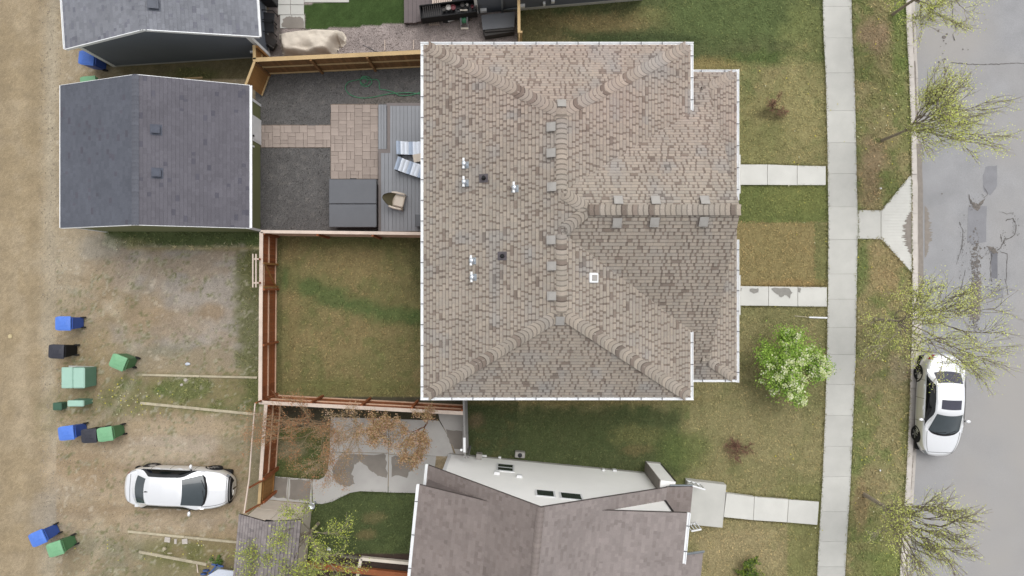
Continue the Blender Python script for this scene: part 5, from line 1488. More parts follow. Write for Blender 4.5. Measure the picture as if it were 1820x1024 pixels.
# south-west yard fence
S0, S1 = T(472, 720), T(459, 904)
fence('wooden_fence', 'red cedar fence west of the concrete patio with an open gap by the shed', 'fence', S0, S1 + (S0 - S1).normalized() * 1.25, H1, 1, RED, rails=(.06, .98), cap=.14)
g3 = thing('wooden_gate', 'light tan wooden gate at the south end of the fence by the shed', 'gate', S1 + (S0 - S1).normalized() * 1.22, math.atan2((S1 - S0).y, (S1 - S0).x))
bm_ = MB().box(0, -.01, .06, .135, .01, H1 - .05).mesh('board', MT['wood_new'])
for i in range(8):
    o = bpy.data.objects.new('board', bm_); COL.objects.link(o); o.parent = g3; o.location = (.02 + i * .142, 0, 0)
obj('rail', MB().box(0, .012, .15, 1.16, .05, .22), MT['wood_new'], g3); obj('rail', MB().box(0, .012, 1.4, 1.16, .05, 1.47), MT['wood_new'], g3)
obj('cap', MB().box(0, -.05, H1 - .04, 1.16, .07, H1), MT['wood_tan'], g3); obj('latch', MB().box(1.02, .05, .95, 1.16, .08, 1.05), MT['dark'], g3)
# tall thin frame over that fence
ZT = 2.75
fr = thing('tall_frame', 'tall thin pale beam on red struts standing above the west fence of the patio yard', 'frame', T(459, 800))
pts_ = [P(453.5, 717, ZT), P(449, 770, ZT), P(443, 850, ZT), P(434, 912, ZT)]
for A, B in zip(pts_[:-1], pts_[1:]): obj('beam', MB().bar(A, B, .045, .05), MT['wood_cap'], fr, True)
for A, (bx, by) in ((pts_[0], (466, 711)), (P(441, 868, ZT), (470, 852)), (pts_[3], (468, 893))):
    B = P(bx, by, 1.55); obj('strut', MB().bar(A - Vector((0, 0, .05)), B, .05, .09), MT['wood_red'], fr, True)
for px, py in ((466, 711), (470, 852), (468, 893)):
    p = P(px, py, 1.6); obj('post', MB().bar(Vector((p.x, p.y, 0)), p, .09, .09), MT['wood_red'], fr, True)
# grey fence from the brown house to the white house
GF = (MT['wood_grey'], MT['wood_grey'], MT['wood_grey'])
fence('wooden_fence', 'short grey fence joining the brown house to the white-walled house', 'fence', T(823, 700), T(826, 812), H1, 1, GF, rails=(.3, 1.1), cap=.08, board=.15)
obj_ = solo('white_post', MB().bar(P(825.5, 778, 1.95), P(825.5, 804, 1.95), .10, .05).bar(P(820, 800, 0), P(820, 800, 1.95), .09, .09), MT['white_metal'], 'white top board at the south end of the short grey fence', 'board')
# tall tan fence north-east of the pink gravel yard
fence('wooden_fence', 'tan wooden fence seen end-on at the top edge beside the charcoal house', 'fence', P(920, -8), P(921, 84), H1, 1, (MT['wood_tan'], MT['wood_tan'], MT['wood_tan']), rails=(.3, 1.0), cap=.12)

# ---------------------------------------------------------------- deck of the middle lot
DZ = 0.42
dk = thing('deck', 'grey composite deck against the west side of the brown house', 'deck', P(712, 300))
a = P(680, 411, DZ); b = P(762, 184, DZ)
nb = 13; x0 = P(677, 0, DZ).x; x1 = P(765, 0, DZ).x; bw = (x1 - x0) / nb
yS, yN = P(0, 411, DZ).y, P(0, 188, DZ).y
ySt = P(0, 270, DZ).y
for i in range(nb):
    xx = x0 + i * bw
    top = yN if xx > P(689, 0, DZ).x else ySt
    me = MB().box(0.004, 0, -.025, bw - .004, top - yS, 0, bev=.004).mesh('deck_board', MT['deck'])
    o = bpy.data.objects.new('deck_board', me); COL.objects.link(o); o.parent = dk; o.matrix_parent_inverse = dk.matrix_basis.inverted()
    o.location = (xx, yS, DZ)
def wbox(px0, py0, px1, py1, z0, z1, col=None, bev=0.0):
    a = P(px0, py1, z1); b = P(px1, py0, z1); return MB().box(a.x, a.y, z0, b.x, b.y, z1, bev=bev)
obj('joist_base', wbox(693, 189, 764, 411, 0, DZ - .03), MT['deck_edge'], dk, True); obj('joist_base', wbox(676, 272, 692.8, 411, 0, DZ - .031), MT['deck_edge'], dk, True)
obj('border_board', wbox(687, 183, 765, 188, DZ - .2, DZ + .003), MT['deck_edge'], dk, True)
obj('border_board', wbox(688, 188, 693.5, 269, DZ - .2, DZ + .003), MT['deck_edge'], dk, True)
obj('border_board', wbox(672, 266, 693.5, 272, DZ - .2, DZ + .004), MT['deck_edge'], dk, True)
obj('border_board', wbox(672.5, 272, 677, 411, DZ - .2, DZ + .003), MT['deck_edge'], dk, True)
for i in range(3):
    obj('step_board', wbox(672.5 + i * 5, 186, 677 + i * 5, 265, .05, .24), MT['deck'], dk, True)
obj('step_riser', wbox(672.5, 265.2, 688, 266, .0, .24), MT['deck_edge'], dk, True)

# hot tub
tub = thing('hot_tub', 'square hot tub under a folded dark grey vinyl cover on the slate gravel', 'hot tub', P(628, 361))
ht = .92
obj('cabinet', wbox(589, 326, 668, 401, 0, ht - .1), MT['tub_side'], tub, True)
obj('cover_panel', wbox(584.5, 318.5, 669, 362, ht - .1, ht, bev=.02), MT['tub_cover'], tub, True)
obj('cover_panel', wbox(584.5, 363, 669, 404, ht - .1, ht - .004, bev=.02), MT['tub_cover'], tub, True)
obj('handle', wbox(622, 316.8, 633, 318.3, ht - .1, ht - .04), MT['dark'], tub, True)

# loungers with striped pads
def lounger(px0, py0, px1, py1, label, back):
    z = DZ + .38; A = P(px0, py0, z); B = P(px1, py1, z); d = B - A; L = 1.85; th = math.atan2(d.y, d.x)
    e = thing('sun_lounger', label, 'sun lounger', Vector((A.x, A.y, DZ)), th, 'striped loungers on the deck')
    w_ = .56
    for s in (-1, 1): obj('side_rail', MB().box(0, s * w_ / 2 - .02, .26, L, s * w_ / 2 + .02, .32), MT['dark'], e)
    for x in (.12, L - .15):
        for s in (-1, 1): obj('leg', MB().box(x - .02, s * w_ / 2 - .018, 0, x + .02, s * w_ / 2 + .018, .27), MT['dark'], e)
    n = 11; sl = .16
    for i in range(n):
        x = i * L / n; zz = .37 + (max(0, back - x) * .55)
        zz2 = .37 + (max(0, back - (x + L / n)) * .55)
        mb = MB(); th_ = .05; m = 4
        for k in range(m):
            t0, t1 = k / m, (k + 1) / m
            b0 = .035 * math.sin(math.pi * t0); b1 = .035 * math.sin(math.pi * t1)
            xa, xb = x + t0 * L / n, x + t1 * L / n; za, zb_ = zz + (zz2 - zz) * t0 + b0, zz + (zz2 - zz) * t1 + b1
            mb.face([(xa, -w_ / 2, za), (xb, -w_ / 2, zb_), (xb, w_ / 2, zb_), (xa, w_ / 2, za)])
            for s in (-1, 1): mb.face([(xa, s * w_ / 2, za - .07), (xb, s * w_ / 2, zb_ - .07), (xb, s * w_ / 2, zb_), (xa, s * w_ / 2, za)])
        obj('cushion_roll', mb, MT['stripe_a'] if i % 3 else MT['stripe_b'], e)
    return e
lounger(706, 264, 755, 263, 'striped pale blue sun lounger, the straight upper one of the two on the deck', .45)
lounger(705.5, 291, 752, 306, 'striped pale blue sun lounger, the lower one lying askew on the deck', .45)
e = thing('side_table', 'small square beige table between the two striped sun loungers', 'table', P(745, 284, DZ), R(10))
obj('table_top', MB().box(-.2, -.17, .40, .2, .17, .44, bev=.01), MT['cushion'], e)
for x in (-.17, .17):
    for y in (-.14, .14): obj('leg', MB().box(x - .015, y - .015, 0, x + .015, y + .015, .4), MT['wicker'], e)
# wicker armchair
def smooth_box(mb, x0, y0, z0, x1, y1, z1): return mb.box(x0, y0, z0, x1, y1, z1, bev=.03)
e = thing('armchair', 'beige wicker armchair with rounded olive back alone on the deck', 'chair', P(710, 360, DZ), R(-13))
obj('seat', MB().box(-.28, -.28, .30, .26, .28, .36), MT['wicker'], e)
obj('cushion', MB().box(-.18, -.23, .36, .27, .23, .47, bev=.04), MT['cushion'], e)
for s in (-1, 1):
    m = MB(); m.tube([(.24, s * .33, .02), (.26, s * .33, .50), (.20, s * .33, .60), (-.1, s * .33, .62), (-.30, s * .30, .66)], [.02, .025, .045, .045, .03], 8); m.smooth = True
    obj('armrest', m, MT['cushion'], e)
    obj('leg', MB().box(-.27, s * .26 - .02, 0, -.23, s * .26 + .02, .31), MT['wicker'], e); obj('leg', MB().box(.2, s * .26 - .02, 0, .24, s * .26 + .02, .31), MT['wicker'], e)
m = MB(); vs = []; rows = 7
for j in range(rows):
    t = j / (rows - 1); z = .36 + t * .62; off = -.24 - t * .30; rr_ = .30 * math.cos(t * 1.1) + .02
    for i in range(9):
        u_ = -1 + 2 * i / 8; vs.append((off + .10 * u_ * u_, u_ * rr_, z))
fs = [(j * 9 + i, j * 9 + i + 1, (j + 1) * 9 + i + 1, (j + 1) * 9 + i) for j in range(rows - 1) for i in range(8)]
m.add(vs, fs); m.add([(x - .04, y, z) for x, y, z in vs], [f[::-1] for f in fs]); m.smooth = True
obj('backrest', m, MT['olive_cloth'], e)
e = thing('storage_box', 'small black box on the deck at the foot of the brown house wall', 'box', P(750, 394, DZ))
obj('body', MB().box(-.22, -.24, 0, .3, .24, .36, bev=.02), MT['dark'], e); obj('lid', MB().box(-.24, -.26, .36, .32, .26, .41, bev=.015), MT['tub_cover'], e)

# garden hose: coil and loops on the slate gravel
pts = []
def spl(c, n=10):
    out = []
    for i in range(len(c) - 1):
        p0, p1, p2, p3 = c[max(i - 1, 0)], c[i], c[i + 1], c[min(i + 2, len(c) - 1)]
        for k in range(n):
            t = k / n
            out.append(tuple(.5 * ((2 * p1[j]) + (-p0[j] + p2[j]) * t + (2 * p0[j] - 5 * p1[j] + 4 * p2[j] - p3[j]) * t * t + (-p0[j] + 3 * p1[j] - 3 * p2[j] + p3[j]) * t ** 3) for j in (0, 1)))
    out.append(c[-1]); return out
ctrl = [(760, 158), (735, 168), (712, 170), (700, 164), (686, 160), (675, 158), (674, 146), (668, 141), (655, 142), (648, 137), (640, 143), (644, 152), (654, 153), (661, 146), (656, 138), (645, 136), (640, 144), (646, 150), (653, 146), (650, 140), (630, 143), (618, 147), (614, 157), (622, 168), (640, 174), (662, 173), (680, 169), (700, 166), (730, 165), (760, 170)]
mb = MB(); mb.tube([P(x, y, .03 + .02 * ((i // 10) % 3 == 1)) for i, (x, y) in enumerate(spl(ctrl, 6))], .018, 6); mb.smooth = True
solo('garden_hose', mb, MT['hose'], 'green garden hose looped and coiled on the slate gravel', 'hose')

# ---------------------------------------------------------------- north neighbour's yard
DB = (MT['deck_brown'])
e = thing('deck', 'brown-grey deck cut off by the top edge beside the black-railed planter', 'deck', P(760, 0), R(4))
for i in range(9):
    x = 718 + i * 7.6
    obj('deck_board', MB().prism([P(x, -30, .3).xy, P(x + 7.2, -30, .3).xy, P(x + 7.4, 40 - max(0, i - 2) * 2.2, .3).xy, P(x + .2, 41 - max(0, i - 2) * 2.2, .3).xy], .1, .3), DB, e, True)
obj('joist_base', MB().prism([P(719, -30, .28).xy, P(850, -30, .28).xy, P(846, 22, .28).xy, P(784, 28, .28).xy, P(720, 41, .28).xy], 0, .28), MT['dark'], e, True)
e = thing('slatted_bench', 'pale slatted wooden bench top on the brown-grey deck at the top edge', 'bench', P(785, 2, .3))
for i in range(9):
    x = 768 + i * 4; obj('slat', MB().prism([P(x, -20, .75).xy, P(x + 3.1, -20, .75).xy, P(x + 3.1, 8 - i * .5, .75).xy, P(x, 8 - i * .5, .75).xy], .7, .75), MT['wood_cap'], e, True)
obj('frame', MB().prism([P(769, -20, .7).xy, P(802, -20, .7).xy, P(802, 4, .7).xy, P(769, 7, .7).xy], .3, .69), MT['dark'], e, True)
e = thing('black_trough', 'long black metal trough full of dark clutter along the deck at the top edge', 'planter', P(795, 20))
A = P(747, 21, 1.0); B = P(846, 9, 1.0); dd = (B - A).normalized(); nn = Vector((-dd.y, dd.x, 0))
for s in (-1, 1): obj('side_panel', MB().bar(A + nn * .27 * s - Vector((0, 0, .3)), B + nn * .27 * s - Vector((0, 0, .3)), .04, .6), MT['black'], e, True)
for q in (A, B): obj('end_panel', MB().bar(q - nn * .27 - Vector((0, 0, .3)), q + nn * .27 - Vector((0, 0, .3)), .04, .6), MT['black'], e, True)
obj('bottom', MB().bar(A - Vector((0, 0, .4)), B - Vector((0, 0, .4)), .5, .05), MT['dark'], e, True)
for i in range(9):
    p = A + dd * (.14 + i * .09) - Vector((0, 0, .06)); obj('bar', MB().bar(p - nn * .25, p + nn * .25, .025, .025), MT['tub_side'], e, True)
r = random.Random(5)
for i in range(7):
    p = A.lerp(B, .42 + i * .085) + nn * r.uniform(-.12, .12) - Vector((0, 0, .25)); s = r.uniform(.05, .12)
    nm = ['pot', 'jar', 'tray'][i % 3]
    solo(nm, MB().lathe([(s * .7, 0), (s, .18), (s * .9, .18), (s * .8, .12)], 10, M=Matrix.Translation(p)), [MT['tub_side'], MT['grey_vent'], M('maroon_glaze', C(110, 36, 48), .5), MT['dark']][i % 4],
         ['dull brown pot nearest the empty end of the black trough', 'pale grey jar in the black trough, third of its row', 'maroon tray in the middle of the black trough', 'black pot right of the maroon tray in the trough', 'dull brown jar right of centre in the black trough', 'small grey tray near the house end of the trough', 'maroon pot at the house end of the black trough'][i], nm)
e = thing('lattice_step', 'small pale slatted doormat lying on pink gravel by the deck', 'mat', P(770, 39))
for i in range(6): obj('slat', MB().bar(P(761 + i * 3.3, 33, .06), P(764 + i * 3.3, 45, .06), .045, .03), MT['wood_cap'], e, True)
obj('cross_slat', MB().bar(P(761, 35, .03), P(779, 34, .03), .04, .03), MT['wood_cap'], e, True); obj('cross_slat', MB().bar(P(763, 44, .03), P(781, 43, .03), .04, .03), MT['wood_cap'], e, True)
e = thing('downspout_extension', 'long white downspout pipe lying across the pink gravel from the charcoal house corner', 'pipe', P(820, 30))
obj('pipe', MB().bar(P(796, 37.5, .3), P(850, 20.5, .35), .075, .06), MT['white_metal'], e, True); obj('outlet', MB().box(-.12, -.1, 0, .14, .1, .28, M=Matrix.Translation(P(792, 37)), bev=.02), MT['dark'], e, True)
# hose reel cart
e = thing('hose_reel', 'hose reel cart wound with green hose on the pink gravel', 'hose reel', P(826, 41), R(0))
RM = Matrix.Rotation(R(90), 4, 'Y')
m = MB(); m.lathe([(.14, -.10), (.155, -.06), (.16, 0), (.155, .06), (.14, .10)], 18, M=Matrix.Translation((0, 0, .38)) @ RM); m.smooth = True
dr = obj('hose_drum', m, MT['hose'], e)
for s in (-1, 1):
    m = MB(); m.lathe([(.21, -.012), (.22, 0), (.21, .012)], 18, M=Matrix.Translation((s * .12, 0, .38)) @ RM); obj('drum_flange', m, MT['galv'], e)
    m = MB(); m.tube([(s * .16, -.26, .03), (s * .16, -.05, .5), (s * .16, .28, .72)], .014, 6); obj('frame_tube', m, MT['galv'], e)
    m = MB(); m.lathe([(.07, -.02), (.09, 0), (.07, .02)], 12, M=Matrix.Translation((s * .19, .12, .09)) @ RM); obj('wheel', m, MT['dark'], e)
obj('tray', MB().box(-.17, -.30, .02, .17, -.22, .07), MT['cream_board'], e); obj('handle', MB().box(-.17, .24, .68, .17, .31, .73), MT['cream_board'], e)
# covered tub at the charcoal house
e = thing('storage_bench', 'large dark grey lidded deck box against the charcoal house wall', 'storage box', P(888, 45), R(5))
z = .62
obj('body', MB().prism([P(860, 30, z - .06).xy, P(914, 24, z - .06).xy, P(914, 53, z - .06).xy, P(862, 57, z - .06).xy], 0, z - .06), MT['tub_side'], e, True)
obj('lid', MB().prism([P(855, 27, z).xy, P(915, 21, z).xy, P(914, 48, z).xy, P(858, 53, z).xy], z - .06, z), MT['tub_cover'], e, True)
obj('front_panel', MB().prism([P(858, 53.5, z - .15).xy, P(914, 48.5, z - .15).xy, P(914, 56, z - .15).xy, P(862, 64, z - .15).xy], 0, z - .15), MT['tub_side'], e, True)
# stepping rods in gravel
for i, (x, y0, y1) in enumerate(((684, 71, 90), (735, 71, 88))):
    solo('thin_stake', MB().bar(P(x, y0, .03), P(x, y1, .03), .03, .03), MT['wood_cap'], ['thin pale stake lying on pink gravel near the beige cover', 'thin pale stake lying on pink gravel near the brown house corner'][i], 'stake')
mb = MB(); mb.tube([P(x, y, .03) for x, y in spl([(645, 80), (658, 86), (670, 92), (690, 93), (708, 90)], 5)], .012, 5)
solo('garden_wire', mb, MT['hanger'], 'thin grey cable trailing over pink gravel behind the brown board fence', 'cable')

# furniture under a beige cloth cover
def cloth(poly, h, name, label, cat, base, mat, seed, n=46):
    """a draped cover: height field over a polygon, folds at the skirt"""
    c = P(*base); W_ = [P(x, y, h * .6) for x, y in poly]
    xs = [p.x for p in W_]; ys = [p.y for p in W_]
    X = np.linspace(min(xs), max(xs), n); Y = np.linspace(min(ys), max(ys), n); GXx, GYy = np.meshgrid(X, Y)
    pl_ = [(p.x, p.y) for p in W_]
    dist = np.full(GXx.shape, 9.0)
    for i in range(len(pl_)):
        ax, ay = pl_[i]; bx, by = pl_[(i + 1) % len(pl_)]
        t = np.clip(((GXx - ax) * (bx - ax) + (GYy - ay) * (by - ay)) / ((bx - ax) ** 2 + (by - ay) ** 2), 0, 1)
        dist = np.minimum(dist, np.hypot(GXx - ax - t * (bx - ax), GYy - ay - t * (by - ay)))
    ins = inpoly(GXx, GYy, pl_)
    dist = np.where(ins, dist, -dist)
    slope = sstep(-.02, .32, dist)
    Z = h * slope
    Z += (fbm(GXx * 3 + seed, GYy * 3, 3) - .5) * .16 * (slope > .1)
    fold = np.sin((GXx * 1.0 + GYy * 2.2) * 9 + 4 * fbm(GXx * 2, GYy * 2, 9)) * .05
    Z += fold * (1 - slope) * 1.2 * (dist > 0) - .05 * np.exp(-((GXx - c.x - .1) / .3) ** 2 - ((GYy - c.y + .45) / .16) ** 2) * 4
    Z -= .12 * np.exp(-((GXx - c.x + .95) / .14) ** 2 - ((GYy - c.y - .1) / .22) ** 2)
    Z = np.maximum(Z, 0.01)
    ok = dist > -.03
    mb = MB(); vs = [(float(GXx[j, i]), float(GYy[j, i]), float(Z[j, i])) for j in range(n) for i in range(n)]
    fs = [(j * n + i, j * n + i + 1, (j + 1) * n + i + 1, (j + 1) * n + i) for j in range(n - 1) for i in range(n - 1) if ok[j, i] and ok[j + 1, i + 1] and ok[j, i + 1] and ok[j + 1, i]]
    mb.add(vs, fs); mb.smooth = True
    return solo(name, mb, mat, label, cat, (c.x, c.y, 0))
e = thing('covered_furniture', 'patio furniture hidden under a creased beige cloth cover', 'covered furniture', P(548, 76))
c1 = cloth([(490, 54), (509, 51), (530, 49), (562, 46), (596, 47), (606, 51), (611, 62), (606, 72), (598, 78), (592, 98), (560, 101), (520, 102), (500, 100), (493, 80)], .82, 'cloth_cover', None, None, (548, 76), MT['tarp'], 3)
c1.parent = e; c1.location = (0, 0, 0)
o = cloth([(592, 50), (603, 48), (610, 58), (610, 68), (602, 77), (594, 72)], .95, 'cloth_bulge', None, None, (548, 76), MT['tarp'], 8, 24); o.parent = e; o.location = (0, 0, 0)

# black patio chairs and bags by the grey garage
def patio_chair(loc, rz, label):
    e = thing('patio_chair', label, 'chair', loc, rz, 'black metal patio chairs by the garage')
    m = MB(); m.tube([(-.27, -.25, 0), (-.27, -.25, .62), (-.25, .25, .64), (-.24, .28, 0)], .022, 6); m.smooth = True; obj('arm_frame', m, MT['black'], e)
    m = MB(); m.tube([(.27, -.25, 0), (.27, -.25, .62), (.25, .25, .64), (.24, .28, 0)], .022, 6); m.smooth = True; obj('arm_frame', m, MT['black'], e)
    obj('seat', MB().box(-.24, -.26, .40, .24, .24, .43, bev=.01), MT['dark'], e)
    obj('backrest', MB().box(-.24, -.02, 0, .24, .02, .55, M=Matrix.Translation((0, .26, .42)) @ Matrix.Rotation(R(-18), 4, 'X')), MT['black'], e)
    return e
patio_chair(P(483, 39), R(84), 'black metal patio chair facing away from the garage, above the dark folded pile')
patio_chair(P(482, 55), R(92), 'black metal patio chair half behind the beige cover, nearest the garage corner')
e = thing('folded_chairs', 'heap of folded dark grey chairs leaning by the garage corner', 'folded chairs', P(480, 78), R(-40))
for i in range(4):
    m = MB().box(-.34, -.16, 0, .34, .16, .035, M=Matrix.Translation((0.02 * i, .03 * i, .12 + .09 * i)) @ Matrix.Rotation(R(6 * i - 9), 4, 'Z') @ Matrix.Rotation(R(12), 4, 'X'), bev=.01)
    obj('seat_frame', m, MT['tub_side'] if i % 2 else MT['grey_vent'] if i == 2 else MT['dark'], e)
    m = MB(); m.tube([(-.36, -.18, .10 + .09 * i), (.36, -.17, .12 + .09 * i), (.38, .16, .14 + .09 * i), (-.34, .18, .12 + .09 * i)], .014, 5); obj('tube_frame', m, MT['black'], e)
e = thing('barbecue', 'brown and black covered barbecue cut off by the top edge beside the garage', 'barbecue', P(483, 3))
obj('cart', MB().box(-.3, -.25, 0, .3, .3, .8, bev=.03), MT['dark'], e); m = MB(); m.tube([(-.28, .02, .92), (.28, .02, .92)], .2, 12); m.smooth = True; obj('lid', m, M('brown_enamel', C(96, 80, 62), .4), e)
m = MB()
for k in range(3): m.tube([(math.cos(t) * (.12 - .015 * k), math.sin(t) * (.12 - .015 * k), .3 + .03 * k) for t in np.linspace(0, 6.28, 18)], .015, 5)
me_ = m; o = solo('coiled_hose', m, MT['hose'], 'small coil of bright green hose on the garage wall near the top edge', 'hose', (0, 0, .28)); o.location = P(468, 17) + Vector((0, 0, .28))

# ---------------------------------------------------------------- things on the parking pads
def bin_parts(e, body_m, lid_m, w_=.56, d_=.60, h_=1.0, open_=0):
    """wheeled bin: front towards -x, hinge, handle and wheels at +x"""
    m = MB(); b = .78
    for (z0, z1, s0, s1) in ((.06, .12, .74, .78), (.12, h_ - .1, .78, .95), (h_ - .1, h_ - .02, 1.0, 1.0)):
        vs = []
        for z, s in ((z0, s0), (z1, s1)):
            for x, y in ((-d_ / 2 * s, -w_ / 2 * s), (d_ / 2 - .02, -w_ / 2 * s), (d_ / 2 - .02, w_ / 2 * s), (-d_ / 2 * s, w_ / 2 * s)):
                vs.append((x, y, z))
        m.add(vs, [(0, 1, 5, 4), (1, 2, 6, 5), (2, 3, 7, 6), (3, 0, 4, 7), (3, 2, 1, 0), (4, 5, 6, 7)])
    obj('body', m, body_m, e)
    # domed lid with a rounded front
    m = MB(); prof = []
    nx = 8; ny = 8; vs = []
    for i in range(nx + 1):
        for j in range(ny + 1):
            u_ = i / nx; v_ = -1 + 2 * j / ny
            x = -d_ / 2 - .04 + u_ * (d_ + .05); hw = (w_ / 2 + .025) * (1 - .16 * max(0, 1 - u_ * 4) ** 2)
            z = h_ + .055 * (1 - v_ ** 4) * min(1, u_ * 3 + .25) * (1 - .25 * u_) * min(1, (1 - u_) * 5 + .3)
            if abs(v_) < .45 and .25 < u_ < .8: z += .018
            vs.append((x, v_ * hw, z))
    fs = [(i * (ny + 1) + j, (i + 1) * (ny + 1) + j, (i + 1) * (ny + 1) + j + 1, i * (ny + 1) + j + 1) for i in range(nx) for j in range(ny)]
    m.add(vs, fs); 
    per = [i * (ny + 1) for i in range(nx + 1)] + [nx * (ny + 1) + j for j in range(1, ny + 1)] + [i * (ny + 1) + ny for i in range(nx - 1, -1, -1)] + [j for j in range(ny - 1, 0, -1)]
    pv = [vs[k] for k in per]
    for k in range(len(pv)):
        a, b_ = pv[k], pv[(k + 1) % len(pv)]
        m.face([a, (a[0], a[1], h_ - .05), (b_[0], b_[1], h_ - .05), b_])
    lid = obj('lid', m, lid_m, e)
    obj('lid_emblem', MB().lathe([(.07, h_ + .066), (.066, h_ + .071)], 14, M=Matrix.Translation((.02, 0, 0))), lid_m, lid)
    obj('handle', MB().box(d_ / 2, -w_ / 2 + .03, h_ - .1, d_ / 2 + .06, -w_ / 2 + .06, h_ - .05).box(d_ / 2, w_ / 2 - .06, h_ - .1, d_ / 2 + .06, w_ / 2 - .03, h_ - .05).box(d_ / 2 + .04, -w_ / 2 + .03, h_ - .1, d_ / 2 + .07, w_ / 2 - .03, h_ - .05), body_m, e)
    for s in (-1, 1):
        w1 = obj('wheel', MB().lathe([(.07, -.03), (.115, -.025), (.115, .025), (.07, .03)], 16, M=Matrix.Translation((d_ / 2 - .01, s * (w_ / 2 - .06), .115)) @ Matrix.Rotation(R(90), 4, 'X')), MT['tyre'], e)
    return e
PROTO = {}
def wbin(kind, px, py, ang, label, h_=1.0):
    bm, lm = {'blue': (MT['bin_blue_dk'], MT['bin_blue']), 'green': (MT['bin_green_dk'], MT['bin_green']), 'black': (MT['black'], MT['bin_black'])}[kind]
    p = P(px, py, h_); loc = (p.x, p.y, 0)
    if kind in PROTO: return dup(PROTO[kind], loc, R(ang), label, 'wheelie bins on the parking pads')
    e = thing('wheelie_bin', label, 'wheelie bin', loc, R(ang), 'wheelie bins on the parking pads')
    bin_parts(e, bm, lm); PROTO[kind] = e; return e
wbin('blue', 112.5, 575, 0, 'blue wheelie bin by itself nearest the alley, above the black one')
wbin('black', 100.5, 625, -2, 'black wheelie bin standing alone at the alley edge above the mint utility cabinet')
wbin('green', 210, 644, -22, 'tilted green wheelie bin alone on the gravel right of the mint utility cabinet')
wbin('blue', 118, 770, 7, 'blue wheelie bin, left one of the row of three above the silver-white car')
wbin('black', 158.5, 775, 3, 'black wheelie bin in the middle of the row of three')
wbin('green', 187, 772, 8, 'green wheelie bin, right one of the row of three above the silver-white car')
wbin('blue', 67, 957, 24, 'blue wheelie bin turned askew in the bottom left corner beside a green one')
wbin('green', 98, 976, 18, 'green wheelie bin turned askew, in the bottom left corner below the blue one')
wbin('blue', 154, 103, -6, 'blue wheelie bin tucked beside the charcoal garage wall at top left')
wbin('green', 157, 148, 4, 'green wheelie bin mostly hidden behind the slate-grey garage roof edge')

# mint utility cabinet
e = thing('utility_cabinet', 'large mint green utility cabinet on a pale pad between the bins', 'utility cabinet', P(146, 667), R(-2))
obj('pad', slab_px([(122, 650), (166, 652), (164, 684), (121, 682)], 0, .06, MT['concrete'], None).data, None, e, True) if False else None
pd = slab_px([(122, 650), (166, 651.5), (164.5, 684), (121, 682)], -.02, .07, MT['concrete'], None, 'pad'); pd.parent = e; pd.matrix_parent_inverse = e.matrix_basis.inverted()
zc = .95
obj('body', MB().prism([P(112, 656, zc).xy, P(149, 656, zc).xy, P(149, 690, zc).xy, P(111, 690, zc).xy], .07, zc - .05), MT['mint_dk'], e, True)
m = MB(); L0 = P(108.5, 690.5, zc); L1 = P(128.5, 653, zc); m.box(L0.x, L0.y, zc - .05, L1.x, L1.y, zc, bev=.03); obj('lid', m, MT['mint'], e, True)
m = MB(); L0 = P(128.8, 690.5, zc); L1 = P(150, 653.5, zc); m.box(L0.x, L0.y, zc - .05, L1.x, L1.y, zc - .002, bev=.04); obj('lid', m, MT['mint'], e, True)
obj('lock', MB().box(-.02, -.03, 0, .03, .03, .08, M=Matrix.Translation(P(150.5, 672, zc - .2))), MT['white_metal'], e, True)
e = thing('utility_pedestal', 'narrow pale mint utility pedestal beside a small dark green box', 'utility pedestal', P(137, 718), R(-2))
obj('body', MB().prism([P(121, 713, .75).xy, P(146, 713.5, .75).xy, P(146, 722, .75).xy, P(121, 723, .75).xy], 0, .72), MT['mint_dk'], e, True)
m = MB(); L0 = P(119, 723, .8); L1 = P(148, 712, .8); m.box(L0.x, L0.y, .70, L1.x, L1.y, .8, bev=.03); obj('cap', m, MT['mint'], e, True)
e = thing('cable_box', 'small dark green cable box left of the narrow mint pedestal', 'cable box', P(112, 720))
obj('body', MB().box(-.18, -.15, 0, .18, .15, .34, bev=.03), MT['util_green'], e); obj('lid', MB().box(-.2, -.17, .34, .2, .17, .4, bev=.03), MT['util_green'], e)

# parking timbers, stones and litter
def timber(x0, y0, x1, y1, label, wd=.11, split=1):
    e = thing('landscape_timber', label, 'timber', P(x0, y0), math.atan2(-(y1 - y0), x1 - x0))
    A, B = P(x0, y0), P(x1, y1)
    for i in range(split):
        a = A.lerp(B, i / split + .002); b = A.lerp(B, (i + 1) / split - .002)
        obj('timber', MB().bar(a + Vector((0, 0, .03)), b + Vector((0, 0, .02)), wd, .07), MT['wood_old'], e, True)
    return e
timber(254, 666, 458, 671, 'half-buried pale timber, upper edge of the weedy parking strip', .09, 2)
timber(250, 716, 463, 737, 'long pale timber, lower edge of the weedy parking strip beside the utility boxes', .11, 2)
timber(228, 944, 429, 964, 'pale timber below the silver-white car on the parking pad', .10, 2)
timber(248, 980, 368, 1003, 'pale timber lowest on the parking pad near the bottom edge', .12, 1)
for i, (x, y, s, lab) in enumerate(((298, 959, .25, 'square pink paver, left of the three below the silver-white car'), (312.5, 962, .20, 'narrow pink paver, middle of the three below the silver-white car'), (329, 962, .25, 'square pink paver, right of the three below the silver-white car'))):
    w_ = s / 2; o = solo('loose_paver', MB().box(-w_ * (.55 if i == 1 else 1), -w_ * (1.1 if i == 1 else .9), -.02, w_ * (.55 if i == 1 else 1), w_ * (1.1 if i == 1 else .9), .05, bev=.01), MT['rock'], lab, 'paver', (0, 0, 0)); o.location = P(x, y); o.rotation_euler = (0, 0, R(-8 + 6 * i))
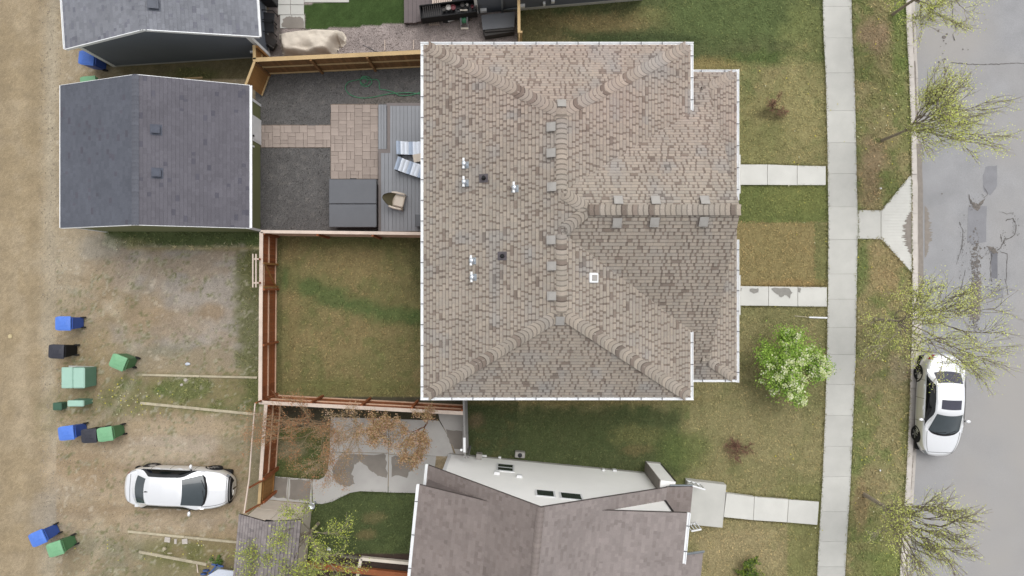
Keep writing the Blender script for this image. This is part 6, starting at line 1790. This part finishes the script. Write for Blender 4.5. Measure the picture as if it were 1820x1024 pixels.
def rock(px, py, sx, sy, sz, label, mat, seed, name='rock'):
    r = random.Random(seed); bm = bmesh.new(); bmesh.ops.create_icosphere(bm, subdivisions=2, radius=1)
    for v in bm.verts:
        f = 1 + r.uniform(-.14, .14); v.co = Vector((v.co.x * sx * f, v.co.y * sy * f, v.co.z * sz * f))
    me = bpy.data.meshes.new(name); bm.to_mesh(me); bm.free(); me.materials.append(mat); me.polygons.foreach_set('use_smooth', [True] * len(me.polygons))
    o = bpy.data.objects.new(name, me); COL.objects.link(o); o.location = P(px, py) + Vector((0, 0, sz * .4)); return tag(o, label, name)
rock(292.5, 975, .10, .09, .07, 'round cream rock under the left pink paver', MT['wood_old'], 1)
rock(302, 983, .12, .04, .05, 'short cream stone sliver beside the lowest timber', MT['wood_old'], 2)
rock(334, 647, .12, .07, .05, 'white crumpled rag lying on the gravel pad', MT['white_panel'], 3, 'rag')
rock(330, 675, .09, .08, .04, 'flat grey rock in the weeds, upper of a pair', MT['rock'], 4); rock(323, 684, .07, .06, .04, 'flat grey rock in the weeds, lower of a pair', MT['rock'], 5)
rock(18.5, 598, .10, .11, .05, 'lone pale rock in the dirt alley', M('tan_stone', C(206, 190, 150), .9), 6)
rock(1565, 335, .06, .05, .03, 'white scrap of litter on the verge above the ribbed ramp', MT['white_metal'], 7, 'litter')
rock(1564, 836, .04, .05, .03, 'tiny white litter on the verge near the parked white car', MT['white_metal'], 8, 'litter')
e = thing('marker_stake', 'thin white stake lying on the lawn beside the pavement', 'stake', P(1440, 563))
obj('shaft', MB().bar(P(1412, 561.5, .04), P(1437, 564, .04), .03, .03), MT['wood_old'], e, True); obj('sleeve', MB().bar(P(1438, 564, .05), P(1470, 565, .05), .065, .05), MT['white_metal'], e, True)
solo('board_scrap', MB().bar(P(325, 140, .05), P(360, 138, .05), .07, .04), MT['wood_tan'], 'tan board lying on brown ground above the slate-grey garage', 'board')

# clutter at the bottom edge
e = thing('utility_trailer', 'white flat trailer top with blue rail cut off by the bottom edge', 'trailer', P(400, 1020), R(-8))
obj('deck_panel', MB().prism([P(368, 1024, .7).xy, P(388, 1012, .7).xy, P(432, 1018, .7).xy, P(440, 1060, .7).xy, P(368, 1060, .7).xy], .62, .7), MT['white_panel'], e, True)
obj('wooden_rail', MB().bar(P(424, 1014, .74), P(462, 1027, .74), .06, .06), MT['wood_tan'], e, True)
obj('chassis', MB().prism([P(372, 1030, .5).xy, P(430, 1022, .5).xy, P(438, 1060, .5).xy, P(370, 1060, .5).xy], .2, .6), MT['blue_paint'], e, True)
e = thing('hand_cart', 'blue steel hand cart with grey plate leaning by the trailer', 'hand cart', P(385, 1010), R(-30))
obj('plate', MB().prism([P(377, 1013, .6).xy, P(385, 1004, .6).xy, P(394, 1006, .6).xy, P(387, 1020, .6).xy], .56, .6), M('slate_plate', C(110, 124, 136), .6), e, True)
for (a, b) in (((374, 1018), (387, 1003)), ((376, 1003), (397, 1007)), ((371, 1018), (390, 1024))): obj('frame_bar', MB().bar(P(a[0], a[1], .64), P(b[0], b[1], .64), .06, .05), MT['blue_paint'], e, True)
for (x, y) in ((366, 1014), (362, 1020)): obj('wheel', MB().lathe([(.05, -.03), (.13, -.03), (.13, .03), (.05, .03)], 14, M=Matrix.Translation(P(x, y, .14)) @ Matrix.Rotation(R(80), 4, 'X')), MT['blue_paint'], e, True)
solo('thin_stake', MB().bar(P(350, 1003, .1), P(352, 1018, .1), .035, .035), MT['wood_cap'], 'thin white stake upright in weeds near the blue hand cart', 'stake')
# raised beds in the patio yard
def frame_bed(poly, label, mat, h=.25, w_=.09):
    e = thing('raised_bed', label, 'raised bed', P(*poly[0]))
    for a, b in zip(poly[:-1], poly[1:]): obj('edge_board', MB().bar(P(a[0], a[1], h - .1), P(b[0], b[1], h - .1), w_, .2), mat, e, True)
    return e
frame_bed([(735, 1001), (642, 992), (636, 1022)], 'long raised bed with pale timber edges beside the white-walled house yard lawn', MT['cream_board'], .25, .13)
frame_bed([(640, 1018), (640, 992), (608, 987)], 'small dark-edged bed between the pale bed and the yellow-green tree', MT['deck_brown'], .2)
frame_bed([(545, 1003), (735, 1024)], 'red cedar edging along the bottom of the garden beds', MT['wood_red'], .3, .25)
# square lids and valve cover
rock(585, 976, .09, .09, .05, 'small white ball under the yellow-green tree', MT['white_metal'], 12, 'ball')
e = thing('bird_bath', 'shiny blue-white glass gazing bowl at the edge of the concrete patio', 'garden ornament', P(560, 893))
m = MB().lathe([(.10, 0), (.03, .1), (.03, .4), (.10, .46), (.15, .52), (.12, .51), (.05, .47)], 20); m.smooth = True; obj('bowl', m, MT['galv'], e)
e = thing('fire_pit', 'white round-topped patio heater half hidden in rust-coloured leaves', 'patio heater', P(672, 776))
m = MB().lathe([(.2, 0), (.2, .3), (.04, .35), (.04, .9), (.2, 1.0), (.18, 1.04), (.02, 1.08)], 18); m.smooth = True; obj('body', m, MT['white_metal'], e)

# ---------------------------------------------------------------- cars
def interp(x, tab):
    xs = [t[0] for t in tab]
    return [float(np.interp(x, xs, [t[k] for t in tab])) for k in range(1, len(tab[0]))]
def surf(F, u0, u1, v0, v1, nu, nv, off=0.0, flip=False):
    """grid patch on surface F(u,v), pushed off along its normal"""
    mb = MB(); vs = []; e = 1e-3
    for i in range(nu + 1):
        for j in range(nv + 1):
            u = u0 + (u1 - u0) * i / nu; v = v0 + (v1 - v0) * j / nv
            if callable(v0): v = v0(u) + (v1(u) - v0(u)) * j / nv
            p = F(u, v)
            if off:
                a = F(u + e, v) - F(u - e, v); b = F(u, v + e) - F(u, v - e); n = a.cross(b)
                if n.length > 1e-12:
                    n.normalize()
                    if flip: n = -n
                    p = p + n * off
            vs.append(p)
    fs = []
    for i in range(nu):
        for j in range(nv):
            q = (i * (nv + 1) + j, (i + 1) * (nv + 1) + j, (i + 1) * (nv + 1) + j + 1, i * (nv + 1) + j + 1)
            fs.append(q[::-1] if flip else q)
    mb.add(vs, fs); mb.smooth = True
    return mb
def join(mb, other):
    mb.add(other.v, other.f); return mb

def make_car(name, label, loc, rz, Lh, W, sunroof, black_front, antenna, wb, wt, rt, rb):
    e = thing(name, label, 'car', loc, rz)
    k = Lh / 2.3
    ZT = [(-2.32, .70), (-2.25, .86), (-2.1, .95), (-1.6, .99), (-1.0, 1.0), (.8, .99), (1.1, .965), (1.6, .89), (2.0, .80), (2.2, .70), (2.32, .56)]
    def Bf(u, v, sgn):
        x = -Lh + 2 * Lh * u
        xx = min(.99999, abs(x) / Lh)
        # nearly straight flanks, rounded corners
        pw = 5.0 if x < 0 else 4.2
        w_ = W * (1 - xx ** pw) ** (1 / 3.4) * (1 - .035 * (xx ** 2))
        zt = interp(x / k, ZT)[0]
        sec = [(0, .88, .20), (.14, .97, .30), (.32, 1.0, .52), (.50, .985, zt - .20), (.62, .955, zt - .10), (.72, .87, zt - .035), (.86, .5, zt + .005), (1.0, 0.0, zt + .02)]
        yy, zz = interp(v, sec)
        zz = max(zz, .2)
        return Vector((x, sgn * w_ * yy, zz))
    us = sorted(set([0, .002, .006, .012, .02, .03, .045, .06, .08, .10] + list(np.linspace(.12, .88, 26)) + [.90, .92, .94, .955, .97, .98, .988, .994, .998, 1.0]))
    m = MB(); nv = 18
    for sgn in (1, -1):
        vs = [Bf(u, j / nv, sgn) for u in us for j in range(nv + 1)]
        fs = []
        for i in range(len(us) - 1):
            for j in range(nv):
                q = (i * (nv + 1) + j, (i + 1) * (nv + 1) + j, (i + 1) * (nv + 1) + j + 1, i * (nv + 1) + j + 1)
                fs.append(q if sgn > 0 else q[::-1])
        m.add(vs, [f[::-1] for f in fs])
    m.smooth = True
    body = obj('body', m, MT['paint_white'], e)
    obj('underbody', MB().box(-Lh * .94, -W * .82, .12, Lh * .92, W * .82, .3, bev=.05), MT['black'], e)
    # cabin shell
    PR = [(0, wb + .1, .955, .74, .20), (.08, wb - .08, 1.03, .725, .19), (.30, wt + .08, 1.36, .60, .09), (.36, wt - .06, 1.415, .58, .06), (.5, (wt + rt) / 2, 1.45, .575, .02), (.68, rt + .08, 1.41, .57, -.03), (.74, rt - .06, 1.365, .575, -.05), (.94, rb + .08, 1.07, .65, -.10), (1.0, rb - .06, .995, .67, -.11)]
    def Sf(u, v):
        x, z, hw, bow = interp(u, PR)
        return Vector(((x - bow * v * v) * k, v * hw * W / .92, z - .055 * v * v - .02 * v ** 4))
    def Sd(sgn):
        def f(u, t):
            top = Sf(u, sgn)
            xb = top.x + (0.02 if u < .4 else 0)
            bot = Vector((xb, sgn * (W * .945 if .1 < u < .9 else W * .90), .955 if .06 < u < .95 else .94))
            p = top.lerp(bot, t); p.y += sgn * .035 * math.sin(math.pi * t)
            return p
        return f
    sh = surf(Sf, 0, 1, -1, 1, 40, 10, 0)
    for s in (1, -1): join(sh, surf(Sd(s), 0, 1, 0, 1, 40, 5, 0))
    sh.smooth = True
    roof = obj('roof', sh, MT['paint_white'], e)
    fl = False
    tst = Sf(.5 + 1e-3, 0) - Sf(.5 - 1e-3, 0); tb = Sf(.5, 1e-3) - Sf(.5, -1e-3); fl = tst.cross(tb).z < 0
    ws = obj('windscreen', surf(Sf, .045, .315, -.93, .93, 14, 10, .006, fl), MT['car_glass'], e)
    obj('cowl', surf(Sf, .012, .05, -.95, .95, 3, 10, .009, fl), MT['black'], ws)
    for q in (-.5, .12):
        a = Sf(.05, q) + Vector((0, 0, .02)); b = Sf(.085, q + .55) + Vector((0, 0, .02)); obj('wiper', MB().bar(a, b, .018, .012), MT['black'], ws)
    obj('rear_window', surf(Sf, .755, .93, -.92, .92, 10, 10, .006, fl), MT['car_glass_rear'] if sunroof else MT['car_glass'], e)
    if sunroof: obj('sunroof', surf(Sf, .40, .50, -.74, .74, 6, 8, .006, fl), MT['car_glass_rear'], e)
    for s in (1, -1):
        f = Sd(s); a_ = f(.501, .5) - f(.499, .5); b_ = f(.5, .501) - f(.5, .499); n_ = a_.cross(b_); fl2 = (n_.y * s) < 0
        mb = MB(); N = 26; vs = []
        for i in range(N + 1):
            u = .10 + (.90 - .10) * i / N
            t0 = .12 + .80 * max(0, (.28 - u) / .18) ** 1.2 * .9 + .8 * max(0, (u - .72) / .18) ** 1.2 * .9
            t0 = min(.93, t0); t1 = .95
            for j in range(5):
                t = t0 + (t1 - t0) * j / 4; p = f(u, t); p.y += s * .008; p.z += .004; vs.append(p)
        fs = [(i * 5 + j, (i + 1) * 5 + j, (i + 1) * 5 + j + 1, i * 5 + j + 1) for i in range(N) for j in range(4)]
        mb.add(vs, fs); mb.smooth = True
        obj('side_window', mb, MT['car_glass_side'], e)
        # mirror
        m = MB(); bm_ = bmesh.new(); bmesh.ops.create_icosphere(bm_, subdivisions=2, radius=1)
        vv = [Vector((.62 * k + v.co.x * .075, s * (W + .11) + v.co.y * .12, .98 + v.co.z * .075)) for v in bm_.verts]; ff = [tuple(x.index for x in f_.verts) for f_ in bm_.faces]; bm_.free()
        m.add(vv, ff); m.smooth = True; mi = obj('mirror', m, MT['paint_white'], e); obj('mirror_arm', MB().bar((.62 * k, s * (W - .08), .93), (.62 * k, s * (W + .05), .95), .05, .04), MT['black'], mi)
        for hx in (.12, -.85):
            B_ = Bf((hx * k + Lh) / (2 * Lh), .60, s); obj('door_handle', MB().box(-.10, -.02, -.015, .10, .02, .02, M=Matrix.Translation(B_ + Vector((0, s * .015, -.02))), bev=.008), MT['paint_white'], e)
        # door seams
        for hx in (.72, -.30, -1.12):
            u = (hx * k + Lh) / (2 * Lh); mm = MB()
            for j in range(8):
                a = Bf(u, .10 + j * .065, s); b = Bf(u, .10 + (j + 1) * .065, s)
                mm.bar(a + Vector((0, s * .002, 0)), b + Vector((0, s * .002, 0)), .012, .008)
            obj('door_seam', mm, MT['tub_side'], e)
        # lamps
        def Bs(u, v, s=s): return Bf(u, v, s)
        a_ = Bs(.9, .5) - Bs(.89, .5); b_ = Bs(.9, .51) - Bs(.9, .5); n_ = a_.cross(b_); f3 = (n_.y * s) < 0
        obj('headlight', surf(Bs, .945, .985, .50, .70, 6, 6, .006, f3), MT['lamp_clear'], e)
        obj('tail_light', surf(Bs, .010, .055, .48, .68, 6, 6, .006, f3), MT['lamp_red'], e)
        obj('hood_seam', surf(Bs, .745, .955, .742, .750, 14, 1, .003, f3), MT['tub_side'], e)
        obj('boot_seam', surf(Bs, .072, .076, .74, 1.0, 1, 8, .003, f3), MT['tub_side'], e); obj('hood_line', surf(Bs, .953, .957, .74, 1.0, 1, 8, .003, f3), MT['tub_side'], e)
        if black_front:
            obj('grille', surf(Bs, .966, .996, .36, 1.0, 8, 12, .008, f3), MT['black'], e)
            obj('chrome_strip', surf(Bs, .975, .981, .62, 1.0, 2, 12, .012, f3), MT['rim'], e)
        for wx in (1.38, -1.36):
            RM = Matrix.Translation((wx * k, s * (W - .135), .33)) @ Matrix.Rotation(R(-90 * s), 4, 'X')
            m = MB().lathe([(.2, -.11), (.30, -.11), (.33, -.07), (.33, .07), (.30, .10), (.22, .105), (.20, .09)], 28, M=RM); m.smooth = False
            wheel = obj('wheel', m, MT['tyre'], e)
            mr = MB().lathe([(.215, .07), (.21, .09), (.19, .085), (.18, .06)], 24, M=RM)
            for q in range(5):
                t = q * 2 * math.pi / 5; mr.bar(RM @ Vector((.03 * math.cos(t), .03 * math.sin(t), .095)), RM @ Vector((.19 * math.cos(t), .19 * math.sin(t), .085)), .055, .02, up=(0, 1, 0))
            mr.lathe([(.05, .08), (.05, .105), (.01, .108)], 12, M=RM); obj('rim', mr, MT['rim'], wheel)
            arch = MB(); N = 16
            for q in range(N):
                t0, t1 = math.pi * q / N, math.pi * (q + 1) / N
                def ap(t, r): 
                    x = wx * k + r * math.cos(t); z = .33 + r * math.sin(t)
                    u = (x + Lh) / (2 * Lh); xx = min(.999, abs(x) / Lh); w_ = W * (1 - xx ** (5.0 if x < 0 else 4.2)) ** (1 / 3.4) * (1 - .035 * xx ** 2)
                    return Vector((x, s * (w_ * (1.0 - .04 * max(0, z - .55)) + .003), z))
                arch.face([ap(t0, .32), ap(t1, .32), ap(t1, .385), ap(t0, .385)])
            obj('wheel_arch', arch, MT['black'], wheel)
    if antenna:
        p = Sf(.70, 0); obj('antenna', MB().add([p + Vector((.12, -.02, 0)), p + Vector((.12, .02, 0)), p + Vector((-.06, .025, 0)), p + Vector((-.06, -.025, 0)), p + Vector((-.07, 0, .07))], [(0, 1, 4), (1, 2, 4), (2, 3, 4), (3, 0, 4)]), MT['black'], e)
    obj('licence_plate', MB().box(-Lh - .012, -.16, .55, -Lh + .01, .16, .67), MT['white_panel'], e)
    return e
def at(px, py, z): p = P(px, py, z); return Vector((p.x, p.y, 0))
make_car('parked_car', 'white sedan with black grille parked on the dirt pad facing the fence', at(316.5, 868, .75), R(-2.2), 2.30, .90, False, True, True, 1.30, .42, -1.08, -1.80)
make_car('parked_car', 'white sedan with dark sunroof parked at the street kerb under a tree', at(1674, 721, .75) , R(-90 - 2.5), 2.23, .90, True, False, False, 1.24, .31, -1.0, -1.68)

# ---------------------------------------------------------------- trees and shrubs
def grow(mb, p, d, L, r, depth, rng_, tips, spread, up, kids, sh=0.72, first=False):
    n = 4; pts = [p]; q = p.copy(); dd = d.copy()
    for i in range(n):
        dd = (dd + Vector((rng_.gauss(0, .10), rng_.gauss(0, .10), rng_.gauss(0, .05) + up * .05))).normalized()
        q = q + dd * (L / n); pts.append(q.copy())
    mb.tube(pts, [r * (1 - .45 * i / n) for i in range(n + 1)], 6 if r > .03 else 4 if r > .008 else 3, cap=False)
    if depth <= 1:
        for pp in pts[1:]: tips.append((pp, dd))
    if depth == 0: return
    for k in range(kids[depth - 1]):
        t = 1.0 if k == 0 else rng_.uniform(.35, 1.0)
        i = min(n - 1, int(t * n)); b = pts[i].lerp(pts[i + 1], t * n - i) if t < 1 else pts[-1]
        a = rng_.uniform(0, 6.283); ax = dd.orthogonal().normalized(); ax.rotate(Matrix.Rotation(a, 3, dd))
        nd = (dd + ax * rng_.uniform(.5, 1.0) * spread + Vector((0, 0, up))).normalized()
        grow(mb, b, nd, L * sh * rng_.uniform(.8, 1.15), r * (.62 if k else .7), depth - 1, rng_, tips, spread, up, kids, sh)
def leaves(mb, tips, n, rng_, size, cols, scatter, clump=None, flat=.5):
    for i in range(n):
        p, d = rng_.choice(tips)
        q = p + Vector((rng_.gauss(0, scatter), rng_.gauss(0, scatter), rng_.gauss(0, scatter * .7)))
        s = rng_.uniform(*size); a = Vector((rng_.gauss(0, 1), rng_.gauss(0, 1), rng_.gauss(0, flat))).normalized()
        b = a.cross(Vector((rng_.gauss(0, .6), rng_.gauss(0, .6), 1))).normalized()
        c = rng_.choice(cols); f = rng_.uniform(.75, 1.25); c = (c[0] * f, c[1] * f, c[2] * f, 1)
        mb.face([q - a * s, q + b * s * .45, q + a * s, q - b * s * .45], c)
def tree(name, label, cat, base, seed, h, trunk_h, r0, limbs, depth_kids, spread, up, nleaf, size, cols, scatter, bark, lean=(0, 0), tilt=.55, sh=.72, group=None, limbL=None, min_tip=0):
    g = random.Random(seed); e = thing(name, label, cat, (base.x, base.y, 0), 0, group)
    mb = MB(); tips = []
    top = Vector((lean[0] * .3, lean[1] * .3, trunk_h))
    if trunk_h > .2: mb.tube([Vector((0, 0, -.05)), Vector((lean[0] * .1, lean[1] * .1, trunk_h * .5)), top], [r0 * 1.25, r0, r0 * .9], 10, cap=False)
    LL = limbL or (h - trunk_h) * .42
    for i in range(limbs):
        a = 2 * math.pi * (i + g.uniform(-.3, .3)) / limbs; tl = tilt * g.uniform(.5, 1.2)
        if i == 0: tl *= .2
        d = Vector((math.cos(a) * tl + lean[0] * .3, math.sin(a) * tl + lean[1] * .3, 1)).normalized()
        b = top * g.uniform(.82, 1.0) if trunk_h > .2 else Vector((g.gauss(0, .04), g.gauss(0, .04), 0))
        grow(mb, b, d, LL * g.uniform(.85, 1.15), r0 * .6, len(depth_kids), g, tips, spread, up, depth_kids, sh)
    mb.smooth = True
    obj('trunk', mb, bark, e)
    tips = [t for t in tips if t[0].z > min_tip]
    lb = MB(); leaves(lb, tips, nleaf, g, size, cols, scatter)
    c = obj('crown', lb, MT['leaf'], e); c['kind'] = 'stuff'
    return e
YG = [C(188, 196, 98, 1.1), C(178, 187, 90, 1.1), C(197, 202, 114, 1.1), C(168, 178, 86, 1.1), C(196, 198, 124, 1.1)]
ST = 'young street trees on the boulevard'
def street(label, base, seed, h, n, lean, lb=1.0, tilt=.45, LL=.29): 
    tree('street_tree', label, 'tree', base, seed, h, 1.9, .06 * lb, 9, [4, 4, 3, 3], .46, .09, n, (.018, .038), YG, .11, MT['bark'], lean, tilt, min_tip=1.8, group=ST, limbL=(h - 1.7) * LL, sh=.74)
street('young street tree with pale new leaves cut off by the top edge', P(1586, 26), 3, 6.2, 9000, (-.1, -.2), 1.0, .75, .30)
street('young street tree in sparse new leaf just above the ribbed concrete ramp', P(1567, 250), 11, 6.9, 9000, (.08, .1))
street('young street tree whose leaves hang over the tail of the kerbside car', P(1554, 567), 24, 7.2, 8500, (.2, -.15), 1.0, .50)
street('young street tree with dark forked trunk nearest the bottom right corner', P(1536, 879), 31, 7.0, 6000, (.05, -.1), 1.3)
tree('garden_tree', 'yellow-green tree spreading over the small grey shed roof', 'tree', P(566, 930), 41, 4.9, 1.1, .06, 8, [4, 4, 3, 2], .62, .04, 8000, (.022, .05), [C(186, 196, 72), C(158, 174, 80), C(192, 198, 104), C(140, 152, 84), C(124, 132, 82)], .14, MT['bark'], (-.2, -.1), .95, min_tip=1.0, limbL=1.25)
RU = [C(172, 116, 78), C(184, 130, 84), C(152, 100, 70), C(192, 146, 104), C(160, 120, 82)]
RU2 = [C(172, 146, 96), C(186, 148, 112), C(164, 130, 92), C(202, 174, 138), C(148, 130, 82), C(196, 158, 134)]
RG = 'rust-coloured trees in a row along the red cedar fence'
def rust(label, base, seed, h, r0, limbs, n, cols, bark, lean, tilt, size, LL): 
    tree('rust_tree', label, 'tree', base, seed, h, .5, r0, limbs, [4, 4, 3, 2], .42, .07, n, size, cols, .085, bark, lean, tilt, group=RG, min_tip=.6, limbL=LL, sh=.74)
rust('largest rust-coloured tree, pale stemmed, leaning over the fence corner', P(588, 748), 51, 5.6, .045, 8, 5200, RU, MT['bark_pale'], (-.30, -.02), .50, (.014, .032), 1.5)
rust('rust-coloured tree with grey twigs beside the largest one', P(645, 752), 57, 4.4, .035, 6, 3600, RU2[:4] + [C(186, 160, 146)], MT['bark_pale'], (-.08, -.12), .42, (.014, .034), 1.15)
rust('narrow golden-rust tree in front of the white patio heater', P(696, 752), 61, 3.8, .03, 5, 4500, RU2, MT['bark_red'], (.0, -.12), .28, (.02, .042), .95)
rust('round golden-rust tree nearest the short grey fence', P(757, 755), 67, 3.3, .03, 6, 5000, RU2, MT['bark_red'], (-.05, -.05), .48, (.02, .045), .85)
GF_ = [C(128, 164, 60, 1.2), C(146, 178, 72, 1.2), C(108, 144, 50, 1.2), C(160, 188, 86, 1.2)]
GW = GF_ * 1 + [C(214, 222, 176), C(226, 230, 200), C(200, 212, 150)]
g_ = random.Random(71)
e = thing('flowering_tree', 'bright green round tree with clusters of white blossom beside the pavement', 'tree', at(1404, 650, 1.7))
mb = MB(); tips = []
mb.tube([(0, 0, -.05), (.02, 0, .5), (.03, -.02, .8)], [.08, .06, .055], 8, cap=False)
for i in range(15):
    a = i * 2.4; tl_ = .15 + 1.0 * math.sqrt(i / 15); d = Vector((math.cos(a) * tl_, math.sin(a) * tl_, 1)).normalized()
    grow(mb, Vector((.03, -.02, .75)), d, .84, .022, 3, g_, tips, .55, .04, [3, 3, 3], .72)
mb.smooth = True; obj('trunk', mb, MT['bark'], e)
for i in range(210):
    a = g_.uniform(0, 6.283); rr_ = math.sqrt(g_.random()); z_ = 1.15 + 1.45 * math.sqrt(max(0, 1 - rr_ ** 2)) * g_.uniform(.55, 1.0)
    tips.append((Vector((rr_ * 1.45 * math.cos(a), rr_ * 1.45 * math.sin(a), z_)), Vector((0, 0, 1))))
tips = [t for t in tips if math.hypot(t[0].x, t[0].y) < 1.6]
lb = MB(); leaves(lb, tips, 13500, g_, (.028, .06), GF_, .13); c = obj('crown', lb, MT['leaf'], e); c['kind'] = 'stuff'
fb = MB(); cl = [t for t in tips if (t[0].x - t[0].y * 1.1 + g_.gauss(0, 1.3)) > -.8 and t[0].z > 1.3]
for i in range(330):
    p, d = g_.choice(cl); n = g_.randint(9, 18)
    for q in range(n):
        c0 = p + Vector((g_.gauss(0, .065), g_.gauss(0, .065), .13 + g_.gauss(0, .04))); s = g_.uniform(.022, .042); a = g_.uniform(0, 1.57)
        cc = g_.choice([C(208, 216, 160, 1.35), C(196, 208, 138, 1.35), C(224, 228, 190, 1.35)])
        fb.face([c0 + Vector((math.cos(a + t) * s, math.sin(a + t) * s, g_.uniform(-.01, .01))) for t in (0, 1.57, 3.14, 4.71)], cc)
c = obj('blossom', fb, MT['leaf'], e); c['kind'] = 'stuff'
def shrub(name, label, base, seed, r_, h, n, nleaf, cols, bark, size=(.015, .03), elong=None):
    g = random.Random(seed); e = thing(name, label, 'shrub', (base.x, base.y, 0)); mb = MB(); tips = []
    for i in range(n):
        a = g.uniform(0, 6.28); tl = g.uniform(.2, 1.0); ex = (elong[0] if elong else 1, elong[1] if elong else 1)
        d = Vector((math.cos(a) * tl * r_ / h * ex[0], math.sin(a) * tl * r_ / h * ex[1], 1)).normalized()
        grow(mb, Vector((g.gauss(0, .08), g.gauss(0, .05), 0)), d, h * .75, .012, 2, g, tips, .8, .02, [3, 3], .6)
    obj('stems', mb, bark, e)
    lb = MB(); leaves(lb, tips, nleaf, g, size, cols, .05); c = obj('foliage', lb, MT['leaf'], e); c['kind'] = 'stuff'
RB = [C(128, 88, 74), C(112, 78, 66), C(140, 104, 84)]
MT['bark_dark'] = M('dark_red_twigs', C(104, 76, 64), .9, .1)
shrub('small_shrub', 'bare reddish shrub on the lawn between the white-walled house and pavement', P(1312, 793), 5, .85, .75, 11, 900, RB, MT['bark_dark'], elong=(1.4, .8))
shrub('small_shrub', 'small reddish shrub on the front lawn right of the brown house', P(1376, 192), 6, .55, .6, 8, 700, RB, MT['bark_dark'], elong=(1.5, .7))
shrub('green_shrub', 'dark green shrub with yellow edge at the bottom edge of the front lawn', P(1326, 1014), 7, .7, .6, 12, 1500, [C(86, 112, 40), C(132, 150, 52), C(70, 92, 40)], MT['bark'], (.03, .06))
shrub('green_shrub', 'low green plant in weeds near the blue hand cart', P(386, 996), 8, .3, .25, 6, 260, [C(96, 128, 52), C(80, 108, 46)], MT['bark'], (.03, .05))
# dandelions and clover flecks
mb = MB(); g = random.Random(9)
for i in range(230):
    zx = g.random()
    if zx < .4: px, py = g.uniform(1520, 1612), g.uniform(0, 1024)
    elif zx < .65: px, py = g.gauss(230, 40), g.gauss(705, 18)
    elif zx < .8: px, py = g.uniform(120, 440), g.uniform(960, 1015)
    else: px, py = g.gauss(1420, 30), g.uniform(100, 1000)
    if any(inpoly(np.array([px]), np.array([py]), q)[0] for q in PAVED): continue
    c0 = P(px, py, .07); s = g.uniform(.018, .035)
    mb.face([c0 + Vector((math.cos(t) * s, math.sin(t) * s, 0)) for t in (0, 1.26, 2.5, 3.8, 5.0)], g.choice([C(206, 196, 70), C(196, 190, 90), C(210, 206, 170)]))
o = obj('dandelions', mb, MT['leaf']); tag(o, 'scattered yellow dandelions in the rough grass', 'flowers', kind='stuff')
# fallen blossoms and buds on the boot of the parked car come from the overhanging branch
